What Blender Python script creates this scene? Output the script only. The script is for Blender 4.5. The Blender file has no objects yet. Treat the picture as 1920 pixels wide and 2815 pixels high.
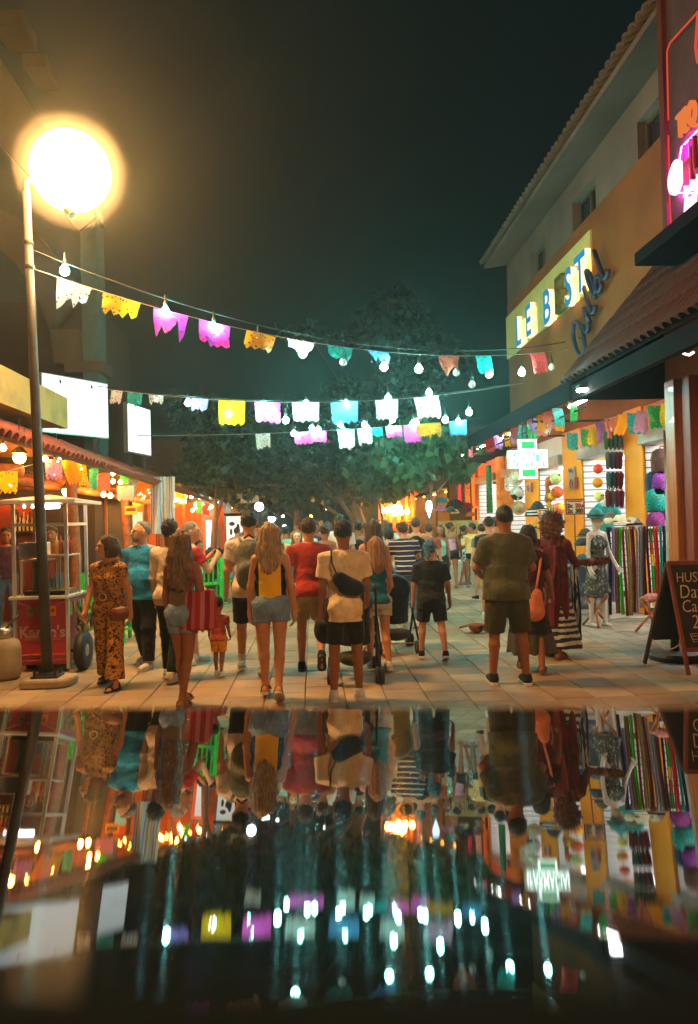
import bpy, bmesh, math, random
import numpy as np
from mathutils import Matrix, Vector, Euler
random.seed(7); RNG = np.random.default_rng(7)
SC = bpy.context.scene
COL = SC.collection
R = math.radians
# ------------------------------------------------------------------ camera
FPX = 2047.0; CX, CY = 960.0, 1407.5; CAMH = 1.65      # focal length and centre in photo pixels (1920 x 2815)
def _n(v):
    v = np.array(v, float); return v / np.linalg.norm(v)
_yc = _n([(860 - CX) / FPX, -(1438 - CY) / FPX, 1.0])    # street direction as seen by the camera
_zc = np.array([-0.024, 1.0, 0.0]); _zc = _n(_zc - _yc * np.dot(_zc, _yc))
_xc = np.cross(_zc, _yc)
M_WC = np.stack([_xc, _yc, _zc])
def ray(px, py): return M_WC @ np.array([(px - CX) / FPX, -(py - CY) / FPX, 1.0])
def gp(px, py, z=0.0):                                   # photo pixel -> point on the ground (or at height z)
    d = ray(px, py); t = (z - CAMH) / d[2]; return Vector((d[0] * t, d[1] * t, z))
def atY(px, py, Y):
    d = ray(px, py); t = Y / d[1]; return Vector((d[0] * t, Y, CAMH + d[2] * t))
def atX(px, py, X):
    d = ray(px, py); t = X / d[0]; return Vector((X, d[1] * t, CAMH + d[2] * t))
cam_d = bpy.data.cameras.new('camera'); cam = bpy.data.objects.new('camera', cam_d); COL.objects.link(cam)
_r, _u, _b = M_WC @ np.array([1, 0, 0]), M_WC @ np.array([0, 1, 0]), -(M_WC @ np.array([0, 0, 1]))
_m = Matrix(((_r[0], _u[0], _b[0], 0), (_r[1], _u[1], _b[1], 0), (_r[2], _u[2], _b[2], CAMH), (0, 0, 0, 1)))
cam.matrix_world = _m
CAM_M = _m.copy()
cam_d.sensor_fit = 'VERTICAL'; cam_d.sensor_height = 36.0; cam_d.lens = FPX / 2815 * 36.0
cam_d.clip_start = 0.005; cam_d.clip_end = 600
cam_d.dof.use_dof = True; cam_d.dof.focus_distance = 9.5
cam_d.dof.aperture_fstop = (cam_d.lens / 1000) / 0.0058
SC.camera = cam
# ------------------------------------------------------------------ night sky
W = bpy.data.worlds.new('World'); SC.world = W; W.use_nodes = True
_nt = W.node_tree; _bg = _nt.nodes['Background']
_bg.inputs['Color'].default_value = (0.08, 0.25, 0.235, 1); _bg.inputs['Strength'].default_value = 0.036
SC.view_settings.view_transform = 'Standard'; SC.view_settings.look = 'None'
SC.view_settings.exposure = 0.0; SC.view_settings.gamma = 1.0; SC.view_settings.use_curve_mapping = False
SC.render.engine = 'CYCLES'
SC.cycles.use_denoising = True
try: SC.cycles.denoiser = 'OPENIMAGEDENOISE'
except Exception: pass
SC.cycles.max_bounces = 4; SC.cycles.diffuse_bounces = 2; SC.cycles.glossy_bounces = 3; SC.cycles.transmission_bounces = 3
SC.cycles.transparent_max_bounces = 6; SC.cycles.volume_bounces = 0
SC.cycles.sample_clamp_indirect = 4.0; SC.cycles.sample_clamp_direct = 0.0
SC.cycles.caustics_reflective = False; SC.cycles.caustics_refractive = False
SC.cycles.use_light_tree = True
LAMP = 250.0; LAMP_REAR = 215.0; BULBC = 430.0; BULBW = 460.0; STREAK = 0.013; GLOW_DENSITY = 0.0026
# ------------------------------------------------------------------ helpers: objects
def tag(o, label=None, cat=None, group=None, kind=None):
    if label: o['label'] = label
    if cat: o['category'] = cat
    if group: o['group'] = group
    if kind: o['kind'] = kind
    return o
def empty(name, loc=(0, 0, 0), rz=0.0, label=None, cat=None, group=None, scale=1.0):
    o = bpy.data.objects.new(name, None); COL.objects.link(o); o.location = loc; o.rotation_euler = (0, 0, rz)
    o.scale = (scale,) * 3; o.empty_display_size = 0.1
    return tag(o, label, cat, group)
WROOT = {}
def thing(name, base, label, cat, group=None):               # an Empty at the thing's base; its parts are written in street coordinates
    o = empty(name, base, 0, label, cat, group); WROOT[o.name] = Matrix.Translation(-Vector(base)); return o
def link(name, me, mat=None, parent=None, loc=None, rot=None, scale=None):
    o = bpy.data.objects.new(name, me); COL.objects.link(o)
    if mat is not None and len(me.materials) == 0: me.materials.append(mat)
    if parent is not None:
        o.parent = parent
        if parent.name in WROOT: o.matrix_parent_inverse = WROOT[parent.name]
    if loc is not None: o.location = loc
    if rot is not None: o.rotation_euler = rot
    if scale is not None: o.scale = scale if hasattr(scale, '__len__') else (scale,) * 3
    return o
def frame(zdir, hint=(0, 0, 1)):
    z = Vector(zdir).normalized(); h = Vector(hint)
    if abs(z.dot(h)) > 0.98: h = Vector((0, 1, 0))
    x = h.cross(z).normalized(); y = z.cross(x); return x, y, z
class MB:
    def __init__(s): s.v = []; s.f = []; s.m = []; s.cur = 0
    def _add(s, vs, fs):
        b = len(s.v); s.v += [tuple(p) for p in vs]
        for f in fs: s.f.append([b + i for i in f]); s.m.append(s.cur)
        return s
    def box(s, a, b, M=None):
        x0, y0, z0 = a; x1, y1, z1 = b
        vs = [(x0, y0, z0), (x1, y0, z0), (x1, y1, z0), (x0, y1, z0), (x0, y0, z1), (x1, y0, z1), (x1, y1, z1), (x0, y1, z1)]
        if M is not None: vs = [M @ Vector(p) for p in vs]
        return s._add(vs, [(3, 2, 1, 0), (4, 5, 6, 7), (0, 1, 5, 4), (1, 2, 6, 5), (2, 3, 7, 6), (3, 0, 4, 7)])
    def bar(s, p, q, w, h=None, hint=(0, 0, 1)):                # square bar between two points
        h = h or w; p = Vector(p); q = Vector(q); x, y, z = frame(q - p, hint)
        vs = [e + x * a * w / 2 + y * b * h / 2 for e in (p, q) for a, b in ((-1, -1), (1, -1), (1, 1), (-1, 1))]
        return s._add(vs, [(3, 2, 1, 0), (4, 5, 6, 7), (0, 1, 5, 4), (1, 2, 6, 5), (2, 3, 7, 6), (3, 0, 4, 7)])
    def tube(s, pts, r, n=8, cap=True, ry=None, hint=(0, 0, 1)):
        pts = [Vector(p) for p in pts]; k = len(pts); rs = r if hasattr(r, '__len__') else [r] * k
        rys = ry if ry is not None and hasattr(ry, '__len__') else ([ry] * k if ry else rs)
        vs = []; px = None
        for i, p in enumerate(pts):
            d = pts[min(i + 1, k - 1)] - pts[max(i - 1, 0)]
            if d.length < 1e-9: d = Vector((0, 0, 1))
            if px is None: x, y, z = frame(d, hint)
            else:
                z = d.normalized(); x = px - z * px.dot(z)
                x = x.normalized() if x.length > 1e-6 else frame(d)[0]; y = z.cross(x)
            px = x
            for j in range(n):
                a = 2 * math.pi * j / n
                vs.append(p + x * math.cos(a) * rs[i] + y * math.sin(a) * rys[i])
        fs = [(i * n + j, i * n + (j + 1) % n, (i + 1) * n + (j + 1) % n, (i + 1) * n + j) for i in range(k - 1) for j in range(n)]
        if cap: fs += [tuple(reversed(range(n))), tuple(range((k - 1) * n, k * n))]
        return s._add(vs, fs)
    def lathe(s, prof, c=(0, 0, 0), n=16, M=None, sx=1, sy=1):   # prof: (radius, z)
        vs = []
        for r, z in prof:
            for j in range(n):
                a = 2 * math.pi * j / n; p = Vector((c[0] + r * math.cos(a) * sx, c[1] + r * math.sin(a) * sy, c[2] + z))
                vs.append(M @ p if M is not None else p)
        k = len(prof)
        fs = [(i * n + j, i * n + (j + 1) % n, (i + 1) * n + (j + 1) % n, (i + 1) * n + j) for i in range(k - 1) for j in range(n)]
        if prof[0][0] > 1e-6: fs.append(tuple(reversed(range(n))))
        if prof[-1][0] > 1e-6: fs.append(tuple(range((k - 1) * n, k * n)))
        return s._add(vs, fs)
    def ball(s, c, r, n=12, m=8, sx=1, sy=1, sz=1, M=None):
        prof = [(max(1e-7, r * math.sin(math.pi * i / m)), -r * math.cos(math.pi * i / m) * sz) for i in range(m + 1)]
        return s.lathe(prof, c, n, M, sx, sy)
    def prism(s, poly, d0, d1, M=None):                       # poly in xy, extruded along z (d0..d1), M places it
        n = len(poly); vs = [Vector((x, y, d)) for d in (d0, d1) for x, y in poly]
        if M is not None: vs = [M @ p for p in vs]
        return s._add(vs, [tuple(reversed(range(n))), tuple(range(n, 2 * n))] + [(i, (i + 1) % n, n + (i + 1) % n, n + i) for i in range(n)])
    def quad(s, a, b, c, d): return s._add([a, b, c, d], [(0, 1, 2, 3)])
    def sheet(s, P, thick=0.0):                                # P[i][j] grid of points
        r, c = len(P), len(P[0]); vs = [p for row in P for p in row]
        return s._add(vs, [(i * c + j, i * c + j + 1, (i + 1) * c + j + 1, (i + 1) * c + j) for i in range(r - 1) for j in range(c - 1)])
    def mesh(s, name, smooth=False):
        me = bpy.data.meshes.new(name); me.from_pydata(s.v, [], s.f)
        if any(s.m): me.polygons.foreach_set('material_index', s.m)
        if smooth: me.polygons.foreach_set('use_smooth', [True] * len(s.f))
        me.update(); return me
    def build(s, name, mat=None, parent=None, smooth=False, mats=None, bevel=0, loc=None, rot=None):
        me = s.mesh(name, smooth)
        for m in (mats or ([mat] if mat else [])): me.materials.append(m)
        o = link(name, me, None, parent, loc, rot)
        if bevel:
            md = o.modifiers.new('bevel', 'BEVEL'); md.width = bevel; md.segments = 2; md.limit_method = 'ANGLE'
        return o
def smooth_angle(o, a=40):
    me = o.data; bm = bmesh.new(); bm.from_mesh(me); ca = R(a)
    for f in bm.faces: f.smooth = True
    for e in bm.edges:
        if len(e.link_faces) == 2 and e.calc_face_angle(0) > ca: e.smooth = False
    bm.to_mesh(me); bm.free(); return o
def copy_tree(o, parent=None):
    c = o.copy(); COL.objects.link(c); c.parent = parent
    for ch in list(o.children):
        d = ch.copy(); COL.objects.link(d); d.parent = c
        for g in list(ch.children):
            e = g.copy(); COL.objects.link(e); e.parent = d
    return c
def text_mesh(txt, size=1.0, depth=0.02, shear=0.0, space=1.0, align='CENTER', offset=0.0, sx=1.0):
    cu = bpy.data.curves.new('lettering', 'FONT'); cu.body = txt; cu.size = size; cu.extrude = depth / 2; cu.shear = shear
    cu.space_character = space; cu.align_x = align; cu.align_y = 'CENTER'; cu.offset = offset; cu.resolution_u = 3
    o = bpy.data.objects.new('lettering', cu); COL.objects.link(o)
    dg = bpy.context.evaluated_depsgraph_get(); me = bpy.data.meshes.new_from_object(o.evaluated_get(dg))
    bpy.data.objects.remove(o); bpy.data.curves.remove(cu)
    if sx != 1.0:
        for v in me.vertices: v.co.x *= sx
    return me
# matrix that stands a local xy drawing up: local x -> right, local y -> up, local z -> towards viewer
def face_mat(origin, right, up=(0, 0, 1)):
    r = Vector(right).normalized(); u = Vector(up); u = (u - r * u.dot(r)).normalized(); nrm = r.cross(u)
    return Matrix(((r.x, u.x, nrm.x, origin[0]), (r.y, u.y, nrm.y, origin[1]), (r.z, u.z, nrm.z, origin[2]), (0, 0, 0, 1)))
# ------------------------------------------------------------------ helpers: materials
MATS = {}
def srgb(r, g, b):
    f = lambda c: c / 12.92 if c <= 0.04045 else ((c + 0.055) / 1.055) ** 2.4
    return (f(r / 255), f(g / 255), f(b / 255))
class NT:
    def __init__(s, m): s.t = m.node_tree; s.n = s.t.nodes; s.l = s.t.links
    def add(s, typ, **kw):
        nd = s.n.new(typ)
        for k, v in kw.items():
            if k in nd.inputs: nd.inputs[k].default_value = v
            else: setattr(nd, k, v)
        return nd
    def ln(s, a, b): s.l.new(a, b)
def mat(name, color=(0.5, 0.5, 0.5), rough=0.6, var=0.15, vscale=6.0, bump=0.0, bscale=40.0, metal=0.0, spec=0.5, stretch=(1, 1, 1),
        color2=None, c2lo=0.45, c2hi=0.6, coat=0.0, trans=0.0, sheen=0.0, alpha=1.0, coord='Object', detail=4.0, rvar=0.0, bdist=0.01):
    if name in MATS: return MATS[name]
    m = bpy.data.materials.new(name); m.use_nodes = True; t = NT(m); b = t.n['Principled BSDF']
    b.inputs['Roughness'].default_value = rough; b.inputs['Metallic'].default_value = metal
    b.inputs['Specular IOR Level'].default_value = spec; b.inputs['Coat Weight'].default_value = coat
    b.inputs['Transmission Weight'].default_value = trans; b.inputs['Sheen Weight'].default_value = sheen
    b.inputs['Alpha'].default_value = alpha
    tc = t.add('ShaderNodeTexCoord'); mp = t.add('ShaderNodeMapping'); mp.inputs['Scale'].default_value = stretch
    if coord == 'World': t.ln(t.add('ShaderNodeNewGeometry').outputs['Position'], mp.inputs['Vector'])
    else: t.ln(tc.outputs[coord], mp.inputs['Vector'])
    nz = t.add('ShaderNodeTexNoise'); nz.inputs['Scale'].default_value = vscale; nz.inputs['Detail'].default_value = detail
    t.ln(mp.outputs[0], nz.inputs['Vector'])
    cr = t.add('ShaderNodeValToRGB')
    c = color; k = var
    lo = tuple(max(0, x * (1 - k)) for x in c); hi = tuple(min(1, x * (1 + k)) for x in c)
    e = cr.color_ramp.elements
    if color2 is None:
        e[0].position = 0.3; e[0].color = (*lo, 1); e[1].position = 0.7; e[1].color = (*hi, 1)
    else:
        e[0].position = c2lo; e[0].color = (*c, 1); e[1].position = c2hi; e[1].color = (*color2, 1)
    t.ln(nz.outputs['Fac'], cr.inputs[0]); t.ln(cr.outputs[0], b.inputs['Base Color'])
    if bump:
        n2 = t.add('ShaderNodeTexNoise'); n2.inputs['Scale'].default_value = bscale; n2.inputs['Detail'].default_value = 5
        t.ln(mp.outputs[0], n2.inputs['Vector'])
        bp = t.add('ShaderNodeBump'); bp.inputs['Strength'].default_value = bump; bp.inputs['Distance'].default_value = bdist
        t.ln(n2.outputs['Fac'], bp.inputs['Height']); t.ln(bp.outputs[0], b.inputs['Normal'])
    if rvar:
        mr = t.add('ShaderNodeMapRange'); mr.inputs['To Min'].default_value = max(0.02, rough - rvar); mr.inputs['To Max'].default_value = min(1, rough + rvar)
        t.ln(nz.outputs['Fac'], mr.inputs['Value']); t.ln(mr.outputs[0], b.inputs['Roughness'])
    MATS[name] = m; return m
def emit(name, color, strength):
    if name in MATS: return MATS[name]
    m = bpy.data.materials.new(name); m.use_nodes = True; t = NT(m); t.n.remove(t.n['Principled BSDF'])
    e = t.add('ShaderNodeEmission'); e.inputs['Color'].default_value = (*color, 1); e.inputs['Strength'].default_value = strength
    t.ln(e.outputs[0], t.n['Material Output'].inputs['Surface']); MATS[name] = m; return m
def cloth(name, color, var=0.16, rough=0.85, bump=0.9, bscale=11.0, **kw):
    return mat(name, color, rough=rough, var=var, vscale=9, bump=bump, bscale=bscale, bdist=.035, stretch=(1.2, 1.2, .8), spec=0.2, sheen=0.1, **kw)
def bands(name, cols, scale, axis='Z', rough=0.85, wobble=0.0, coord='Object', bump=0.3):
    """repeating hard bands of the given (width, colour) along one axis"""
    if name in MATS: return MATS[name]
    m = bpy.data.materials.new(name); m.use_nodes = True; t = NT(m); b = t.n['Principled BSDF']; b.inputs['Roughness'].default_value = rough
    b.inputs['Specular IOR Level'].default_value = 0.2
    tc = t.add('ShaderNodeTexCoord'); sp = t.add('ShaderNodeSeparateXYZ'); t.ln(tc.outputs[coord], sp.inputs[0])
    src = sp.outputs[axis]
    nz = t.add('ShaderNodeTexNoise'); nz.inputs['Scale'].default_value = 5; t.ln(tc.outputs[coord], nz.inputs['Vector'])
    if wobble:
        ma = t.add('ShaderNodeMath', operation='MULTIPLY_ADD'); ma.inputs[1].default_value = wobble; t.ln(nz.outputs['Fac'], ma.inputs[0]); t.ln(src, ma.inputs[2]); src = ma.outputs[0]
    mu = t.add('ShaderNodeMath', operation='MULTIPLY'); mu.inputs[1].default_value = scale; t.ln(src, mu.inputs[0])
    fr = t.add('ShaderNodeMath', operation='FRACT'); t.ln(mu.outputs[0], fr.inputs[0])
    cr = t.add('ShaderNodeValToRGB'); cr.color_ramp.interpolation = 'CONSTANT'
    tot = sum(w for w, _ in cols); pos = 0; els = cr.color_ramp.elements
    for i, (w, c) in enumerate(cols):
        e = els[i] if i < 2 and i < len(els) else els.new(pos)
        e.position = pos; e.color = (*c, 1); pos += w / tot
    t.ln(fr.outputs[0], cr.inputs[0]); t.ln(cr.outputs[0], b.inputs['Base Color'])
    if bump:
        bp = t.add('ShaderNodeBump'); bp.inputs['Strength'].default_value = bump; bp.inputs['Distance'].default_value = 0.02
        nz.inputs['Detail'].default_value = 3; t.ln(nz.outputs['Fac'], bp.inputs['Height']); t.ln(bp.outputs[0], b.inputs['Normal'])
    MATS[name] = m; return m
def spots(name, base, c1, c2, scale, lo=0.25, hi=0.4, rough=0.85, distort=0.0):
    """blotchy print: voronoi cells with two inks"""
    if name in MATS: return MATS[name]
    m = bpy.data.materials.new(name); m.use_nodes = True; t = NT(m); b = t.n['Principled BSDF']; b.inputs['Roughness'].default_value = rough
    b.inputs['Specular IOR Level'].default_value = 0.2
    tc = t.add('ShaderNodeTexCoord'); nz = t.add('ShaderNodeTexNoise'); nz.inputs['Scale'].default_value = scale * 0.8
    t.ln(tc.outputs['Object'], nz.inputs['Vector'])
    mx = t.add('ShaderNodeMixRGB'); mx.inputs[0].default_value = 0.06 + distort; t.ln(tc.outputs['Object'], mx.inputs[1]); t.ln(nz.outputs['Color'], mx.inputs[2])
    vo = t.add('ShaderNodeTexVoronoi'); vo.inputs['Scale'].default_value = scale; t.ln(mx.outputs[0], vo.inputs['Vector'])
    cr = t.add('ShaderNodeValToRGB'); cr.color_ramp.interpolation = 'CONSTANT'; e = cr.color_ramp.elements
    e[0].position = 0; e[0].color = (*c1, 1); e[1].position = lo; e[1].color = (*c2, 1); x = e.new(hi); x.color = (*base, 1)
    t.ln(vo.outputs['Distance'], cr.inputs[0]); t.ln(cr.outputs[0], b.inputs['Base Color'])
    MATS[name] = m; return m
# ------------------------------------------------------------------ helpers: rounded bodies (distance fields -> one surface)
def surface_nets(V, org, h):
    ins = V < 0
    c = lambda a, i, j, k: a[i:a.shape[0] - 1 + i, j:a.shape[1] - 1 + j, k:a.shape[2] - 1 + k]
    cnt = sum(c(ins, i, j, k).astype(np.int8) for i in (0, 1) for j in (0, 1) for k in (0, 1))
    act = (cnt > 0) & (cnt < 8); ii = np.argwhere(act); n = len(ii)
    if n == 0: return np.zeros((0, 3)), np.zeros((0, 4), int)
    idx = -np.ones(act.shape, np.int64); idx[act] = np.arange(n)
    P = np.zeros((n, 3)); N = np.zeros((n, 1)); cor = [(i, j, k) for i in (0, 1) for j in (0, 1) for k in (0, 1)]
    val = {q: V[ii[:, 0] + q[0], ii[:, 1] + q[1], ii[:, 2] + q[2]] for q in cor}
    for a in cor:
        for ax in range(3):
            if a[ax] == 0:
                b = list(a); b[ax] = 1; b = tuple(b); va, vb = val[a], val[b]; x = (va < 0) != (vb < 0)
                t = np.where(x, va / np.where(x, va - vb, 1), 0); p = np.repeat(np.array([a], float), n, 0); p[:, ax] = t
                P += p * x[:, None]; N += x[:, None]
    P = (P / np.maximum(N, 1) + ii) * h + org
    F = []
    for ax in range(3):
        u, w = [(1, 2), (2, 0), (0, 1)][ax]
        s0 = [slice(None)] * 3; s1 = [slice(None)] * 3; s0[ax] = slice(0, -1); s1[ax] = slice(1, None)
        a, b = ins[tuple(s0)], ins[tuple(s1)]; e = np.argwhere(a != b)
        e = e[(e[:, u] > 0) & (e[:, w] > 0) & (e[:, u] < act.shape[u]) & (e[:, w] < act.shape[w])]
        if len(e) == 0: continue
        q = []
        for du, dw in ((-1, -1), (0, -1), (0, 0), (-1, 0)):
            k = e.copy(); k[:, u] += du; k[:, w] += dw; q.append(idx[k[:, 0], k[:, 1], k[:, 2]])
        q = np.stack(q, 1); flip = ~a[e[:, 0], e[:, 1], e[:, 2]]; q[flip] = q[flip][:, ::-1]; F.append(q)
    return P, np.concatenate(F)
class SDF:
    def __init__(s, h=0.014): s.h = h; s.p = []; s.cuts = []; s.sub = []; s.noise = None
    def cap(s, a, b, ra, rb=None, q=1.0, k=0.02): s.p.append(('c', np.array(a, float), np.array(b, float), ra, ra if rb is None else rb, q, k)); return s
    def flat(s, a, b, ra, rb=None, q=1.0, k=0.02): s.p.append(('f', np.array(a, float), np.array(b, float), ra, ra if rb is None else rb, q, k)); return s
    def ell(s, c, r, k=0.02): s.p.append(('e', np.array(c, float), np.array(r, float), 0, 0, 1, k)); return s
    def cut(s, p, n): s.cuts.append((np.array(p, float), _n(n))); return s            # removes the side n points to
    def carve(s, c, r, k=0.01): s.sub.append((np.array(c, float), np.array(r, float), k)); return s
    def _d(s, pr, X, Y, Z):
        t, a, b, ra, rb, q, k = pr
        if t == 'e':
            r = b; m = np.sqrt(((X - a[0]) / r[0]) ** 2 + ((Y - a[1]) / r[1]) ** 2 + ((Z - a[2]) / r[2]) ** 2); return (m - 1) * min(r)
        x, y, z = X - a[0], (Y - a[1]) / q, Z - a[2]; d = b - a; d = np.array([d[0], d[1] / q, d[2]]); L2 = d @ d + 1e-12
        tt = (x * d[0] + y * d[1] + z * d[2]) / L2; tc = np.clip(tt, 0, 1); rr = ra + (rb - ra) * tc
        if t == 'c': return (np.sqrt((x - tc * d[0]) ** 2 + (y - tc * d[1]) ** 2 + (z - tc * d[2]) ** 2) - rr) * min(1, q)
        dr = (np.sqrt((x - tt * d[0]) ** 2 + (y - tt * d[1]) ** 2 + (z - tt * d[2]) ** 2) - rr) * min(1, q); L = math.sqrt(L2)
        return np.maximum(dr, np.maximum(-tt, tt - 1) * L)
    def arrays(s):
        lo = np.full(3, 1e9); hi = -lo
        ext = []
        for pr in s.p:
            t, a, b, ra, rb, q, k = pr
            if t == 'e': l, u = a - b, a + b
            else:
                r = max(ra, rb); rv = np.array([r, r * max(q, 0.2), r]); l, u = np.minimum(a, b) - rv, np.maximum(a, b) + rv
            ext.append((l, u)); lo = np.minimum(lo, l); hi = np.maximum(hi, u)
        h = s.h; lo = lo - 2.5 * h; hi = hi + 2.5 * h; n = np.ceil((hi - lo) / h).astype(int) + 1
        xs, ys, zs = (lo[i] + np.arange(n[i]) * h for i in range(3)); V = np.full(n, 0.5)
        for pr, (l, u) in zip(s.p, ext):
            k = pr[6]; mg = k + 3 * h
            i0 = np.maximum(((l - mg - lo) / h).astype(int), 0); i1 = np.minimum(((u + mg - lo) / h).astype(int) + 2, n)
            sl = tuple(slice(i0[i], i1[i]) for i in range(3))
            X, Y, Z = xs[sl[0]][:, None, None], ys[sl[1]][None, :, None], zs[sl[2]][None, None, :]
            d = s._d(pr, X, Y, Z); v = V[sl]
            hh = np.clip(0.5 + 0.5 * (v - d) / k, 0, 1); V[sl] = v * (1 - hh) + d * hh - k * hh * (1 - hh)
        X, Y, Z = xs[:, None, None], ys[None, :, None], zs[None, None, :]
        if s.noise: V += s.noise(X, Y, Z)
        for c, r, k in s.sub:
            d = -(np.sqrt(((X - c[0]) / r[0]) ** 2 + ((Y - c[1]) / r[1]) ** 2 + ((Z - c[2]) / r[2]) ** 2) - 1) * min(r)
            hh = np.clip(0.5 - 0.5 * (V - d) / k, 0, 1); V = V * (1 - hh) + d * hh + k * hh * (1 - hh)
        for p, nn in s.cuts: V = np.maximum(V, (X - p[0]) * nn[0] + (Y - p[1]) * nn[1] + (Z - p[2]) * nn[2])
        return surface_nets(V, lo, h)
    def mesh(s, name, extra=()):
        return np_mesh(name, [s.arrays()] + list(extra))
def np_mesh(name, parts):
    Vs, Fs, b = [], [], 0
    for P, F in parts:
        Vs.append(np.asarray(P, float)); Fs.append(np.asarray(F) + b); b += len(P)
    P = np.concatenate(Vs); F = np.concatenate(Fs); me = bpy.data.meshes.new(name)
    me.vertices.add(len(P)); me.vertices.foreach_set('co', P.ravel()); me.loops.add(F.size); me.loops.foreach_set('vertex_index', F.ravel().astype(np.int32))
    me.polygons.add(len(F)); me.polygons.foreach_set('loop_start', np.arange(0, F.size, 4, dtype=np.int32))
    me.polygons.foreach_set('use_smooth', np.ones(len(F), bool)); me.update(calc_edges=True); me.validate(); return me
def wob(amp, fx, fy, fz, seed=0):
    g = np.random.default_rng(seed); ph = g.uniform(0, 6.28, 9)
    return lambda X, Y, Z: amp * (np.sin(fx * X + ph[0] + 1.3 * np.sin(fz * Z + ph[1])) * np.sin(fy * Y + ph[2]) + 0.6 * np.sin(fz * Z * 1.7 + fx * X * 0.6 + ph[3]) + 0.5 * np.sin(2.1 * fx * X + ph[4] + np.sin(1.9 * fz * Z + ph[5])))
# ------------------------------------------------------------------ people
def fold(amp, seed):                          # soft drapery folds running down and across the cloth
    g = np.random.default_rng(seed * 7 + 1); ph = g.uniform(0, 6.28, 12); sg = g.uniform(-1, 1, 6)
    def f(X, Y, Z):
        r1 = np.sin(22 * X + 14 * sg[0] * Z + ph[0] + 1.6 * np.sin(9 * Z + ph[1])); r2 = np.sin(31 * (Z + .55 * sg[1] * np.abs(X)) + ph[2] + 1.2 * np.sin(13 * X + ph[3]) + .8 * np.sin(11 * Y + ph[6])); r3 = np.sin(19 * Y + 12 * sg[2] * Z + ph[4])
        m1 = .5 + .5 * np.sin(7 * Z + ph[5]); return -amp * (.55 * (1 - np.abs(r1)) * m1 + .7 * (1 - np.abs(r2)) ** 2 * (1.15 - m1) + .35 * r3 * m1 - .35)
    return f
def skin(name, c): return mat(name, c, rough=0.55, var=0.08, vscale=10, bump=0.05, bscale=60, spec=0.35)
SK_TAN = skin('skin_tan', srgb(196, 134, 96)); SK_BRN = skin('skin_brown', srgb(150, 94, 62)); SK_LGT = skin('skin_light', srgb(214, 160, 126)); SK_DRK = skin('skin_dark', srgb(110, 66, 44))
def hairmat(name, c, c2=None): return mat(name, c, rough=0.5, var=0.45, vscale=26, bump=0.9, bscale=30, stretch=(3, 3, 0.35), spec=0.4, color2=c2, c2lo=0.35, c2hi=0.7)
HR_BLK = hairmat('hair_black', (0.012, 0.010, 0.009)); HR_BRN = hairmat('hair_brown', (0.05, 0.025, 0.012)); HR_LBR = hairmat('hair_light_brown', (0.10, 0.052, 0.024), (0.26, 0.14, 0.06))
HR_BLD = hairmat('hair_blonde', (0.25, 0.14, 0.05), (0.62, 0.40, 0.17)); HR_GRY = hairmat('hair_grey', (0.16, 0.13, 0.10), (0.30, 0.26, 0.21)); HR_AUB = hairmat('hair_auburn', (0.11, 0.04, 0.015))
M_RUB = mat('shoe_rubber_black', (0.018, 0.018, 0.02), rough=0.6); M_SOLEW = mat('shoe_sole_white', (0.62, 0.60, 0.55), rough=0.6); M_SHW = cloth('shoe_white', (0.66, 0.63, 0.58)); M_SHB = cloth('shoe_black', (0.02, 0.02, 0.022)); M_SHBL = cloth('shoe_pale_blue', (0.42, 0.55, 0.62)); M_LEATH = mat('sandal_leather', (0.16, 0.07, 0.03), rough=0.55); M_SHTAN = cloth('shoe_cream', (0.5, 0.42, 0.32)); M_SOCK = cloth('sock_white', (0.6, 0.57, 0.52))
M_EYE = mat('eye_dark', (0.02, 0.012, 0.01), rough=0.2, var=0.0); M_LIP = mat('lip', srgb(150, 78, 66), rough=0.45)
M_GLASSF = mat('spectacle_metal', (0.5, 0.5, 0.48), rough=0.25, metal=1.0)
def tube_np(pts, rs, n=6):
    b = MB(); b.tube(pts, rs, n, cap=False); return np.array([tuple(v) for v in b.v]), np.array(b.f)
def shoe_meshes():
    out = {}
    s = SDF(0.010).cap((0, -.035, .05), (0, .145, .036), .047, .040, k=.02).cap((0, -.02, .06), (0, -.025, .10), .044, .043).cut((0, 0, .022), (0, 0, -1)).cut((0, 0, .108), (0, 0, 1)); out['sneaker'] = s.mesh('shoe')
    poly = [(.030, -.085), (.045, -.03), (.047, .06), (.050, .12), (.036, .175), (0, .192), (-.036, .175), (-.050, .12), (-.047, .06), (-.045, -.03), (-.030, -.085), (0, -.095)]
    m = MB(); m.prism(poly, 0.0, .026); out['sole'] = m.mesh('sole')
    m = MB(); m.prism(poly, 0.0, .018); out['thin_sole'] = m.mesh('sole')
    m = MB()
    for y, z in ((.11, .054), (-.03, .085)):
        m.tube([(-.044, y, .015), (-.034, y, z - .01), (0, y, z + .006), (.034, y, z - .01), (.044, y, .015)], .007, 5, ry=.014)
    m.tube([(0, -.03, .088), (0, .02, .085), (0, .09, .064), (0, .135, .056)], .012, 5, ry=.006)
    out['straps'] = m.mesh('strap', True)
    m = MB(); m.lathe([(.040, .08), (.044, .11), (.042, .17), (.046, .18)], (0, -.02, 0), 12); out['sock'] = m.mesh('sock', True)
    return out
SHOE = shoe_meshes()
def rotx(p, a): c, s = math.cos(a), math.sin(a); return np.array([p[0], p[1] * c - p[2] * s, p[1] * s + p[2] * c])
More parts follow.
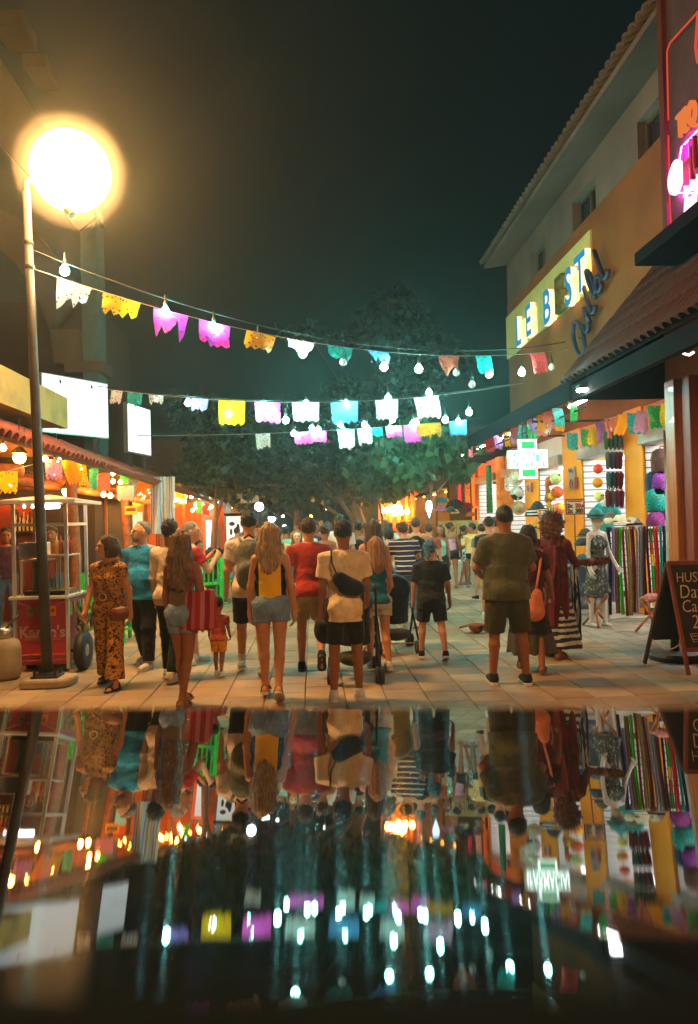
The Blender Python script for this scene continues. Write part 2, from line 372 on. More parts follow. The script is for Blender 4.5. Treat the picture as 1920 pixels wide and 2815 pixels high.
class Body:
    def __init__(s, sex='m', w=1.0, belly=0.0, kid=0.0, lean=0, legs=((8, 4, 2), (-8, 10, 2)), arms=((4, 8, 12), (-6, 8, 10)), head=(0, 0), feet=(None, None), limb=1.0, h=0.013, twist=0):
        s.__dict__.update(locals()); del s.__dict__['s']
        s.hz = .93 - .12 * kid; s.sh = 1.44 - .10 * kid; s.hr = 1.06 + .40 * kid; s.f = sex == 'f'
        s.sw = (.165 if s.f else .190) * (0.75 + 0.25 * w); s.lean_a = R(lean)
        s.dz = s.sh - s.hz; s.fk()
    def T(s, x, y, d):                         # point on the (leaning) trunk, d above the hips
        return np.array([x, y * math.cos(s.lean_a) + math.sin(s.lean_a) * d, s.hz + math.cos(s.lean_a) * d - y * math.sin(s.lean_a)])
    def fk(s):
        k = s.hz / .93; s.L = []; low = 9
        for i, side in enumerate((-1, 1)):
            a, kn, o = (R(v) for v in s.legs[i]); hip = np.array([side * .088, 0, s.hz])
            d1 = np.array([side * math.sin(o), math.sin(a) * math.cos(o), -math.cos(a) * math.cos(o)]); knee = hip + d1 * .43 * k
            d2 = np.array([side * math.sin(o) * .6, math.sin(a - kn), -math.cos(a - kn)]); d2 /= np.linalg.norm(d2); ank = knee + d2 * .42 * k
            fp = s.feet[i]; fp = R(fp) if fp is not None else 0.0
            pts = [ank + rotx((0, y, -.08 * (1 if y < .1 else 1)), -fp) for y in (-.08, .18)]
            low = min(low, pts[0][2], pts[1][2]); s.L.append([hip, knee, ank, fp])
        s.drop = -low
        s.hz += s.drop; s.sh += s.drop
        for l in s.L:
            for j in range(3): l[j] = l[j] + np.array([0, 0, s.drop])
        s.A = []
        for i, side in enumerate((-1, 1)):
            a = s.arms[i]; f, o, e = (R(v) for v in a[:3]); inn = R(a[3]) if len(a) > 3 else 0
            S = s.T(side * (s.sw - .012), 0, s.dz - .045); la = s.lean_a
            k2 = s.hz / .93 if s.kid < .5 else .8
            d1 = np.array([side * math.sin(o), math.sin(f + la * .3) * math.cos(o), -math.cos(f + la * .3) * math.cos(o)]); E = S + d1 * .285 * k2
            d2 = np.array([side * math.sin(o) * .4 - side * math.sin(inn), math.sin(f + e) * math.cos(inn), -math.cos(f + e) * math.cos(inn)]); d2 /= np.linalg.norm(d2); Wr = E + d2 * .255 * k2
            s.A.append([S, E, Wr, d2])
        s.neck = s.T(0, .0, s.dz + .02); s.hc = s.T(0, .018, s.dz + .005 + .172 * s.hr)
        y, p = R(s.head[0]), R(s.head[1])
        s.HM = np.array(Matrix.Rotation(-y, 3, 'Z') @ Matrix.Rotation(-p, 3, 'X')) * s.hr
    def hl(s, P): return (np.asarray(P) @ s.HM.T) + s.hc
    def body_mesh(s):
        w, lb = s.w, s.limb; g = SDF(s.h); T = s.T; D = s.dz; f = s.f
        g.cap(T(-.05, -.01, .0), T(.05, -.01, .0), .118 * w * (1.06 if f else 1), q=.88, k=.03)
        g.cap(T(0, 0, .06), T(0, 0, .20), .118 * w, (.105 if f else .122) * w, q=.74, k=.04)
        g.cap(T(0, 0, .24), T(0, 0, D - .12), (.112 if f else .130) * w, (.125 if f else .142) * w, q=.70, k=.05)
        g.cap(T(-s.sw + .06, -.005, D - .04), T(s.sw - .06, -.005, D - .04), .058 * w, q=.9, k=.05)
        if s.belly: g.ell(T(0, .05, .14), (.13 * w, .10 + s.belly, .15), k=.05)
        if f and s.kid < .5:
            for x in (-.062, .062): g.ell(T(x, .075, D - .19), (.06, .055, .062), k=.03)
        for x in (-.055, .055): g.ell(T(x, -.07, -.02), (.085 * w, .075 * w, .095), k=.03)
        g.cap(T(0, -.01, D - .03), s.hl((0, -.02, -.06)), .056, .050, k=.03)
        for (hip, kn, an, fp) in s.L:
            g.cap(hip, kn, (.092 if f else .084) * w * lb, .054 * lb, k=.04); m = kn * .72 + an * .28 + np.array([0, -.012, 0])
            g.cap(kn, m, .050 * lb, .053 * lb, k=.02); g.cap(m, an, .053 * lb, .034 * lb, k=.02)
            hp = an + rotx((0, -.035, -.045), -fp); tp = an + rotx((0, .135, -.06), -fp)
            g.cap(an, hp, .034, .033, k=.02); g.cap(hp, tp, .033, .026, k=.02)
        ex = []
        for i, (S, E, Wr, d) in enumerate(s.A):
            side = (-1, 1)[i]
            g.cap(S, E, .050 * lb * (0.85 if f else 1), .038 * lb, k=.03); g.cap(E, Wr, .040 * lb, .026 * lb, k=.02)
            curl = s.arms[i][4] if len(s.arms[i]) > 4 else 25
            sp = np.cross(d, (side, 0, 0)); sp = sp / (np.linalg.norm(sp) + 1e-9); inw = np.cross(sp, d) * side; inw /= np.linalg.norm(inw) + 1e-9
            if inw[0] * side > 0: inw = -inw
            if sp[1] < 0: sp = -sp
            pc = Wr + d * .085; g.cap(Wr, Wr + d * .03, .027, .03, k=.015)
            for y in (-.022, 0, .022): g.cap(Wr + d * .03 + sp * y * .6, pc + sp * y, .018, .016, k=.015)
            for j, (y, ln) in enumerate(((-.030, .058), (-.010, .074), (.010, .080), (.030, .072))):
                c1, c2 = R(curl), R(curl * 2.2); b0 = pc + sp * y - d * .01
                q1 = b0 + (d * math.cos(c1) + inw * math.sin(c1)) * ln * .55; q2 = q1 + (d * math.cos(c2) + inw * math.sin(c2)) * ln * .55
                ex.append(tube_np([b0, q1, q2, q2 + (q2 - q1) * .05], [.0095, .009, .0078, .001]))
            t0 = Wr + d * .028 + sp * .02; t1 = t0 + (d * .6 + sp * .8 + inw * .15) * .035; t2 = t1 + (d * .92 + sp * .3 + inw * .25) * .035
            ex.append(tube_np([t0, t1, t2, t2 + (t2 - t1) * .05], [.013, .0105, .0085, .001]))
        hd = SDF(0.0085); hd.ell((0, -.008, .02), (.076, .096, .098), k=.02).ell((0, .028, -.03), (.064, .066, .082), k=.03).cap((0, .035, -.06), (0, .052, -.088), .043, .027, k=.03)
        hd.cap((0, .094, .004), (0, .110, -.026), .009, .0145, k=.012).cap((-.034, .080, .024), (.034, .080, .024), .014, k=.015).ell((0, .088, -.055), (.024, .014, .010), k=.008)
        for x in (-1, 1): hd.ell((x * .077, -.004, -.006), (.011, .021, .032), k=.008).carve((x * .032, .098, .004), (.019, .014, .010))
        hd.cap((0, -.012, -.04), (0, -.025, -.12), .053, .054, k=.03)
        P, F = hd.arrays(); ex.append((s.hl(P), F))
        return g.mesh('body', ex)
    # ---- clothes
    def top(s, kind='tee', hem=-.06, loose=1.0, sleeve=.62, name='shirt', neck=.078, seed=0, strap=.05):
        w = s.w * loose; g = SDF(s.h); T = s.T; D = s.dz; f = s.f
        rc = (.134 if f else .145) * w; rh = (.160 if f else .168) * w + s.belly * .45
        g.flat(T(0, -.004 + s.belly * .35, hem), T(0, s.belly * .2, .22), rh, (.124 if f and loose < 1.05 else .138) * w + s.belly * .4, q=.76, k=.03); g.cap(T(0, 0, .24), T(0, 0, D - .13), (.121 if f and loose < 1.05 else .137) * w, rc, q=.72, k=.05)
        if f and s.kid < .5:
            for x in (-.062, .062): g.ell(T(x, .078, D - .19), (.068, .062, .068), k=.04)
        if s.belly: g.ell(T(0, .055, .14), (.14 * w, .115 + s.belly, .17), k=.06)
        if hem < .0:
            for x in (-.055, .055): g.ell(T(x, -.076, -.015), (.106 * w, .104 * w, .115), k=.05)
            g.cut(T(0, 0, hem), (0, -math.sin(s.lean_a), -math.cos(s.lean_a)))
        if kind in ('tee', 'long', 'polo'):
            for (S, E, Wr, d) in s.A: g.ell(S - np.array([0, 0, .012]), (.062, .064, .058), k=.05)
            g.cap(T(-s.sw + .075, -.008, D - .062), T(s.sw - .075, -.008, D - .062), .070 * (.6 + .4 * w), q=.95, k=.05); g.cap(T(0, -.015, D - .03), T(-.09, -.012, D - .055), .05, .05, k=.04); g.cap(T(0, -.015, D - .03), T(.09, -.012, D - .055), .05, .05, k=.04); lb = s.limb * (0.9 if f else 1)
            for (S, E, Wr, d) in s.A:
                if kind == 'long':
                    g.cap(S, E, .064 * lb, .055 * lb, k=.04); g.flat(E, E + (Wr - E) * 1.0, .056 * lb, .042 * lb, k=.02)
                else: g.flat(S - (E - S) * .05, S + (E - S) * sleeve, .066 * lb * (.5 + .5 * loose), .070 * lb * (.3 + .7 * loose), k=.05)
            g.carve(T(0, .012, D + .055), (neck, neck, .055))
        elif kind == 'tank':
            for x in (-1, 1): g.cap(T(x * .095, -.02, D - .14), T(x * .085, -.005, D - .005), strap, strap * .62, q=.9, k=.04); g.carve(T(x * (s.sw + .02), 0, D - .06), (.075, .10, .12))
            g.carve(T(0, .0, D + .045), (.078, .10, .075))
        elif kind == 'strapless':
            u = T(0, 0, D - .13); g.cut(u, (0, math.sin(s.lean_a), math.cos(s.lean_a)))
        g.noise = fold(.0075 * loose, seed)
        return g.mesh(name)
    def bottom(s, kind='shorts', length=.62, loose=1.0, name='shorts', rise=.06, flare=None, seed=1, hem=None):
        w = s.w * loose; g = SDF(s.h); T = s.T
        if kind == 'skirt':
            z0 = s.hz + .14; zs = [(z0, .115 * w), (s.hz, .148 * w), (hem, flare)]
            for (a, ra), (b, rb) in zip(zs, zs[1:]): g.flat((0, -.005, a), (0, -.01, b), ra, rb, q=.85, k=.02)
            g.noise = wob(.012, 26, 22, 3, seed); return g.mesh(name)
        g.cap(T(-.052, -.012, .01), T(.052, -.012, .01), .126 * w, q=.9, k=.03); g.flat(T(0, -.004, 0), T(0, 0, rise), .140 * w, (.128 if s.f else .138) * w + s.belly * .35, q=.80, k=.03)
        for x in (-.055, .055): g.ell(T(x, -.072, -.02), (.090 * w, .080 * w, .10), k=.04)
        for (hip, kn, an, fp) in s.L:
            r0 = (.106 if s.f else .097) * w * s.limb
            if length <= 1: g.flat(hip + (hip - kn) * .1, hip + (kn - hip) * length, r0, flare or (r0 * (1 - .22 * length)), k=.03)
            else:
                r1 = r0 * .74; r2 = flare or r0 * .62; e = kn + (an - kn) * (length - 1)
                g.cap(hip, kn, r0, r1, k=.03); g.flat(kn, e, r1, r2, k=.03); g.ell(kn, (r1,) * 3, k=.02)
        g.noise = fold(.006 * loose, seed + 20)
        return g.mesh(name)
    # ---- hair and headwear (drawn round the skull, then turned with the head)
    def hair(s, kind='short', length=.3, seed=3, name='hair', vol=1.0):
        fine = 0.010
        g = SDF(fine); g.ell((0, -.013, .027), (.083 * vol, .104 * vol, .101 * (0.5 + .5 * vol)), k=.01)
        fr = (((0, .060, .058), (0, .75, -.66)))
        if kind in ('short', 'buzz', 'receding'):
            if kind == 'buzz': g.p = []; g.ell((0, -.010, .024), (.080, .101, .099), k=.01)
            if kind == 'receding': fr = ((0, .005, .06), (0, .75, -.66))
            g.cut(*fr).cut((0, -.05, -.062), (0, .2, -1)); g.noise = wob(.004 if kind == 'short' else .0015, 120, 110, 70, seed)
        elif kind == 'long':
            L = length; g.cap((0, -.045, .02), (0, -.075, -.13), .092, .105 * vol, q=.62, k=.03).cap((0, -.085, -.12), (0, -.135, -L), .105 * vol, .075 * vol, q=.42, k=.03)
            for x in (-1, 1): g.cap((x * .066, -.005, .0), (x * .085 * vol, -.04, -.17), .032, .036, k=.02); g.cap((x * .06, -.09, -.15), (x * .085 * vol, -.125, -L * random.uniform(.78, .95)), .045, .02, q=.6, k=.02)
            g.carve((0, .085, -.02), (.060, .07, .10), k=.02); g.cut((0, .066, .05), (0, 1, -.15)); g.noise = wob(.0065, 95, 80, 9, seed)
        elif kind == 'curly':
            g.ell((0, -.03, .0), (.105 * vol, .115 * vol, .12 * vol), k=.03).ell((0, -.05, -.09), (.10 * vol, .075, .09), k=.04); g.carve((0, .09, -.03), (.062, .075, .10), k=.02); g.noise = wob(.011, 75, 75, 70, seed)
        elif kind == 'bob':
            g.ell((0, -.03, -.03), (.094 * vol, .095 * vol, .115), k=.03); g.carve((0, .085, -.03), (.063, .075, .105), k=.02); g.noise = wob(.005, 80, 70, 25, seed)
        elif kind == 'bun':
            g.ell((0, -.105, .055), (.048, .045, .045), k=.02); g.cut(*fr).cut((0, -.05, -.075), (0, .2, -1)) ; g.noise = wob(.003, 100, 90, 60, seed)
        elif kind == 'bandana':
            g.p = []; g.ell((0, -.012, .028), (.087, .107, .103), k=.01).cap((-.01, -.10, -.01), (-.035, -.13, -.10), .035, .022, q=.5, k=.02).cap((.015, -.10, -.01), (.01, -.135, -.14), .03, .018, q=.5, k=.02)
            g.cut((0, .07, .035), (0, .6, -.8)).cut((0, 0, -.16), (0, 0, -1)); g.noise = wob(.004, 50, 45, 60, seed)
        elif kind == 'cap':
            g.p = []; g.ell((0, -.010, .036), (.086, .106, .098), k=.01).cap((0, .07, .042), (0, .15, .030), .065, .05, q=1, k=.01)
            g.cut((0, 0, .026), (0, .05, -1)); P0 = np.array((0, .11, .052)); g.carve((0, .16, .098), (.11, .085, .052), k=.004)
        P, F = g.arrays(); out = [(s.hl(P), F)]
        if kind in ('long', 'bob', 'curly', 'short') and s.h < .0185:      # loose strands over the mass
            gg = np.random.default_rng(seed + 40); n = {'long': 260, 'bob': 160, 'curly': 420, 'short': 150}[kind]; L = {'long': length, 'bob': .13, 'curly': .1, 'short': .03}[kind]
            a = gg.uniform(.9 if kind != 'short' else .3, 5.4 if kind != 'short' else 6.0, n); e = gg.uniform(.1, 1.35, n); bx = np.cos(e) * np.sin(a); by = np.cos(e) * np.cos(a); bz = np.sin(e)
            S = np.stack([bx * .086 * vol, by * .106 * vol - .013, .027 + bz * .103], 1); rows = []
            if kind in ('curly', 'short'):
                d = np.stack([bx, by, bz], 1) + gg.normal(0, .55, (n, 3)); K = 3; pts = [S + d * L * .32 * j + gg.normal(0, .010 if kind == 'curly' else .002, (n, 3)) * j for j in range(K)]
            else:
                K = 6; rr = gg.uniform(.86, 1.05, n); pts = [S]
                for j in range(1, K):
                    t = j / (K - 1); out_ = 1.04 + .10 * math.sin(t * 3); z = S[:, 2] * (1 - t) - L * rr * t
                    pts.append(np.stack([S[:, 0] * out_ * (1 - .12 * t) + gg.normal(0, .005, n), np.minimum(S[:, 1], .03) * (1 - t) - (.085 + .055 * t) * t - .03 * t * (1 - np.abs(S[:, 0]) / .09) + gg.normal(0, .004, n), z], 1))
            w_ = gg.normal(0, 1, (n, 3)); w_[:, 2] = 0; w_ /= np.linalg.norm(w_, axis=1)[:, None]; wd = .0030
            V = np.concatenate([np.stack([p - w_ * wd * (1 - .8 * j / (K - 1)), p + w_ * wd * (1 - .8 * j / (K - 1))], 1) for j, p in enumerate(pts)], 1).reshape(-1, 3)
            base = np.arange(n)[:, None] * 2 * K; Fq = np.concatenate([base + np.array([[2 * j, 2 * j + 1, 2 * j + 3, 2 * j + 2]]) for j in range(K - 1)], 0); out.append((s.hl(V), Fq))
        return np_mesh(name, out)
def foot_matrix(l):
    hip, kn, an, fp = l; return Matrix.Translation(Vector(an)) @ Matrix.Rotation(-fp, 4, 'X') @ Matrix.Translation((0, 0, -.08))
def dress_feet(B, root, style, up, sole):
    for i, l in enumerate(B.L):
        Mx = foot_matrix(l)
        def inst(nm, me, mt, par):
            if me.name in bpy.data.meshes and (not me.materials): me.materials.append(mt)
            o = bpy.data.objects.new(nm, me); COL.objects.link(o); o.parent = par
            o.material_slots[0].link = 'OBJECT'; o.material_slots[0].material = mt; return o
        if style == 'sneaker':
            o = inst('shoe', SHOE['sneaker'], up, root); o.matrix_local = Mx; inst('sole', SHOE['sole'], sole, o)
        elif style == 'sock_sneaker':
            o = inst('shoe', SHOE['sneaker'], up, root); o.matrix_local = Mx; inst('sole', SHOE['sole'], sole, o); inst('sock', SHOE['sock'], M_SOCK, o)
        elif style == 'sandal':
            o = inst('sandal', SHOE['straps'], up, root); o.matrix_local = Mx; inst('sole', SHOE['thin_sole'], sole, o)
def person(spot, top_px, face, label, B, parts, skin_m=SK_TAN, shoes=('sneaker', M_SHW, M_SOLEW), group=None, H=None, face_detail=False, glasses=False):
    """spot = photo pixel of the feet; top_px = photo row of the crown; face = heading, degrees to the right of straight up the street"""
    g = gp(*spot) if not isinstance(spot, Vector) else spot
    natural = B.hc[2] + .118 * B.hr
    if H is None: H = atY(spot[0], top_px, g.y).z
    root = empty('person', g, -R(face), label, 'person', group, scale=H / natural)
    link('body', B.body_mesh(), skin_m, root)
    for nm, me, mt in parts: link(nm, me, mt, root)
    if shoes: dress_feet(B, root, *shoes)
    if face_detail:
        for x in (-1, 1):
            m = MB(); m.ball((0, 0, 0), .011, 8, 6, sy=.5, sz=.75); e = m.build('eye', M_EYE, root, True); e.location = B.hl((x * .032, .087, .004))
        m = MB(); m.ball((0, 0, 0), .022, 8, 6, sy=.4, sz=.32); e = m.build('mouth', M_LIP, root, True); e.matrix_local = Matrix.Translation(Vector(B.hl((0, .098, -.055)))) @ Matrix.Rotation(-R(B.head[0]), 4, 'Z')
    if glasses:
        m = MB()
        for x in (-1, 1):
            m.tube([Vector(B.hl((x * .034 + .026 * math.cos(a), .104, .004 + .019 * math.sin(a)))) for a in np.linspace(0, 6.283, 13)], .0028, 5)
            m.tube([Vector(B.hl((x * .062, .10, .01))), Vector(B.hl((x * .083, .0, .008)))], .0028, 5)
        m.tube([Vector(B.hl((-.008, .106, .006))), Vector(B.hl((.008, .106, .006)))], .0028, 5)
        m.build('spectacles', M_GLASSF, root, True)
    return root
# ------------------------------------------------------------------ materials of the street
M_PAV = mat('paver_warm', srgb(172, 146, 114), rough=0.68, var=0.30, vscale=1.1, detail=9, bump=0.25, bscale=60, coord='World', rvar=.1)
M_PAV2 = mat('paver_buff', srgb(164, 136, 104), rough=0.7, var=0.30, vscale=1.3, bump=0.25, bscale=60, rvar=.1, coord='World', detail=9)
M_PAV3 = mat('paver_grey', srgb(138, 128, 112), rough=0.7, var=0.2, vscale=2.0, bump=0.25, bscale=60, rvar=.1, coord='World', detail=9)
def gum(m, sc=4.0):                          # trodden gum and drips on the stone
    t = NT(m); b = t.n['Principled BSDF']; src = b.inputs['Base Color'].links[0].from_socket; g = t.add('ShaderNodeNewGeometry'); vo = t.add('ShaderNodeTexVoronoi'); vo.inputs['Scale'].default_value = sc; nz = t.add('ShaderNodeTexNoise'); nz.inputs['Scale'].default_value = .9; nz.inputs['Detail'].default_value = 6
    t.ln(g.outputs['Position'], vo.inputs['Vector']); t.ln(g.outputs['Position'], nz.inputs['Vector']); mr = t.add('ShaderNodeMapRange'); mr.inputs['From Min'].default_value = .06; mr.inputs['From Max'].default_value = .12; mr.inputs['To Min'].default_value = .55; t.ln(vo.outputs['Distance'], mr.inputs['Value'])
    m2 = t.add('ShaderNodeMapRange'); m2.inputs['From Min'].default_value = .36; m2.inputs['From Max'].default_value = .56; m2.inputs['To Min'].default_value = .62; t.ln(nz.outputs['Fac'], m2.inputs['Value']); mu = t.add('ShaderNodeMath', operation='MULTIPLY'); t.ln(mr.outputs[0], mu.inputs[0]); t.ln(m2.outputs[0], mu.inputs[1])
    mx = t.add('ShaderNodeMixRGB', blend_type='MULTIPLY'); mx.inputs[0].default_value = 1; t.ln(src, mx.inputs[1]); t.ln(mu.outputs[0], mx.inputs[2]); t.ln(mx.outputs[0], b.inputs['Base Color'])
for _m in (M_PAV, M_PAV2, M_PAV3): gum(_m)
M_JOINT = mat('joint_mortar', srgb(96, 78, 58), rough=0.95, var=0.2, vscale=8)
M_ORWALL = mat('ochre_render', srgb(138, 78, 32), rough=0.9, var=0.20, vscale=.9, detail=10, bump=0.15, bscale=30)
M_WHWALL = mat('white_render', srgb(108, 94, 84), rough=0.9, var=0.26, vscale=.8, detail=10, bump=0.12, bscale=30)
M_YEL = mat('yellow_paint', srgb(238, 144, 10), rough=0.6, var=0.07, vscale=2.0, bump=0.08, bscale=40)
M_SALM = mat('salmon_paint', srgb(226, 118, 72), rough=0.85, var=0.10, vscale=2.0)
M_DKWOOD = mat('dark_timber', srgb(72, 44, 30), rough=0.7, var=0.35, vscale=4, stretch=(6, 6, .5), bump=.4, bscale=14)
M_WOOD = mat('varnished_timber', srgb(160, 92, 40), rough=0.42, var=0.40, vscale=3.2, stretch=(5, 5, .35), bump=.2, bscale=12, coat=.15)
M_RWOOD = mat('reddish_timber', srgb(120, 52, 36), rough=0.5, var=0.25, vscale=4, stretch=(5, 5, .4), bump=.2)
M_TILE = mat('clay_tile', srgb(58, 28, 24), rough=0.8, var=0.35, vscale=2.5, bump=.4, bscale=20)
M_TILE2 = mat('weathered_tile', srgb(88, 72, 58), rough=0.9, var=0.35, vscale=3.5, bump=.5, bscale=18)
M_DARK = mat('black_canvas', (0.004, 0.0055, 0.008), rough=0.9, spec=.1, var=0.3, vscale=3)
M_STEEL = mat('brushed_steel', (0.45, 0.44, 0.42), rough=0.38, var=0.1, vscale=9, metal=0.9)
M_GALV = mat('galvanised_pole', (0.06, 0.06, 0.058), rough=0.55, var=0.25, vscale=5, metal=0.35, bump=.2, bscale=40)
M_BLKM = mat('black_metal', (0.02, 0.02, 0.022), rough=0.5, var=0.2)
M_SLAT = mat('slatwall_white', srgb(205, 203, 205), rough=0.5, var=0.05)
M_SHUT = mat('shutter_grey', srgb(150, 146, 140), rough=0.45, var=0.12, metal=.3)
M_CREAM = mat('cream_wall', srgb(214, 206, 190), rough=0.85, var=.06)
M_CORD = mat('cord_black', (0.015, 0.015, 0.015), rough=.7, var=0)
M_WIRE = mat('cord_pale', (0.35, 0.33, 0.28), rough=.8, var=0)
M_GLASS = mat('window_dark', (0.02, 0.03, 0.035), rough=.12, var=.2, vscale=2)
# ------------------------------------------------------------------ ground and paving
m = MB(); m.quad((-60, -20, -0.02), (60, -20, -0.02), (60, 160, -0.02), (-60, 160, -0.02)); tag(m.build('ground', M_JOINT), 'dark ground under the street', kind='structure')
pav = thing('pavement', (0, 10, 0), 'warm stone pavers of the pedestrian street', None); tag(pav, kind='structure')
PW, PL = .38, .40
def paver_mesh(w, l, mt):
    mb = MB(); e = .008; t = .0
    a = [(-w / 2 + .004, -l / 2 + .004), (w / 2 - .004, -l / 2 + .004), (w / 2 - .004, l / 2 - .004), (-w / 2 + .004, l / 2 - .004)]
    vs = [(x, y, -.03) for x, y in a] + [(x, y, -.006) for x, y in a] + [(x - e * (1 if x > 0 else -1), y - e * (1 if y > 0 else -1), 0) for x, y in a]
    mb._add(vs, [(0, 1, 5, 4), (1, 2, 6, 5), (2, 3, 7, 6), (3, 0, 4, 7), (4, 5, 9, 8), (5, 6, 10, 9), (6, 7, 11, 10), (7, 4, 8, 11), (8, 9, 10, 11)])
    me = mb.mesh('paver'); me.materials.append(mt); return me
PMESH = [paver_mesh(PW, PL, x) for x in (M_PAV, M_PAV2, M_PAV3)]; PHALF = [paver_mesh(PW / 2 - .004, PL / 2 - .0, x) for x in (M_PAV3, M_PAV)]
cells = []
for i in range(-22, 34):
    x = i * PW - .11 + PW / 2 - .0
    off = random.uniform(0, PL)
    for j in range(10, 78):
        y = j * PL + off
        if x > 3.65 or x < -8.5: continue
        d = M_WC.T @ (np.array([x, y, 0]) - np.array([0, 0, CAMH])); u, v = CX + FPX * d[0] / d[2], CY - FPX * d[1] / d[2]
        vis = -40 < u < 1960 and v < 1975
        cells.append((0 if vis else 1, y, x, random.random()))
cells.sort(); rest = [MB(), MB(), MB()]
for n, (nv, y, x, q) in enumerate(cells):
    k = 2 if q > .92 else (1 if q > .5 else 0); dz = random.uniform(-.0025, .0025)
    if n < 290 and nv == 0:
        o = link('paver', PMESH[k], None, pav, (x, y, dz)); o.rotation_euler = (random.uniform(-.003, .003), random.uniform(-.003, .003), 0)
    else:
        e = .006; rest[k].quad((x - PW / 2 + e, y - PL / 2 + e, dz), (x + PW / 2 - e, y - PL / 2 + e, dz), (x + PW / 2 - e, y + PL / 2 - e, dz), (x - PW / 2 + e, y + PL / 2 - e, dz))
for k, nm in enumerate(('far_pavers', 'far_pavers', 'far_pavers')): tag(rest[k].build(nm, (M_PAV, M_PAV2, M_PAV3)[k], pav), kind='stuff')
# greyer strip of smaller setts in front of the shops
side = thing('side_pavement', (5, 10, 0), 'greyer smaller pavers in front of the shops', None); tag(side, kind='structure'); mb = [MB(), MB()]
for i in range(26):
    for j in range(20, 130):
        x, y = 3.78 + i * .20, j * .20 + (.1 if i % 2 else 0); e = .004; dz = random.uniform(-.002, .002)
        mb[1 if random.random() > .8 else 0].quad((x - .1 + e, y - .1 + e, dz), (x + .1 - e, y - .1 + e, dz), (x + .1 - e, y + .1 - e, dz), (x - .1 + e, y + .1 - e, dz))
M_SETT = mat('sett_grey_pink', srgb(150, 136, 120), rough=.75, var=.14, vscale=4, bump=.2, bscale=60)
tag(mb[0].build('setts', M_SETT, side), kind='stuff'); tag(mb[1].build('setts', M_PAV3, side), kind='stuff')
# far street surface
m = MB(); m.quad((-9, 31, -.006), (9, 31, -.006), (9, 120, -.006), (-9, 120, -.006)); tag(m.build('street', M_PAV2), 'far stretch of the paved street', kind='structure')

# ------------------------------------------------------------------ right-hand building (upper storeys)
XB = 5.5
bld = thing('shop_building', (XB, 15, 0), 'long ochre and white building with tiled eaves above the row of shops', 'building')
m = MB(); m.box((XB, 2, 3.45), (XB + 5, 20.2, 7.49)); m.build('ochre_wall', M_ORWALL, bld)
# white upper storey with three window openings
wins = [(16.83, 17.98), (13.76, 15.02), (10.45, 11.94)]; m = MB(); ys = [2] + sorted(v for w in wins for v in w) + [20.16]
for k in range(0, len(ys), 2): m.box((XB, ys[k], 7.49), (XB + .3, ys[k + 1], 8.6))
for a, b in wins: m.box((XB, a, 8.12), (XB + .3, b, 8.6))
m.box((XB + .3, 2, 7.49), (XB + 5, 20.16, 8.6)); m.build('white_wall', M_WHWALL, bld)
M_FRAME = mat('window_frame', srgb(96, 84, 70), rough=.6)
for a, b in wins:
    m = MB(); m.box((XB + .2, a + .03, 7.52), (XB + .215, b - .03, 8.09)); w = m.build('window', M_GLASS, bld)
    m = MB()
    for p, q in (((a, 7.492), (a + .05, 8.118)), ((b - .05, 7.492), (b, 8.118)), ((a + .05, 8.07), (b - .05, 8.118)), ((a + .05, 7.492), (b - .05, 7.54)), (((a + b) / 2 - .02, 7.54), ((a + b) / 2 + .02, 8.07))): m.box((XB + .14, p[0], p[1]), (XB + .19, q[0], q[1]))
    m.build('frame', M_FRAME, w)
# roof: soffit, slab and tiles along the eave
EX, EZ = 4.68, 8.24; m = MB(); m._add([(EX, 2, EZ), (EX, 19.35, EZ), (XB + .02, 20.0, 8.57), (XB + .02, 2, 8.57), (EX, 2, EZ + .10), (EX, 19.35, EZ + .10), (10, 20.0, 11.2), (10, 2, 11.2)], [(0, 1, 2, 3), (0, 4, 5, 1), (4, 7, 6, 5), (1, 5, 6, 2)])
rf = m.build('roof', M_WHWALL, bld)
m = MB(); n = 10
for j in range(n): pass
def tile_mesh(r, L, th=.015, n=6):
    mb = MB(); vs = []
    for x in (0, L):
        rr = r * (1.0 if x == 0 else .86)
        for s_ in (rr, rr - th):
            for j in range(n + 1):
                a = math.pi * j / n; vs.append((x, math.cos(a) * s_, math.sin(a) * s_))
    k = n + 1
    fs = [(j, j + 1, 2 * k + j + 1, 2 * k + j) for j in range(n)] + [(k + j + 1, k + j, 3 * k + j, 3 * k + j + 1) for j in range(n)] + [(j + 1, j, k + j, k + j + 1) for j in range(n)]
    mb._add(vs, fs); me = mb.mesh('roof_tile', True); return me
TM = tile_mesh(.105, .50); TM.materials.append(M_TILE2); sl = math.atan2(11.2 - EZ - .1, 10 - EX)
y = 6.0
while y < 19.3:
    for r_ in range(2):
        o = link('roof_tile', TM, None, rf, (EX - .10 + r_ * .40 * math.cos(sl), y + random.uniform(-.012, .012), EZ + .10 + r_ * .40 * math.sin(sl) + random.uniform(-.01, .012))); o.rotation_euler = (random.uniform(-.06, .06), -sl + random.uniform(-.03, .03), random.uniform(-.03, .03))
    y += .21
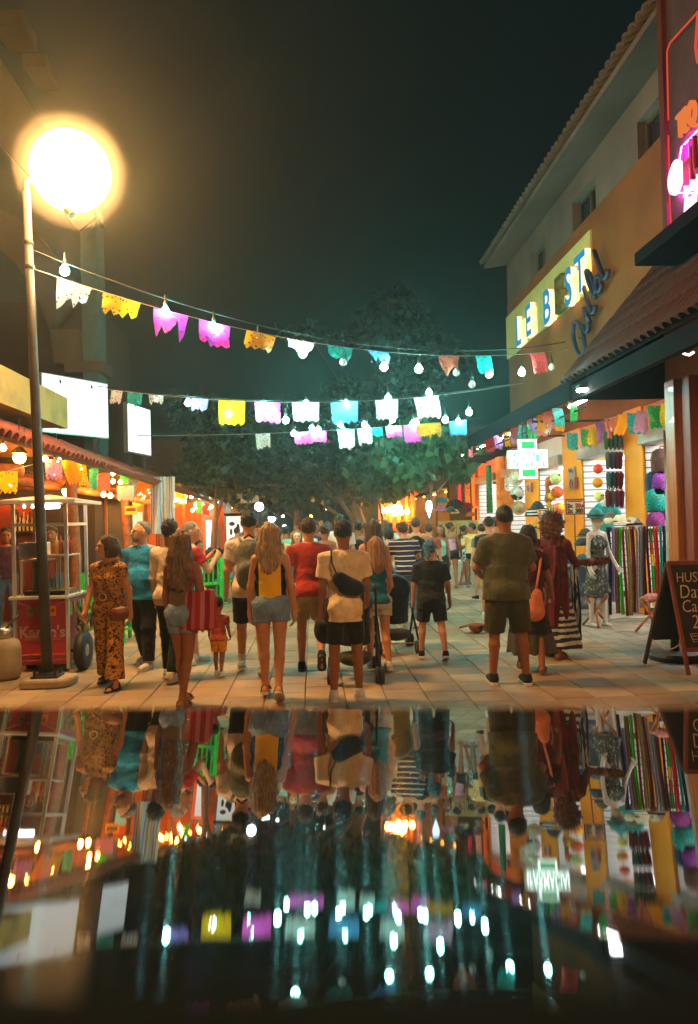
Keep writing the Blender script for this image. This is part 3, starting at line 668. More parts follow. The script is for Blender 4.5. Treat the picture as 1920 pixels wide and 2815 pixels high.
# ------------------------------------------------------------------ LE BEST sign: lit panel with block letters
SG = thing('letter_sign', (XB - .04, 17, 6), 'lit pale panel with big blue block letters reading LE BEST', 'sign')
M_PANEL = mat('sign_panel_cream', srgb(216, 196, 120), rough=.7, var=.06)
m = MB(); m.box((XB - .05, 13.98, 6.02), (XB - .003, 20.19, 7.16)); m.build('panel', M_PANEL, SG)
M_LBLUE = emit('letter_face_blue', srgb(40, 160, 215), .8); M_LSIDE = emit('letter_side_glow', srgb(255, 236, 190), 1.5); M_LOFF = mat('letter_unlit', srgb(96, 90, 54), rough=.6)
M_LGLOW = emit('letter_back_glow', srgb(255, 206, 96), 3.5)
for ch, px, py, off in (('L', 1425, 914, 0), ('E', 1452, 886, 0), ('B', 1503, 848, 0), ('E', 1533, 815, 1), ('S', 1562, 794, 0), ('T', 1594, 757, 0)):
    c = atX(px, py, XB - .20); me = text_mesh(ch, 1.06, .12, 0, 1, offset=.02, sx=.92); Mx = face_mat((XB - .14, c.y, c.z), (0, -1, 0))
    bm = bmesh.new(); bm.from_mesh(me); 
    me.materials.clear(); me.materials.append(M_LOFF if off else M_LBLUE); me.materials.append(mat('letter_unlit_side', srgb(120, 106, 50)) if off else M_LSIDE)
    for f in bm.faces: f.material_index = 0 if f.normal.z > .7 else 1
    bm.to_mesh(me); bm.free(); me.transform(Mx); me.name = 'letter'
    L_ = link('letter', me, None, SG)
    if not off:
        g = MB(); g.box((XB - .072, c.y - .22, c.z - .30), (XB - .052, c.y + .22, c.z + .30)); g.build('backlight', M_LGLOW, L_)
# ------------------------------------------------------------------ unlit script sign
m = thing('script_sign', (XB, 13, 5), 'unlit dark blue script lettering fixed on the ochre wall', 'sign'); M_NAVY = mat('navy_acrylic', srgb(52, 66, 96), rough=.45, var=.15)
c0 = atX(1583, 930, XB - .2); c1 = atX(1650, 745, XB - .2)
bend = []
def script(pts, wdt=.075): 
    mb = MB(); mb.tube(pts, wdt, 6, ry=.04); return mb
U = Vector((0, -(c0.y - c1.y), c1.z - c0.z)); ln = U.length; U.normalize(); V = Vector((0, U.z, -U.y)); V = V if V.z > 0 else -V
def sp(u, v): return Vector((XB - .14, c0.y, c0.z)) + U * u + V * v
def arc(cu, cv, ru, rv, a0, a1, n=14): return [sp(cu + ru * math.cos(R(a0 + (a1 - a0) * i / n)), cv + rv * math.sin(R(a0 + (a1 - a0) * i / n))) for i in range(n + 1)]
k = ln / 1.55
strokes = [arc(0, 0, .22 * k, .42 * k, 80, 440), arc(.42 * k, -.02, .12 * k, .24 * k, 170, 370) + [sp(.55 * k, .22 * k), sp(.58 * k, -.2 * k)], [sp(.78 * k, .55 * k), sp(.74 * k, .0)] + arc(.85 * k, -.1 * k, .1 * k, .14 * k, 190, 330, 6), arc(1.06 * k, .28 * k, .07 * k, .38 * k, -60, 250), arc(1.28 * k, .0, .11 * k, .17 * k, 10, 330), [sp(1.52 * k, .62 * k), sp(1.48 * k, .0)] + arc(1.6 * k, -.08 * k, .1 * k, .14 * k, 190, 330, 6)]
for s_ in strokes: script(s_, .05).build('stroke', M_NAVY, m, True)
mm = MB()
for u in (0, .55, 1.1, 1.5): mm.tube([sp(u * k, 0), sp(u * k, 0) + Vector((.14, 0, 0))], .012, 5)
mm.build('bracket', M_BLKM, m)
# ------------------------------------------------------------------ neon board at the right edge
XN = 4.6; tl, bl = atX(1825, 112, XN), atX(1843, 655, XN)
nb = thing('neon_board', (XN + .2, 8, bl.z), 'grey stone-look sign board with red neon edge and glowing pink lettering', 'sign')
M_STONE = mat('cracked_stone', srgb(70, 54, 60), rough=.85, var=.25, vscale=5, bump=.6, bscale=9)
NY1 = tl.y; m = MB(); m.box((XN, 4.2, bl.z), (XN + .35, NY1, tl.z + 2.0)); m.build('board', M_STONE, nb)
m = MB(); m.box((XN - .06, NY1 - .07, bl.z - .0), (XN - .002, NY1 + .05, tl.z + 2.0)); m.box((XN - .06, 4.2, bl.z - .06), (XN - .002, NY1 - .07, bl.z + .03)); m.build('frame', mat('frame_maroon', srgb(88, 44, 40), rough=.6), nb)
m = MB(); m.box((XN - .35, 4.2, bl.z - .26), (XN + .5, NY1 + .25, bl.z - .10)); m.build('ledge', M_DARK, nb)
M_NEONR = emit('neon_red', srgb(255, 90, 60), .7); M_NEONP = emit('neon_pink_white', srgb(255, 205, 240), 2.2); M_NEONO = emit('letter_orange', srgb(245, 130, 60), .9)
def xn(px, py, o=.07): return atX(px, py, XN - o)
m = MB(); m.tube([xn(1916, 36), xn(1869, 88), xn(1842, 118), xn(1834, 142), xn(1838, 330)], .011, 6); m.build('neon_or_added_tube', M_NEONR, nb, True)
m = MB(); m.tube([xn(1838, 372), xn(1842, 560), xn(1846, 648), xn(1912, 612)], .011, 6); m.build('neon_or_added_tube', M_NEONR, nb, True)
m = MB(); m.tube([xn(1920, 30), xn(1913, 130), xn(1919, 172)], .02, 6); m.build('neon_or_added_tube', M_NEONR, nb, True)
def put_text(txt, px0, py0, px1, py1, mt, depth, o, parent, name='lettering', sx=1.0, shear=0.0, grow=.0):
    a, b = atX(px0, py1, XN - o), atX(px1, py1, XN - o); t = atX(px0, py0, XN - o)
    me = text_mesh(txt, 1, depth, shear, 1, 'LEFT', offset=grow); xs = [v.co.x for v in me.vertices]; ysx = [v.co.y for v in me.vertices]
    w, h = max(xs) - min(xs), max(ysx) - min(ysx); wid = abs(a.y - b.y); hei = abs(t.z - a.z)
    for v in me.vertices: v.co.x = (v.co.x - min(xs)) / w * wid; v.co.y = (v.co.y - min(ysx)) / h * hei
    me.transform(face_mat((XN - o, a.y, a.z), (0, -1, 0))); me.materials.clear(); me.materials.append(mt); return link(name, me, None, parent)
put_text('TEQ', 1864, 318, 1916, 398, M_NEONO, .05, .06, nb)
m = MB(); a, b, c, d = xn(1878, 418, .05), xn(1925, 365, .05), xn(1925, 520, .05), xn(1880, 528, .05); m.quad(a, d, c, b); m.quad(a + Vector((.03, 0, 0)), b + Vector((.03, 0, 0)), c + Vector((.03, 0, 0)), d + Vector((.03, 0, 0))); m.build('white_plate', M_NEONP, nb)
me = put_text('HU', 1886, 398, 1936, 512, mat('letter_pink', srgb(200, 70, 110), rough=.5), .06, .12, nb)
m = MB(); cc = xn(1862, 488, .05); m.prism([(.17 * math.cos(a) * (1.1 if abs(math.cos(a)) > .7 else .95), .21 * math.sin(a)) for a in np.linspace(0, 6.1, 20)], 0, .03, face_mat(cc, (0, -1, 0))); m.build('white_plate', M_NEONP, nb)
put_text('Tast', 1882, 536, 1920, 590, M_NEONP, .03, .05, nb, shear=.3)
M_MAG = emit('neon_magenta', srgb(255, 30, 190), 330.0)
m = MB(); m.tube([xn(1886, 596, .05), xn(1925, 560, .05)], .010, 6); m.build('neon_or_added_tube', M_MAG, nb, True)
m = MB(); m.tube([xn(1868, 440, .03), xn(1874, 405, .03), xn(1925, 352, .03)], .007, 6); m.build('neon_or_added_tube', M_MAG, nb, True)  # extra magenta tube, added behind the plates to tint the board purple
m = MB(); m.tube([xn(1860, 530, .03), xn(1925, 530, .03)], .007, 6); m.build('neon_or_added_tube', M_MAG, nb, True)  # second added tube for the purple glow on the board
# ------------------------------------------------------------------ tiled porch roof, gable board and posts
pr = thing('porch_roof', (4.75, 8, 3.7), 'steep clay tiled porch roof on timber posts at the right', 'roof')
P0, P1 = Vector((3.98, 0, 3.74)), Vector((5.48, 0, 5.48)); YA, YB = 4.6, 11.32
m = MB(); m._add([(P0.x, YA, P0.z), (P0.x, YB, P0.z), (P1.x, YB, P1.z), (P1.x, YA, P1.z), (P0.x, YA, P0.z - .06), (P0.x, YB, P0.z - .06), (P1.x, YB, P1.z - .06), (P1.x, YA, P1.z - .06)], [(0, 1, 2, 3), (7, 6, 5, 4), (0, 4, 5, 1), (1, 5, 6, 2)]); m.build('roof_deck', M_DARK, pr)
TM2 = tile_mesh(.088, .46); TM2.materials.append(M_TILE); sl2 = math.atan2(P1.z - P0.z, P1.x - P0.x); L2 = (P1 - P0).length
y = 6.6
while y < YB:
    for r_ in range(6):
        d = -.10 + r_ * .40
        o = link('roof_tile', TM2, None, pr, (P0.x + d * math.cos(sl2), y, P0.z + .03 + d * math.sin(sl2))); o.rotation_euler = (random.uniform(-.04, .04), -sl2 - .04, random.uniform(-.02, .02))
    y += .185
m = MB(); m.prism([(3.98, 3.44), (5.49, 3.44), (5.49, 5.38), (3.98, 3.66)], 0, .05, Matrix(((1, 0, 0, 0), (0, 0, 1, YB - .10), (0, 1, 0, 0), (0, 0, 0, 1)))); m.build('gable_board', M_DARK, pr)
m = MB(); m.box((4.02, YA, 3.42), (4.12, YB - .12, 3.66)); m.build('beam', M_DARK, pr)
for px, w, mt in ((1875, .26, M_WOOD), (1915, .20, M_RWOOD)):
    c = atY(px, 1400, 9.6 if px < 1900 else 9.3); m = MB(); m.box((c.x - w / 2, c.y - w / 2, 0), (c.x + w / 2, c.y + w / 2, 3.42)); m.build('post', mt, pr, bevel=.012)
# ------------------------------------------------------------------ awning over the shops further on
aw = thing('shop_awning', (4.7, 18, 3.4), 'long black canvas awning with orange lining over the shop fronts', 'awning')
m = MB(); m._add([(4.0, 11.36, 3.46), (4.0, 27, 3.46), (4.0, 11.36, 3.76), (4.0, 27, 3.76), (5.48, 11.36, 4.35), (5.48, 27, 4.35), (4.02, 11.36, 3.46), (4.02, 27, 3.46)], [(0, 2, 3, 1), (2, 4, 5, 3), (6, 7, 3, 2), (0, 1, 7, 6)]); m.build('canvas', M_DARK, aw)
m = MB(); m._add([(4.03, 11.4, 3.50), (4.03, 27, 3.50), (5.46, 11.4, 4.28), (5.46, 27, 4.28)], [(0, 1, 3, 2)]); m.build('lining', M_SALM, aw)
for y in (13.4, 15.8, 18.2, 20.6, 23): 
    m = MB(); m.tube([(4.05, y, 3.40), (5.48, y, 3.40)], .022, 6); m.build('arm', M_BLKM, aw)
m = MB(); m.tube([(4.3, 11.4, 3.36), (4.3, 26, 3.36)], .016, 6); m.build('rail', M_BLKM, aw)
for k_, y in enumerate((12.2, 14.4, 16.8, 19.4, 22.0)):
    tl_ = thing('tube_lamp', (4.5, y, 3.5), 'white tube lamp under the awning, ' + ['nearest the porch', 'second from the porch', 'third from the porch', 'fourth from the porch', 'farthest from the porch'][k_], 'lamp', 'tube lamps under the awning')
    m = MB(); m.box((4.42, y - .45, 3.555), (4.52, y + .45, 3.60)); m.build('housing', M_STEEL, tl_); m = MB(); m.tube([(4.47, y - .42, 3.535), (4.47, y + .42, 3.535)], .016, 8); m.build('tube', emit('awning_tube', (1, .95, .86), 95.0), tl_, True); m = MB(); m.tube([(4.47, y, 3.6), (4.47, y, 3.72)], .008, 5); m.build('hanger', M_BLKM, tl_)
# ------------------------------------------------------------------ shop fronts
sf = thing('shop_row', (XB, 17, 0), 'row of bright open shop bays with yellow pillars and white slat walls', 'shop')
PIL = [(12.05, 12.78), (14.88, 15.98), (17.79, 18.92), (20.95, 21.91), (24.4, 25.3)]; M_LITP = emit('ceiling_panel', (1.0, .96, .90), 17.0)
for a, b in PIL: m = MB(); m.box((XB - .03, a, 0), (XB + .5, b, 3.46)); m.build('pillar', M_YEL, sf, bevel=.01)
BAYS = [(9.0, 12.05), (12.78, 14.88), (15.98, 17.79), (18.92, 20.95), (21.91, 24.4)]
for n, (a, b) in enumerate(BAYS):
    m = MB(); m.box((XB + .01, a, 3.02), (XB + .3, b, 3.447)); m.build('lintel', M_SALM if n != 2 else M_CREAM, sf)
    m = MB(); m.box((XB - .12, a + .01, 2.80), (XB + .24, b - .01, 3.015)); m.build('shutter_box', M_SHUT, sf, bevel=.015)
    m = MB(); m.box((XB + 2.2, a, 0), (XB + 2.25, b, 3.0)); m.box((XB + .3, a, 3.0), (XB + 2.25, b, 3.017)); m.build('back_wall', M_CREAM, sf)
    for q in range(22):       # slat boards on the far side of the bay, facing down the street
        m = MB(); z = .12 + q * .122; m.box((XB + .02, b - .040, z), (XB + 2.2, b - .014, z + .102)); m.build('slat', M_SLAT, sf)
    m = MB(); m.box((XB + .02, b - .012, 0), (XB + 2.2, b - .002, 2.79)); m.build('slat_backing', mat('slat_groove', srgb(70, 62, 60), rough=.9), sf)
    m = MB(); m.box((XB + .02, a + .002, 0), (XB + 2.2, a + .03, 2.79)); m.build('side_wall', M_CREAM, sf)
    m = MB(); m.box((XB + .5, a + .3, 2.93), (XB + 1.7, b - .3, 2.975)); m.build('ceiling_light', M_LITP, sf)
    for z in (.5, 1.0, 1.5, 2.0): m = MB(); m.box((XB + 1.85, a + .05, z), (XB + 2.195, b - .06, z + .03)); m.build('shelf', M_CREAM, sf)
# ochre ground-floor wall towards the camera
m = MB(); m.box((XB, 2, 0), (XB + .5, 8.99, 3.44)); m.build('near_wall', M_YEL, sf)
# ------------------------------------------------------------------ street lamps
M_LAMPGLOW = emit('lamp_glow', srgb(255, 184, 104), LAMP); M_LAMPGLOW2 = emit('lamp_glow_rear', srgb(255, 200, 136), LAMP_REAR)
M_BLOOM = bpy.data.materials.new('lamp_bloom'); M_BLOOM.use_nodes = True; _t = NT(M_BLOOM); _t.n.remove(_t.n['Principled BSDF']); _v = _t.add('ShaderNodeVolumePrincipled'); _v.inputs['Density'].default_value = .055; _v.inputs['Color'].default_value = (.95, .93, .9, 1); _v.inputs['Anisotropy'].default_value = .3; _t.ln(_v.outputs[0], _t.n['Material Output'].inputs['Volume'])  # scattering volume that stands in for lens bloom around the lamp
def street_lamp(base, lean, label, arm=(.50, -.10), bloom_r=.48, top=5.2, gz=5.42, gm=None):
    r = thing('street_lamp', base, label, 'street lamp', 'street lamps'); b = Vector(base); t = b + Vector((lean, 0, top))
    m = MB(); m.prism([(x, y) for x, y in ((-.24, -.17), (.17, -.17), (.27, -.05), (.27, .18), (-.24, .18))], .0, .10, Matrix.Translation(b)); m.build('kerb_base', mat('concrete', srgb(170, 150, 122), rough=.9, var=.15, bump=.3), r, bevel=.03)
    m = MB(); m.box(b + Vector((-.14, -.12, .10)), b + Vector((.14, .12, .122))); m.build('base_plate', M_BLKM, r, bevel=.006)
    for x in (-.105, .105):
        for y in (-.085, .085): m = MB(); m.tube([b + Vector((x, y, .12)), b + Vector((x, y, .17))], .016, 6); m.build('bolt', M_BLKM, r)
    m = MB(); m.tube([b + Vector((0, 0, .15)), b + Vector((lean * .3, 0, top * .3)), b + Vector((lean * .7, 0, top * .7)), t + Vector((0, 0, .05))], [.056, .053, .047, .040], 14); m.build('pole', M_GALV, r, True)
    g = b + Vector((lean + arm[0], arm[1], gz))
    m = MB(); m.tube([t - Vector((0, 0, .03)), t + Vector((.0, 0, .16)), t + Vector((arm[0] * .35, arm[1] * .4, .24)), g - Vector((0, 0, bloom_r - .02))], [.036, .034, .034, .05], 8); m.build('arm', M_GALV, r, True)
    m = MB(); m.ball(g, bloom_r * .84, 28, 16); m.build('lamp_core', gm or M_LAMPGLOW, r, True)  # emitting core enlarged to the width of the bloom
    m = MB(); m.ball(g, bloom_r * 1.2, 32, 20); m.build('globe_or_bloom', M_BLOOM, r, True)  # added bloom ball, not a part of the lamp itself
    for z in (4.42, 4.68): m = MB(); m.lathe([(.052, 0), (.055, .02), (.052, .04)], b + Vector((lean * z / top, 0, z)), 12); m.build('clamp', M_BLKM, r)
    return r
lp = gp(132, 1886); street_lamp(lp, -.125, 'grey street lamp with its bloom built as a ball beside the pink food cart')
street_lamp((2.6, -2.6, 0), .05, 'grey street lamp behind the viewer with its bloom built as a ball', arm=(-.4, 0), gm=M_LAMPGLOW2)
# ------------------------------------------------------------------ paper bunting and bulb strings
def paper(name, c, tr=.55):
    if name in MATS: return MATS[name]
    m = bpy.data.materials.new(name); m.use_nodes = True; t = NT(m); b = t.n['Principled BSDF']; b.inputs['Base Color'].default_value = (*c, 1); b.inputs['Roughness'].default_value = .6
    tl = t.add('ShaderNodeBsdfTranslucent'); tl.inputs['Color'].default_value = (*c, 1); mx = t.add('ShaderNodeMixShader'); mx.inputs[0].default_value = tr
    tc = t.add('ShaderNodeTexCoord'); vo = t.add('ShaderNodeTexVoronoi'); vo.inputs['Scale'].default_value = 26; t.ln(tc.outputs['Object'], vo.inputs['Vector'])
    lt = t.add('ShaderNodeMath', operation='LESS_THAN'); lt.inputs[1].default_value = .26; t.ln(vo.outputs['Distance'], lt.inputs[0])
    tp = t.add('ShaderNodeBsdfTransparent'); m2 = t.add('ShaderNodeMixShader')
    t.ln(b.outputs[0], mx.inputs[1]); t.ln(tl.outputs[0], mx.inputs[2]); t.ln(lt.outputs[0], m2.inputs[0]); t.ln(mx.outputs[0], m2.inputs[1]); t.ln(tp.outputs[0], m2.inputs[2]); t.ln(m2.outputs[0], t.n['Material Output'].inputs['Surface'])
    MATS[name] = m; return m
PC = {'pink': srgb(238, 70, 160), 'magenta': srgb(205, 60, 205), 'orange': srgb(245, 150, 20), 'yellow': srgb(250, 190, 30), 'teal': srgb(30, 165, 160), 'white': srgb(225, 205, 200), 'blue': srgb(90, 140, 190), 'red': srgb(220, 60, 60), 'coral': srgb(230, 120, 100), 'green': srgb(40, 170, 80), 'violet': srgb(160, 120, 200), 'rose': srgb(232, 150, 180)}
def flag_mesh(w, h, seed, torn=0.0):
    g = np.random.default_rng(seed); nx, nz = 9, 6; P = []
    bot = [h * (1 - torn * g.uniform(0, .7)) for _ in range(nx)]
    for i in range(nz):
        row = []
        for j in range(nx):
            u = j / (nx - 1) - .5; v = i / (nz - 1); zz = -(bot[j] + (.02 if j % 2 else -.015) * (i == nz - 1)) * v
            row.append(Vector((u * w * (1 - .10 * v * torn - .04 * v), .03 * math.sin(u * 7 + seed) * v + .035 * v * math.sin(3 * v + seed * 1.7), zz)))
        P.append(row)
    m = MB(); m.sheet(P); return m.mesh('flag', True)
def catenary(p, q, sag, n): return [Vector(p).lerp(Vector(q), i / n) - Vector((0, 0, 4 * sag * (i / n) * (1 - i / n))) for i in range(n + 1)]
def bunting(label, p, q, sag, flags, group, rx=.0):
    c = thing('paper_bunting', Vector(p), label, 'bunting', group); pts = catenary(p, q, sag, 40); m = MB(); m.tube(pts, .004, 4, cap=False); m.build('cord', M_WIRE, c)
    d = (Vector(q) - Vector(p)); rz = math.atan2(d.y, d.x)
    for i, (t, col, w, h, torn) in enumerate(flags):
        x = Vector(p).lerp(Vector(q), t) - Vector((0, 0, 4 * sag * t * (1 - t) + .004)); me = flag_mesh(w, h, i * 3 + int(abs(p[1]) * 10), torn); me.materials.append(paper('paper_' + col, PC[col])); sl_ = (Vector(q).z - Vector(p).z - 4 * sag * (1 - 2 * t)) / d.length
        link('flag', me, None, c, x, (random.uniform(-.25, .25), -sl_, rz + random.uniform(-.15, .15)))
    return c
M_BULBW = emit('led_bulb_cool', srgb(140, 255, 240), BULBC); M_BULBO = emit('warm_bulb', srgb(255, 165, 60), BULBW); M_BULBOFF = mat('bulb_unlit', (.75, .75, .72), rough=.25, var=0); M_SOCK2 = mat('bulb_socket', (.05, .05, .05), rough=.5)
def bulb_mesh(r):
    m = MB(); m.lathe([(r * .35, r * 1.35), (r * .55, r * .95), (r * .92, r * .45), (r, 0), (r * .85, -r * .5), (r * .45, -r * .88), (1e-6, -r)], (0, 0, 0), 10); return m.mesh('bulb', True)
def socket_mesh(r):
    m = MB(); m.lathe([(r * .45, r * 1.2), (r * .5, r * 2.3), (r * .2, r * 2.5), (r * .12, r * 4)], (0, 0, 0), 8); return m.mesh('socket', True)
BM = {}
def bulb(parent, p, r, mt):
    if r not in BM: BM[r] = (bulb_mesh(r), socket_mesh(r))
    a, b = BM[r]
    if not a.materials: a.materials.append(mt)
    if not b.materials: b.materials.append(M_SOCK2)
    o = link('bulb', a, None, parent, p); o.material_slots[0].link = 'OBJECT'; o.material_slots[0].material = mt; o2 = bpy.data.objects.new('socket', b); COL.objects.link(o2); o2.parent = o; return o
def on_line(px, py, p, q):      # point over the line p-q (seen from above) that sits at photo pixel (px, py)
    d = ray(px, py); ax, ay = p[0], p[1]; bx, by = q[0] - p[0], q[1] - p[1]
    t = (ax * by - ay * bx) / (d[0] * by - d[1] * bx); return Vector((d[0] * t, d[1] * t, CAMH + d[2] * t))
def frac(P, p, q): return ((P.x - p[0]) * (q[0] - p[0]) + (P.y - p[1]) * (q[1] - p[1])) / ((q[0] - p[0]) ** 2 + (q[1] - p[1]) ** 2)
# first string: from the lamp post over the street to the porch roof
A = Vector((lp.x - .11, lp.y, 4.44)); Bq = Vector((4.0, 11.2, 4.22))
def line_flags(A, Bq, items, hpx=True):
    out = []
    for (px, py, wpx, hpx, col, torn) in items:
        P = on_line(px, py, A, Bq); out.append((max(.01, min(.99, frac(P, A, Bq))), col, wpx / FPX * P.y * 1.0, hpx / FPX * P.y * .95, torn))
    return out
F1 = [(205, 750, 90, 85, 'white', .9), (335, 790, 100, 55, 'yellow', .5), (470, 830, 95, 95, 'magenta', .95), (590, 855, 90, 75, 'magenta', .15), (718, 888, 92, 45, 'orange', .15), (825, 910, 80, 35, 'white', .6), (935, 930, 75, 35, 'teal', .6), (1040, 945, 70, 45, 'blue', .8), (1235, 970, 65, 60, 'coral', .95), (1330, 980, 55, 60, 'teal', .4), (1478, 980, 55, 60, 'red', .1)]
bunting('paper bunting strung from the lamp post to the porch roof, nearest of three', A, Bq, .42, line_flags(A, Bq, F1), 'paper buntings across the street')
def light_string(label, p, q, sag, items, r, group, extra=()):
    c = thing('light_string', Vector(p), label, 'string lights', group); m = MB(); m.tube(catenary(p, q, sag, 40), .006, 4, cap=False); m.build('cable', M_CORD, c)
    for px, py, on in items:
        P = on_line(px, py, p, q); o = bulb(c, P, r, M_BULBW if on else M_BULBOFF)
    return c
A2 = A + Vector((.03, .05, .20)); B2 = Bq + Vector((-.02, .12, .14))
light_string('bulb string hung from the lamp post, nearest of three', A2, B2, .50, [(178, 745, 1), (455, 858, 1), (588, 902, 1), (710, 940, 0), (833, 973, 1), (944, 996, 0), (1056, 1010, 1), (1152, 1015, 1), (1255, 1025, 0), (1298, 1058, 0), (1345, 1029, 1), (1435, 1024, 1), (1517, 1010, 0)], .050, 'bulb strings across the street')
A = Vector((-3.5, 12.3, 3.95)); Bq = Vector((3.95, 13.6, 4.15))
F2 = [(322, 1068, 30, 40, 'white', .1), (372, 1078, 40, 38, 'teal', .3), (430, 1085, 40, 30, 'white', .6), (550, 1085, 45, 40, 'violet', .5), (638, 1080, 72, 70, 'orange', .1), (735, 1080, 72, 62, 'pink', .1), (840, 1078, 75, 55, 'white', .1), (946, 1073, 76, 62, 'blue', .1), (1062, 1062, 68, 58, 'white', .1), (1170, 1045, 75, 66, 'rose', .1)]
bunting('paper bunting strung across mid street with wide square sheets, middle of three', A, Bq, .30, line_flags(A, Bq, F2), 'paper buntings across the street')
light_string('bulb string behind the wide square paper sheets, middle of three', A + Vector((0, .15, .05)), Bq + Vector((0, .15, .05)), .30, [(518, 1108, 1), (628, 1140, 1), (725, 1118, 1), (842, 1112, 1), (952, 1112, 1), (1068, 1095, 1), (1180, 1080, 1), (786, 1156, 1), (716, 1148, 1), (1290, 1134, 1), (1225, 1155, 1)], .055, 'bulb strings across the street')
A = Vector((-3.6, 15.6, 3.55)); Bq = Vector((3.9, 16.8, 3.95))
F3 = [(722, 1150, 40, 45, 'white', .3), (832, 1168, 48, 36, 'pink', .1), (872, 1145, 50, 32, 'pink', .1), (950, 1150, 46, 58, 'white', .2), (1002, 1150, 42, 46, 'white', .2), (1035, 1155, 30, 30, 'teal', .2), (1082, 1160, 46, 34, 'pink', .1), (1132, 1130, 52, 52, 'pink', .1), (1160, 1150, 36, 36, 'orange', .1), (1186, 1120, 56, 48, 'orange', .6), (1258, 1116, 52, 46, 'blue', .2)]
bunting('paper bunting strung across the street in front of the trees, farthest of three', A, Bq, .10, line_flags(A, Bq, F3), 'paper buntings across the street')
light_string('bulb string in front of the trees, farthest of three', A + Vector((0, .12, .02)), Bq + Vector((0, .12, .02)), .10, [(808, 1192, 1), (858, 1178, 1), (876, 1182, 1), (935, 1166, 1), (945, 1185, 1), (1002, 1168, 1), (1012, 1180, 1), (1072, 1178, 1), (1080, 1155, 1), (1135, 1165, 1), (1145, 1160, 1), (1260, 1158, 1)], .055, 'bulb strings across the street')
# ------------------------------------------------------------------ phone glass held right under the camera; its stand is added
def phone_mirror():
    th = [(14.0, 11.42), (22.5, 11.38), (24.5, 11.2), (26.3, 11.0), (31.0, 10.3), (40.0, 9.6)]
    th_at = lambda d: float(np.interp(d, [a for a, _ in th], [b for _, b in th]))
    s, z = .40, -.40 * math.tan(R(14.75)); prof = [(s, z)]; ds = .0025
    while s > .046:
        a = th_at(math.degrees(math.atan2(-z, s))); s -= ds; z += ds * math.tan(R(a)); prof.append((s, z))
    # camera axes: x right, y up, -z forward
    w = .30; r = thing('phone_glass', (0, .2, 0), 'glossy black phone glass held under the lens mirroring the street, on an added stand', 'smartphone')
    M_MIR = bpy.data.materials.new('black_glass'); M_MIR.use_nodes = True; t = NT(M_MIR); b = t.n['Principled BSDF']; b.inputs['Base Color'].default_value = (.003, .004, .004, 1); b.inputs['Roughness'].default_value = .015; b.inputs['IOR'].default_value = 1.46
    gl = t.add('ShaderNodeBsdfAnisotropic'); gl.distribution = 'GGX'; gl.inputs['Roughness'].default_value = .11; gl.inputs['Anisotropy'].default_value = .85; gl.inputs['Color'].default_value = (.8, .85, .9, 1)
    tg = t.add('ShaderNodeCombineXYZ'); tg.inputs[0].default_value = 1.0; t.ln(tg.outputs[0], gl.inputs['Tangent'])
    mx = t.add('ShaderNodeMixShader'); mx.inputs[0].default_value = STREAK; t.ln(b.outputs[0], mx.inputs[1]); t.ln(gl.outputs[0], mx.inputs[2]); t.ln(mx.outputs[0], t.n['Material Output'].inputs['Surface'])
    cp = lambda x, s, z: CAM_M @ Vector((x, z, -s))
    top = [(s, z) for s, z in prof if s > .0550]; m = MB(); P = [[cp(-w, s, z), cp(w, s, z)] for s, z in top]; m.sheet(P); o = m.build('phone_screen', M_MIR, r, True)
    near = [(s, z) for s, z in prof if s <= .0575]; m = MB(); m.sheet([[cp(-w, s, z + .0006), cp(w, s, z + .0006)] for s, z in near]); m.build('edge_band', mat('matte_black', (.0035, .006, .006), rough=.95, var=0, spec=.05), r, True)
    a, b2 = prof[0], prof[-1]; m = MB(); q = [cp(-w, a[0], a[1] - .0012), cp(w, a[0], a[1] - .0012), cp(w, b2[0], b2[1] - .0012), cp(-w, b2[0], b2[1] - .0012)]; dn = Vector((0, 0, -.012)); m._add(q + [p + dn for p in q], [(0, 1, 2, 3), (7, 6, 5, 4), (0, 4, 5, 1), (1, 5, 6, 2), (2, 6, 7, 3), (3, 7, 4, 0)]); m.build('backing', M_BLKM, r)
    c = (q[0] + q[1] + q[2] + q[3]) / 4 + dn; m = MB(); m.tube([c, Vector((c.x, c.y, .02))], [.03, .035], 10); m.build('stand', M_BLKM, r)  # upright and foot are added; the phone is hand-held
    m = MB(); m.lathe([(.22, 0), (.22, .012), (.05, .03)], (c.x, c.y, 0), 20); m.build('foot', M_BLKM, r)
phone_mirror()
# ------------------------------------------------------------------ thin scattering volume, added for the glow around the lights
if GLOW_DENSITY > 0:
    m = MB(); m.box((-40, -14, -1.0), (40, 100, 14)); hz = m.build('glow_volume', None); tag(hz, 'thin scattering volume added over the whole street for glow around the lights', kind='stuff')
    mm = bpy.data.materials.new('glow_volume'); mm.use_nodes = True; t = NT(mm); t.n.remove(t.n['Principled BSDF']); v = t.add('ShaderNodeVolumePrincipled'); v.inputs['Density'].default_value = GLOW_DENSITY; v.inputs['Color'].default_value = (.80, .95, .92, 1); v.inputs['Anisotropy'].default_value = .80
    t.ln(v.outputs[0], t.n['Material Output'].inputs['Volume']); hz.data.materials.append(mm)
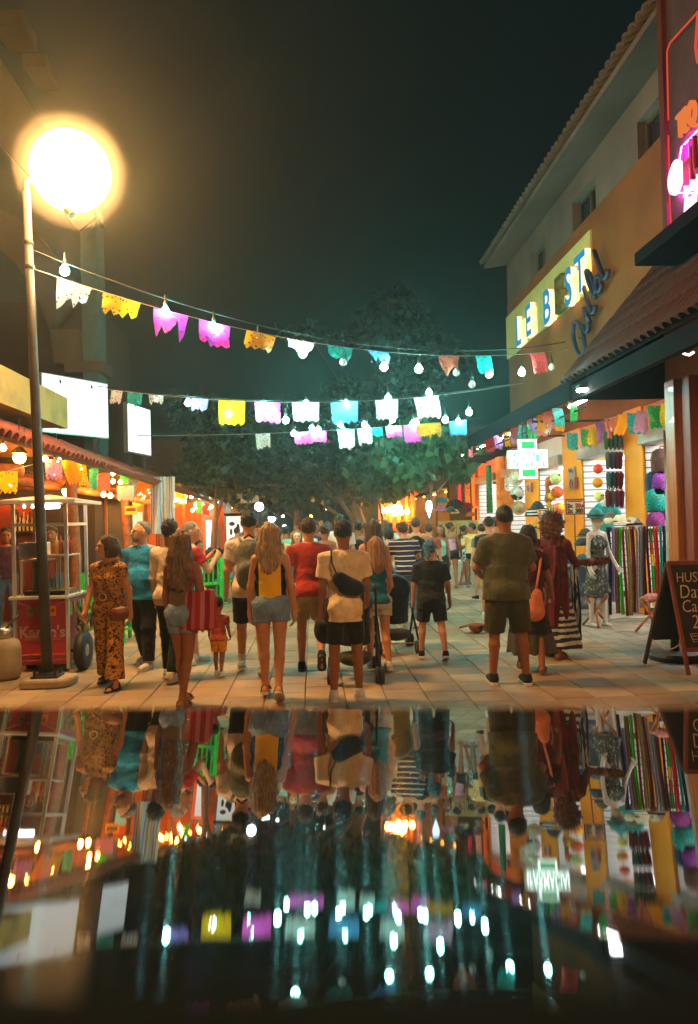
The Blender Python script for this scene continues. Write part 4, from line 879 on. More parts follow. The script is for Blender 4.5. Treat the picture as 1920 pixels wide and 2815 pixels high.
# ------------------------------------------------------------------ goods and signs of the shops on the right
# pharmacy cross hanging under the awning
cr = thing('pharmacy_cross', (4.1, 14, 3.4), 'glowing pharmacy cross sign with white lettering hanging under the awning', 'sign'); YC = 14.0
c = atY(1453, 1262, YC); k = YC / FPX; W2, H2, ar = 57 * k, 57 * k, 26 * k
cross = [(-ar, -H2), (ar, -H2), (ar, -ar), (W2, -ar), (W2, ar), (ar, ar), (ar, H2), (-ar, H2), (-ar, ar), (-W2, ar), (-W2, -ar), (-ar, -ar)]
FMc = face_mat(c, (1, 0, 0)); m = MB(); m.prism(cross, -.10, 0.0, FMc); m.build('casing', M_CREAM, cr, bevel=.004)
inner = [(x * .94, y * .94) for x, y in cross]; m = MB(); m.prism(inner, .002, .008, FMc); m.build('white_face', emit('cross_white', srgb(225, 255, 240), 5.0), cr)
for s_ in (-1, 1): m = MB(); m.prism([(-ar * .72, s_ * ar * 1.12), (ar * .72, s_ * ar * 1.12), (ar * .72, s_ * H2 * .86), (-ar * .72, s_ * H2 * .86)][::s_], .012, .016, FMc); m.build('green_square', emit('cross_green', srgb(70, 235, 130), 1.1), cr)
m = MB(); m.prism([(-W2 * .86, -ar * .80), (W2 * .86, -ar * .80), (W2 * .86, ar * .80), (-W2 * .86, ar * .80)], .012, .014, FMc); m.build('letter_band', emit('cross_band', srgb(120, 235, 170), 2.0), cr)
me = text_mesh('FARMACIA', .30, .004, 0, 1.0, offset=.004, sx=.46); me.transform(FMc @ Matrix.Translation((0, 0, .018)) @ Matrix.Diagonal((1, 1.3, 1, 1))); me.materials.clear(); me.materials.append(emit('cross_letter', (1, 1, 1), 6.0)); link('lettering', me, None, cr)
m = MB(); m.tube([c + Vector((-.1, -.0, H2)), c + Vector((-.1, .0, H2 + .45))], .012, 6); m.build('hanger', M_BLKM, cr); m = MB(); m.tube([c + Vector((.1, .0, H2)), c + Vector((.1, .0, H2 + .45))], .012, 6); m.build('hanger', M_BLKM, cr)
# floodlight under the porch eave
fl = thing('flood_lamp', atY(1620, 1075, 10.6), 'small bright white flood lamp under the porch eave', 'lamp'); c = atY(1620, 1075, 10.6)
m = MB(); m.box(c + Vector((-.16, -.05, .035)), c + Vector((.16, .10, .09))); m.build('housing', M_BLKM, fl); m = MB(); m.box(c + Vector((-.15, -.055, -.0)), c + Vector((.15, .09, .033))); m.build('lens', emit('flood_white', (.92, 1, .96), 110.0), fl)
m = MB(); m.tube([c + Vector((0, .05, .09)), c + Vector((0, .05, .45))], .012, 6); m.build('bracket', M_BLKM, fl)
# hook lamp on the post
c = atY(1895, 930, 9.2); m = thing('hook_lamp', c, 'curved white neon hook fixed to the timber post', 'lamp'); b_ = MB(); b_.tube([atY(1876, 935, 9.2), atY(1874, 955, 9.2), atY(1880, 972, 9.2), atY(1895, 976, 9.2), atY(1908, 968, 9.2)], .018, 6); b_.build('tube', emit('hook_white', (1, .93, .85), 2.2), m, True)
b_ = MB(); b_.tube([atY(1876, 935, 9.2), atY(1876, 900, 9.2)], .01, 6); b_.build('bracket', M_BLKM, m)
# bunting under the awning
def at_plane(px, py, X): return atX(px, py, X)
def shop_bunting(label, pts, X, hh):
    P = [atX(px, py, X) for px, py, _ in pts]; r = thing('paper_bunting', P[0], label, 'bunting', 'paper buntings under the awning')
    m = MB(); m.tube(P, .005, 4, cap=False); m.build('cord', M_WIRE, r)
    for i, (p, (px, py, col)) in enumerate(zip(P, pts)):
        if col is None: continue
        me = flag_mesh(.30, hh, i * 5 + int(px), .12); me.materials.append(paper('paper_' + col, PC[col])); link('flag', me, None, r, p, (random.uniform(-.2, .2), 0, R(random.uniform(20, 62))))
shop_bunting('paper bunting hung along the far half of the awning', [(x, y, c_) for x, y, c_ in zip(range(1272, 1560, 24), [1232 - i * 9.0 for i in range(12)], ['teal', 'rose', 'green', 'red', 'violet', 'yellow', 'rose', 'teal', 'green', 'coral', 'white', 'orange'])], 4.35, .34)
shop_bunting('paper bunting hung in front of the roller shutters by the timber post', [(1545, 1205, None), (1573, 1190, 'teal'), (1592, 1186, 'rose'), (1612, 1180, 'green'), (1632, 1172, 'yellow'), (1648, 1160, 'violet'), (1668, 1152, 'coral'), (1716, 1140, 'orange'), (1742, 1136, 'teal'), (1770, 1130, 'rose'), (1800, 1115, 'green'), (1830, 1108, 'yellow')], 5.05, .34)
shop_bunting('loose bright papers tied under the porch beam', [(1465, 1150, 'violet'), (1490, 1140, 'orange'), (1510, 1132, 'coral'), (1532, 1122, 'teal'), (1572, 1105, 'green'), (1610, 1090, None)], 4.25, .32)
# notices on the pillars
M_WHT = mat('paper_white', (.72, .72, .70), rough=.6, var=.04); M_REDP = mat('print_red', srgb(150, 50, 50), rough=.6); M_BLKP = mat('print_black', (.03, .03, .03), rough=.6, var=0)
for px, py, top, lab in ((1457, 1341, 0, 'small no-smoking notice on the yellow pillar under the pharmacy cross'), (1577, 1329, 1, 'no-smoking notice with a drawing above on the wide yellow pillar')):
    a = atX(px, py, XB - .045); r = thing('notice', (XB - .05, a.y, a.z), lab, 'notice', 'pillar notices'); F_ = face_mat((XB - .05, a.y, a.z), (0, -1, 0)); w = .52
    m = MB(); m.prism([(-w / 2, -.12), (.12, -.12), (.12, .12 + top * .22), (-w / 2, .12 + top * .22)], 0, .012, F_); m.build('sheet', M_WHT, r)
    m = MB(); m.prism([(.122, -.12), (w / 2, -.12), (w / 2, .12), (.122, .12)], 0, .012, F_); m.build('red_strip', M_REDP, r)
    m = MB(); m.tube([F_ @ Vector((-.07 + .085 * math.cos(a_), .085 * math.sin(a_), .016)) for a_ in np.linspace(0, 6.283, 17)], .010, 5); m.tube([F_ @ Vector((-.13, .06, .016)), F_ @ Vector((-.01, -.06, .016))], .008, 5); m.build('prohibition_ring', M_REDP, r)
    if top: m = MB(); m.tube([F_ @ Vector((x, y, .016)) for x, y in ((-.22, .30), (-.12, .24), (-.05, .31), (.0, .22), (.08, .28))], .010, 5); m.build('drawing', M_BLKP, r)
# price boards
def price_board(px, py, Y, wpx, hpx, lines, label):
    c = atY(px, py, Y); w, h = wpx / FPX * Y, hpx / FPX * Y; r = thing('price_board', c, label, 'sign', 'price boards'); F_ = face_mat(c, (1, -.08, 0)) 
    m = MB(); m.box((-w / 2, -h / 2, -.01), (w / 2, h / 2, .008), F_); m.build('board', mat('price_card', srgb(206, 186, 150), rough=.7), r)
    m = MB(); e = .022
    for a_, b_ in (((-w / 2, -h / 2), (-w / 2 + e, h / 2)), ((w / 2 - e, -h / 2), (w / 2, h / 2)), ((-w / 2 + e, h / 2 - e), (w / 2 - e, h / 2)), ((-w / 2 + e, -h / 2), (w / 2 - e, -h / 2 + e))): m.box((*a_, .009), (*b_, .02), F_)
    m.build('frame', M_RWOOD, r)
    for i, (t1, t2) in enumerate(lines):
        for j, (tx, mt_) in enumerate(((t1, M_BLKP), (t2, M_REDP if i == 0 else M_BLKP))):
            me = text_mesh(tx, h * .36, .004, 0, .92, 'LEFT', offset=.006, sx=.95); me.transform(F_ @ Matrix.Translation((-w * .40 + j * w * .40, h * (.06 - .33 * i), .014))); me.materials.clear(); me.materials.append(mt_); link('lettering', me, None, r)
    m = MB(); m.box((-w * .36, h * .30, .010), (w * .34, h * .38, .014), F_); m.build('heading', M_REDP, r)
    g = Vector((c.x, c.y + .05, 0)); m = MB(); m.tube([c + Vector((0, .02, -h / 2)), g], .012, 6); m.build('stake', M_RWOOD, r)
price_board(1581, 1393, 12.6, 54, 44, (('2x', '20us'), ('2x', '380')), 'price board reading 2x20 and 2x380 above the hats')
price_board(1507, 1462, 12.2, 46, 46, (('3x', '18'), ('3x', '20')), 'price board reading 3x18 half hidden behind the bushy-haired woman')
# hanging balls
def ball(px, py, Y, rpx, cols, label):
    c = atY(px, py, Y); r_ = rpx / FPX * Y; r = thing('ball', c, label, 'ball', 'toy balls hanging in the shop')
    m = MB(); m.ball((0, 0, 0), r_, 20, 12); key = 'ball_' + label[:18].replace(' ', '_')
    if cols[0] == 'dots': mt_ = spots(key, cols[1], cols[2], cols[2], 9.5, .22, .24, rough=.4)
    else: mt_ = bands(key, [(1, q) for q in cols[1:]], 3.2, 'Z', rough=.4, bump=0)
    o = m.build('shell', mt_, r, True); o.location = c; o.rotation_euler = (R(random.uniform(10, 60)), R(random.uniform(0, 50)), 0); m = MB(); m.tube([c + Vector((0, 0, r_ * .95)), c + Vector((0, 0, r_ + .18))], .005, 5); m.build('net_cord', M_WIRE, r)
for a_ in [(1529, 1315, 15.0, 17, ('dots', srgb(226, 232, 150), (.02, .06, .03)), 'pale green dotted ball hanging highest beside the slat wall'), (1513, 1322, 15.3, 14, ('dots', srgb(230, 90, 40), (.1, .03, .02)), 'orange ball hidden behind the pale green dotted ball'), (1532, 1353, 15.0, 17, ('dots', srgb(235, 95, 40), (.12, .16, .2)), 'orange dotted ball hanging under the pale green one'), (1518, 1364, 15.2, 13, ('bands', srgb(240, 190, 40), srgb(40, 110, 170), srgb(230, 100, 40)), 'striped blue and yellow ball behind the orange dotted ball'), (1536, 1400, 15.0, 18, ('bands', srgb(235, 120, 60), srgb(245, 190, 50), srgb(230, 110, 150)), 'orange and pink striped ball hanging lowest beside the price board'), (1522, 1404, 15.3, 13, ('bands', srgb(60, 190, 90), srgb(150, 220, 70)), 'green striped ball beside the lowest striped ball'), (1645, 1289, 13.2, 14, ('dots', srgb(230, 80, 36), (.25, .22, .3)), 'orange ball hanging beside the hanging shoes'), (1644, 1327, 13.2, 15, ('bands', srgb(240, 150, 40), srgb(250, 240, 210), srgb(110, 210, 70)), 'striped orange and green ball beside the hanging shoes'), (1648, 1364, 13.2, 14, ('dots', srgb(226, 226, 130), (.02, .06, .05)), 'pale yellow dotted ball beside the hanging shoes')]: ball(*a_)
# pairs of shoes hanging on the pillar
SHM = SDF(.012).cap((0, 0, 0), (0, 0, -.17), .045, .032, q=.45, k=.02).mesh('shoe_body')
row = 0
for py, xs, cols in ((1195, (1668, 1679, 1690, 1702), ('green', 'green', 'teal', 'grey')), (1250, (1672, 1684, 1695, 1706), ('grey', 'blue', 'wine', 'wine')), (1305, (1674, 1686, 1698, 1708), ('teal', 'navy', 'wine', 'wine')), (1355, (1672, 1684, 1698, 1710), ('wine', 'grey', 'plum', 'plum'))):
    row += 1
    for i, (px, cn) in enumerate(zip(xs, cols)):
        c = atY(px, py, 12.7); cc = {'green': (.03, .09, .03), 'teal': (.03, .10, .10), 'grey': (.08, .08, .08), 'blue': (.04, .07, .14), 'wine': (.12, .02, .03), 'navy': (.02, .03, .07), 'plum': (.16, .02, .07)}[cn]
        r = thing('hanging_shoe', c, f'{["first", "second", "third", "fourth"][i]} {cn} canvas shoe from the left in the {["top", "second", "third", "lowest"][row - 1]} row on the pillar', 'shoe', 'shoes hanging on the pillar'); o = link('upper', SHM, None, r, c, (R(18), R(8), R(-40)), (1.25, 1.25, 1.35))
        if not SHM.materials: SHM.materials.append(M_SHB)
        o.material_slots[0].link = 'OBJECT'; o.material_slots[0].material = cloth('canvas_' + cn, cc)
        m = MB(); m.tube([c + Vector((0, 0, .02)), c + Vector((.02, 0, .12))], .004, 4); m.build('hook', M_STEEL, r)
# backpacks on the slat wall by the timber post
for px, py, h, cn, cc, lab in ((1820, 1268, .40, 'brown', (.10, .05, .04), 'brown leopard print bag hanging highest on the slat wall'), (1817, 1328, .36, 'purple', srgb(120, 50, 140), 'purple patterned bag hanging on the slat wall'), (1803, 1326, .36, 'navy', srgb(30, 60, 90), 'navy bag half hidden behind the purple one'), (1803, 1375, .36, 'teal', srgb(20, 130, 120), 'teal bag with crossed straps hanging on the slat wall'), (1803, 1436, .32, 'magenta', srgb(110, 40, 100), 'magenta bag hanging lowest on the slat wall')):
    c = atY(px, py, 11.7 if cn == 'navy' else 11.62); r = thing('hanging_bag', c, lab, 'bag', 'bags on the slat wall'); m = MB(); m.prism([(h * .40 * a_, h * .5 * b_) for a_, b_ in ((-.95, -.7), (-.7, -1), (.7, -1), (.95, -.7), (1, .2), (.8, .8), (.4, 1), (-.4, 1), (-.8, .8), (-1, .2))], -.06, .06, face_mat((0, 0, 0), (1, 0, 0)))
    o = link('pouch', m.mesh('pouch', True), spots('bagprint_' + cn, cc, tuple(x * .3 for x in cc), tuple(min(1, x * 1.7) for x in cc), 14), r, c)
    m = MB(); m.tube([c + Vector((-.04, -.02, h * .46)), c + Vector((-.03, -.02, h * .58)), c + Vector((.03, -.02, h * .58)), c + Vector((.04, -.02, h * .46))], .010, 6); m.build('handle', M_BLKM, r, True)
    m = MB(); m.tube([c + Vector((-h * .2, -.10, h * .2)), c + Vector((0, -.115, .0)), c + Vector((h * .2, -.10, h * .2))], .008, 5); m.build('strap', M_RWOOD, r, True)
# grey dust cloth hanging by the post
m = MB(); P = []
for i in range(8):
    z = 2.85 - i * .30; P.append([atY(1830, 1400, 10.4) + Vector((.02 * math.sin(j * 1.9 + i * .4) + j * .035, .05 * math.sin(j * 2.2 + i * .3), z - 1.65 + 0.0)) for j in range(8)])
for row_ in P:
    for p in row_: p.z = p.z + CAMH - atY(1830, 1400, 10.4).z
m.sheet(P); tag(m.build('hanging_sheet', cloth('sheet_grey', (.45, .46, .47)), None, True), 'pale grey plastic sheet hanging beside the timber post', 'sheet')
# ------------------------------------------------------------------ scarf rail
rk = thing('scarf_rack', (5.05, 11.3, 0), 'low steel rail standing in front of the shops holding scarves', 'rack'); YR = 11.25; xl, xr = atY(1664, 1450, YR).x, atY(1848, 1450, YR).x; zt = atY(1760, 1452, YR).z
for x in (xl + .02, xr - .02): m = MB(); m.tube([(x, YR, 0.02), (x, YR, zt)], .018, 8); m.build('upright', M_STEEL, rk)
m = MB(); m.tube([(xl, YR, zt), (xr, YR, zt)], .018, 8); m.build('rail', M_STEEL, rk); m = MB(); m.tube([(xl, YR, .07), (xr, YR, .07)], .018, 8); m.build('bottom_bar', M_STEEL, rk)
sc_cols = [('navy', (.02, .04, .08), 'y'), ('lilac', srgb(150, 130, 180), 's'), ('olive', srgb(110, 100, 50), 's'), ('lime', srgb(70, 190, 40), 's'), ('rust', srgb(140, 50, 20), 's'), ('sage', srgb(150, 140, 96), 's'), ('wine', srgb(110, 24, 30), 's'), ('silver', srgb(150, 150, 155), 's'), ('ash', srgb(120, 128, 130), 's'), ('maroon', srgb(96, 40, 40), 's'), ('umber', srgb(86, 40, 34), 's'), ('rainbow', None, 'r'), ('red', srgb(180, 40, 36), 's'), ('turquoise', srgb(30, 140, 136), 's'), ('midnight', srgb(20, 36, 60), 's'), ('burgundy', srgb(100, 24, 44), 's'), ('blue', srgb(30, 100, 150), 's')]
n = len(sc_cols); wsc = (xr - xl) / n
for i, (nm, c_, ty) in enumerate(sc_cols):
    x0 = xl + i * wsc; low = .08 + random.uniform(0, .28) * (1 if i % 3 else .2); P = []
    for a in range(15):
        t_ = a / 14; z = zt + .025 - (zt - low) * t_; row_ = []
        for j in range(9):
            u = j / 8; row_.append((x0 + wsc * (.02 + .96 * u) + .008 * math.sin(t_ * 5 + i), YR - .034 - .020 * math.sin(u * 9.4 + i * 2 + .6 * t_) - .012 * t_ - .02 * math.sin(t_ * 3 + i), z))
        P.append(row_)
    P.insert(0, [(p[0], YR + .025, zt - .03) for p in P[0]]); P.insert(1, [(p[0], YR, zt + .028) for p in P[1]])
    m = MB(); m.sheet(P)
    mt_ = bands('scarf_rainbow', [(1, srgb(50, 160, 50)), (1, srgb(230, 190, 30)), (1, srgb(220, 100, 30)), (1, srgb(60, 150, 60))], 1.4, 'Z', wobble=.05) if ty == 'r' else spots('scarf_' + nm, c_, tuple(x * .45 for x in c_), tuple(min(.9, x * 1.8 + .02) for x in c_), 16 + (i * 5) % 17, .22, .32, distort=.06)
    o = m.build('cloth', mt_, None, True); o.name = 'scarf'; o.data.name = 'scarf'; tag(o, f'{nm} printed scarf on the low rail, ' + ('leftmost' if i == 0 else 'rightmost' if i == n - 1 else f'between the {sc_cols[i - 1][0]} and the {sc_cols[i + 1][0]} one'), 'scarf', 'scarves on the rail')
# ------------------------------------------------------------------ hat table behind the vendor
tb = thing('display_table', (3.9, 12.6, 0), 'cluttered display table of caps and hats in front of the shops', 'table'); YT = 12.5; x0, x1 = atY(1440, 1560, YT).x, atY(1660, 1560, YT).x
m = MB(); m.box((x0, YT, .80), (x1, YT + .7, .84)); m.build('table_top', M_CREAM, tb); m = MB(); m.box((x0 + .02, YT + .02, .06), (x1 - .02, YT + .05, .795)); m.build('front_panel', mat('table_cloth_blue', srgb(60, 74, 92), rough=.9, color2=srgb(150, 150, 150), vscale=5), tb)
for x in (x0 + .04, x1 - .04):
    for y in (YT + .06, YT + .64): m = MB(); m.box((x - .02, y - .02, 0), (x + .02, y + .02, .798)); m.build('leg', M_STEEL, tb)
CAPM = None
def cap_obj(p, rz, cc, nm, label, sc=1.0, brim='front'):
    g = SDF(.012)
    if brim == 'front': g.ell((0, 0, 0), (.10, .11, .12), k=.01).cap((0, .06, .015), (0, .17, .0), .085, .06, k=.01).cut((0, 0, 0), (0, 0, -1)).carve((0, .19, .085), (.13, .10, .065), k=.004)
    elif brim == 'round': g.ell((0, 0, .0), (.095, .10, .13), k=.01).flat((0, 0, 0), (0, 0, .014), .17, .165, k=.01).cut((0, 0, -.002), (0, 0, -1))
    else: g.ell((0, 0, 0), (.10, .12, .14), k=.02).flat((0, 0, 0), (0, 0, .018), .19, .19, k=.01).ell((-.17, 0, .05), (.03, .15, .05), k=.02).ell((.17, 0, .05), (.03, .15, .05), k=.02).carve((0, 0, .17), (.03, .10, .06)).cut((0, 0, -.002), (0, 0, -1))
    r = thing('hat', p, label, 'hat', 'hats on display'); r.rotation_euler = (0, 0, rz); o = link('crown', g.mesh('crown'), cc); o.parent = r; o.scale = (sc,) * 3
    m = MB(); m.lathe([(.101, .018), (.104, .03), (.101, .045)], (0, 0, 0), 16, sy=1.08); b_ = m.build('band', M_BLKM); b_.parent = o
    return r
hats = [(1478, 1400, 12.9, 'round', cloth('hat_black', (.03, .03, .03)), 'black wide hat above the striped visor'), (1462, 1420, 12.7, 'front', bands('hat_stripe', [(1, (.03, .03, .03)), (.6, (.6, .6, .58))], 22, 'Z'), 'black and white striped visor on the hat table'), (1478, 1455, 12.6, 'front', cloth('hat_mustard', srgb(200, 140, 50)), 'mustard yellow cap on the hat table'), (1610, 1475, 12.6, 'round', cloth('hat_olive', srgb(90, 80, 60)), 'dull olive hat beside the white mannequin'), (1600, 1500, 12.3, 'front', cloth('cap_navy', (.03, .05, .08)), 'navy cap with pale brim below the olive hat'), (1602, 1545, 12.3, 'front', cloth('cap_teal', (.05, .12, .14)), 'teal cap on the front of the hat table'), (1705, 1440, 11.9, 'cowboy', cloth('hat_straw', srgb(214, 200, 168)), 'cream cowboy hat above the scarf rail'), (1745, 1446, 11.9, 'round', cloth('hat_grey', srgb(170, 150, 140)), 'grey sun hat beside the cream cowboy hat'), (1680, 1432, 12.2, 'round', cloth('hat_brown', srgb(110, 86, 70)), 'brown hat behind the cream cowboy hat'), (1240, 1408, 18.3, 'round', cloth('hat_dark', (.05, .045, .04)), 'dark wide hat on the far stall')]
tree_p = thing('hat_stand', (atY(1478, 1500, 12.9).x, 12.9, .84), 'wire hat stand on the display table', 'stand'); m = MB(); c = atY(1478, 1500, 12.9); m.tube([(c.x, 12.9, .84), (c.x, 12.9, 1.95)], .012, 6); m.build('pole', M_STEEL, tree_p); m = MB(); m.lathe([(.12, 0), (.12, .012), (.02, .02)], (c.x, 12.9, .841), 14); m.build('foot', M_STEEL, tree_p)
for i, (px, py, Y, br, mt_, lab) in enumerate(hats): cap_obj(atY(px, py, Y), R(140 + 37 * i), mt_, '', lab, 1.15, br)
# folded clothes on the table
for i in range(9):
    x = x0 + .1 + i * (x1 - x0 - .2) / 8; cc = [srgb(60, 160, 90), srgb(40, 60, 90), srgb(200, 90, 60), srgb(190, 190, 180), srgb(110, 40, 60), srgb(60, 110, 150), srgb(210, 170, 70), srgb(70, 70, 70), srgb(150, 80, 130)][i]
    m = MB(); h_ = .05 + .03 * (i % 3); m.box((x - .08, YT + .08 + .04 * (i % 2), .842), (x + .08, YT + .36, .842 + h_)); o = m.build('folded_shirt', cloth(f'folded_{i}', cc), bevel=.012); tag(o, ['green', 'navy', 'orange', 'pale grey', 'wine red', 'steel blue', 'mustard', 'charcoal', 'mauve'][i] + ' folded shirt lying on the hat table', 'shirt', 'folded shirts on the table')
# ------------------------------------------------------------------ folding stools
def stool(px, py, label, rz, dark=False):
    g = gp(px, py); r = thing('folding_stool', g, label, 'stool', 'folding tripod stools'); h = .46; tops, feet = [], []
    for i in range(3):
        a = rz + i * 2.094; ft = g + Vector((.21 * math.cos(a), .21 * math.sin(a), .01)); tp = g + Vector((-.19 * math.cos(a), -.19 * math.sin(a), h)); m = MB(); m.tube([ft, tp], [.019, .017], 8); m.build('leg', M_WOOD, r, True); tops.append(tp)
    cx = sum(tops, Vector()) / 3; P = []
    for k in range(7):
        row_ = []
        for j in range(7):
            u, v = k / 6, j / 6; p = tops[0].lerp(tops[1].lerp(tops[2], v), u); d_ = (p - cx).length; row_.append(p + Vector((0, 0, -.06 * max(0, 1 - d_ / .19) + .008)))
        P.append(row_)
    m = MB(); m.sheet(P); o = m.build('leather_seat', mat('saddle_leather', srgb(120, 66, 36), rough=.5, var=.2), r, True); md = o.modifiers.new('t', 'SOLIDIFY'); md.thickness = .008
stool(1640, 1722, 'folding wooden tripod stool in front of the white mannequin', .3); stool(1790, 1738, 'folding wooden tripod stool in front of the scarf rail', .9)
c = gp(1790, 1738) + Vector((0, 0, .462)); g = SDF(.012).ell((0, 0, 0), (.13, .09, .08), k=.02).ell((.08, .02, .02), (.07, .07, .06), k=.03).cut((0, 0, -.01), (0, 0, -1)); g.noise = wob(.006, 40, 40, 30, 4); tag(link('folded_bag', g.mesh('folded_bag'), cloth('bag_pink', srgb(170, 110, 100)), None, c), 'small pinkish folded bag lying on a stool seat', 'bag')
# ------------------------------------------------------------------ chalkboard and its heavy stand
cb = thing('chalkboard', gp(1890, 1850), 'wooden folding chalkboard with chalk lettering and drawn cups at the right edge', 'chalkboard'); YF = gp(1890, 1862).y
tlf, blf = atY(1836, 1548, YF + .18), atY(1893, 1832, YF); blf.z = .02
def bd(x, z): # front board: x metres right of the left rail, z height along the rail 0..1
    return blf.lerp(tlf, z) + Vector((x, 0, 0))
M_CHB = mat('chalkboard_black', (.018, .02, .02), rough=.75, var=.3, vscale=5); M_CHALK = mat('chalk', srgb(214, 190, 176), rough=.95, var=.25, vscale=40)
for x in (0, .62): m = MB(); m.bar(bd(x, 0), bd(x, 1), .04, .03, (1, 0, 0)); m.build('rail', M_RWOOD, cb)
m = MB(); m.bar(bd(0, 1.0), bd(.62, 1.0), .04, .045); m.build('top_rail', M_RWOOD, cb); m = MB(); m.bar(bd(.02, .22), bd(.60, .22), .03, .04); m.build('bottom_rail', M_RWOOD, cb)
m = MB(); a_, b_, c_, d_ = bd(.015, .22), bd(.605, .22), bd(.605, .99), bd(.015, .99); of = Vector((0, .012, 0)); m._add([a_ + of, b_ + of, c_ + of, d_ + of, a_ + of * 2, b_ + of * 2, c_ + of * 2, d_ + of * 2], [(0, 1, 2, 3), (7, 6, 5, 4), (0, 4, 5, 1), (2, 6, 7, 3)]); m.build('slate', M_CHB, cb)
bk = Vector((-.14, .55, 0)); tp = bd(0, 1.0)
for x in (0, .62): m = MB(); m.bar(tp + Vector((x, .02, 0)), Vector((tp.x - .05 + x, tp.y + .50, .02)), .04, .03, (1, 0, 0)); m.build('back_rail', M_DKWOOD, cb)
q0, q1 = tp + Vector((.02, .06, -.03)), Vector((tp.x - .05 + .02, tp.y + .44, .28)); m = MB(); m._add([q0, q0 + Vector((.58, 0, 0)), q1 + Vector((.58, 0, 0)), q1, q0 + of, q0 + of + Vector((.58, 0, 0)), q1 + of + Vector((.58, 0, 0)), q1 + of], [(3, 2, 1, 0), (4, 5, 6, 7), (0, 4, 7, 3), (1, 2, 6, 5)]); m.build('back_slate', M_CHB, cb)
m = MB(); s0, s1 = bd(0, .28) + Vector((0, .03, 0)), q1 + Vector((0, -.05, .05)); m.tube(catenary(s0, s1, .10, 12), .006, 5); m.build('chain', M_WIRE, cb)
Fb = face_mat(bd(0, 0) + Vector((0, -.004, 0)), (1, 0, 0), (tlf - blf)); LB = (tlf - blf).length
def chalk(pts, w=.007): m = MB(); m.tube([Fb @ Vector((x + (tlf.x - blf.x) * z, z * LB, .008)) for x, z in pts], w, 5, ry=.003); m.build('chalk_mark', M_CHALK, cb)
def chalk_text(t, x, z, sz, sx=.8):
    me = text_mesh(t, sz, .003, .08, 1, 'LEFT', offset=-.002, sx=sx); me.transform(Fb @ Matrix.Translation((x + (tlf.x - blf.x) * z, z * LB, .004))); me.materials.clear(); me.materials.append(M_CHALK); link('lettering', me, None, cb)
chalk_text('HUSb', .05, .86, .15); chalk_text('Day', .055, .73, .20); chalk_text('Care', .055, .60, .18); chalk_text('24', .13, .46, .20)
for x in (.09, .22): chalk([(x, .36), (x + .02, .29), (x + .07, .29), (x + .09, .36), (x, .36)], .005); chalk([(x + .01, .34), (x + .08, .34)], .005); chalk([(x + .02, .31), (x + .07, .31)], .008)
st = thing('pedestal_base', gp(1858, 1815), 'heavy round black pedestal with a short post under the chalkboard', 'stand'); g = gp(1862, 1812); m = MB(); m.lathe([(.30, 0), (.31, .05), (.29, .085), (.06, .10)], g, 26); m.build('disc', M_BLKM, st, False); m = MB(); m.tube([g + Vector((-.02, .0, .09)), g + Vector((-.02, 0, .62))], .048, 12); m.build('post', M_BLKM, st, True)
# upturned cap on the paving
g = gp(1312, 1740); s_ = SDF(.007).ell((0, 0, .10), (.10, .10, .10), k=.01).cap((-.08, 0, .098), (-.20, 0, .07), .012, .010, q=5, k=.01).cut((0, 0, .105), (0, 0, 1)).cut((0, 0, .004), (0, 0, -1)).carve((.0, 0, .125), (.088, .088, .10), k=.004); tag(link('upturned_cap', s_.mesh('upturned_cap'), mat('cap_tan', srgb(150, 84, 50), rough=.8, var=.25, vscale=12, color2=srgb(40, 36, 40), c2lo=.52, c2hi=.62), None, g, None, 1.25), 'brown cap lying upturned on the paving beside the green-shirted man', 'cap')
# white-grey clothes and colourful dresses on the far stall
for i, (px, py, w, h_, cc, lab) in enumerate(((1265, 1330, .28, 1.3, srgb(190, 60, 140), 'pink and purple dress hanging at the far shop'), (1285, 1330, .3, 1.5, srgb(170, 120, 100), 'dusty pink dress hanging at the far shop'), (1345, 1345, .3, 1.4, srgb(30, 150, 90), 'bright green shawl hanging on the yellow pillar'), (1395, 1360, .35, .9, srgb(190, 180, 160), 'beige woven bag hanging beside the yellow pillar'), (1232, 1320, .25, 1.4, srgb(20, 50, 56), 'dark teal dress hanging at the far shop'))):
    c = atX(px, py, 5.2); P = []
    for a in range(9): t_ = a / 8; P.append([(c.x + .05 * math.sin(j * 1.5 + i), c.y + (j / 7 - .5) * w * (1 + .6 * t_), c.z + h_ * (.5 - t_)) for j in range(8)])
    m = MB(); m.sheet(P); o = m.build('hanging_dress', spots(f'dress_{i}', cc, tuple(x * .4 for x in cc), tuple(min(1, x * 1.5) for x in cc), 7, distort=.1), None, True); tag(o, lab, 'dress', 'clothes hanging at the far shop')
# shelf goods deep in the bays (small boxes, glasses, toys)
random.seed(11)
for n, (a, b) in enumerate(BAYS):
    for z in (.53, 1.03, 1.53, 2.03):
        y = a + .15
        while y < b - .2:
            w = random.uniform(.10, .22); h_ = random.uniform(.10, .30); cc = random.choice(list(PC.values())); m = MB(); m.box((XB + 1.88, y, z), (XB + 2.15, y + w, z + h_)); o = m.build('boxed_toy', mat('box_%d' % (random.randrange(12)), cc, rough=.5)); o['label'] = f'small boxed toy on a shelf deep inside the shop bay {["nearest the timber post", "with the hanging balls", "behind the pharmacy cross", "beyond the cross", "farthest up the street"][n]}'; o['category'] = 'box'; o['group'] = f'boxes on the shelves of bay {n}'
            y += w + random.uniform(.02, .15)

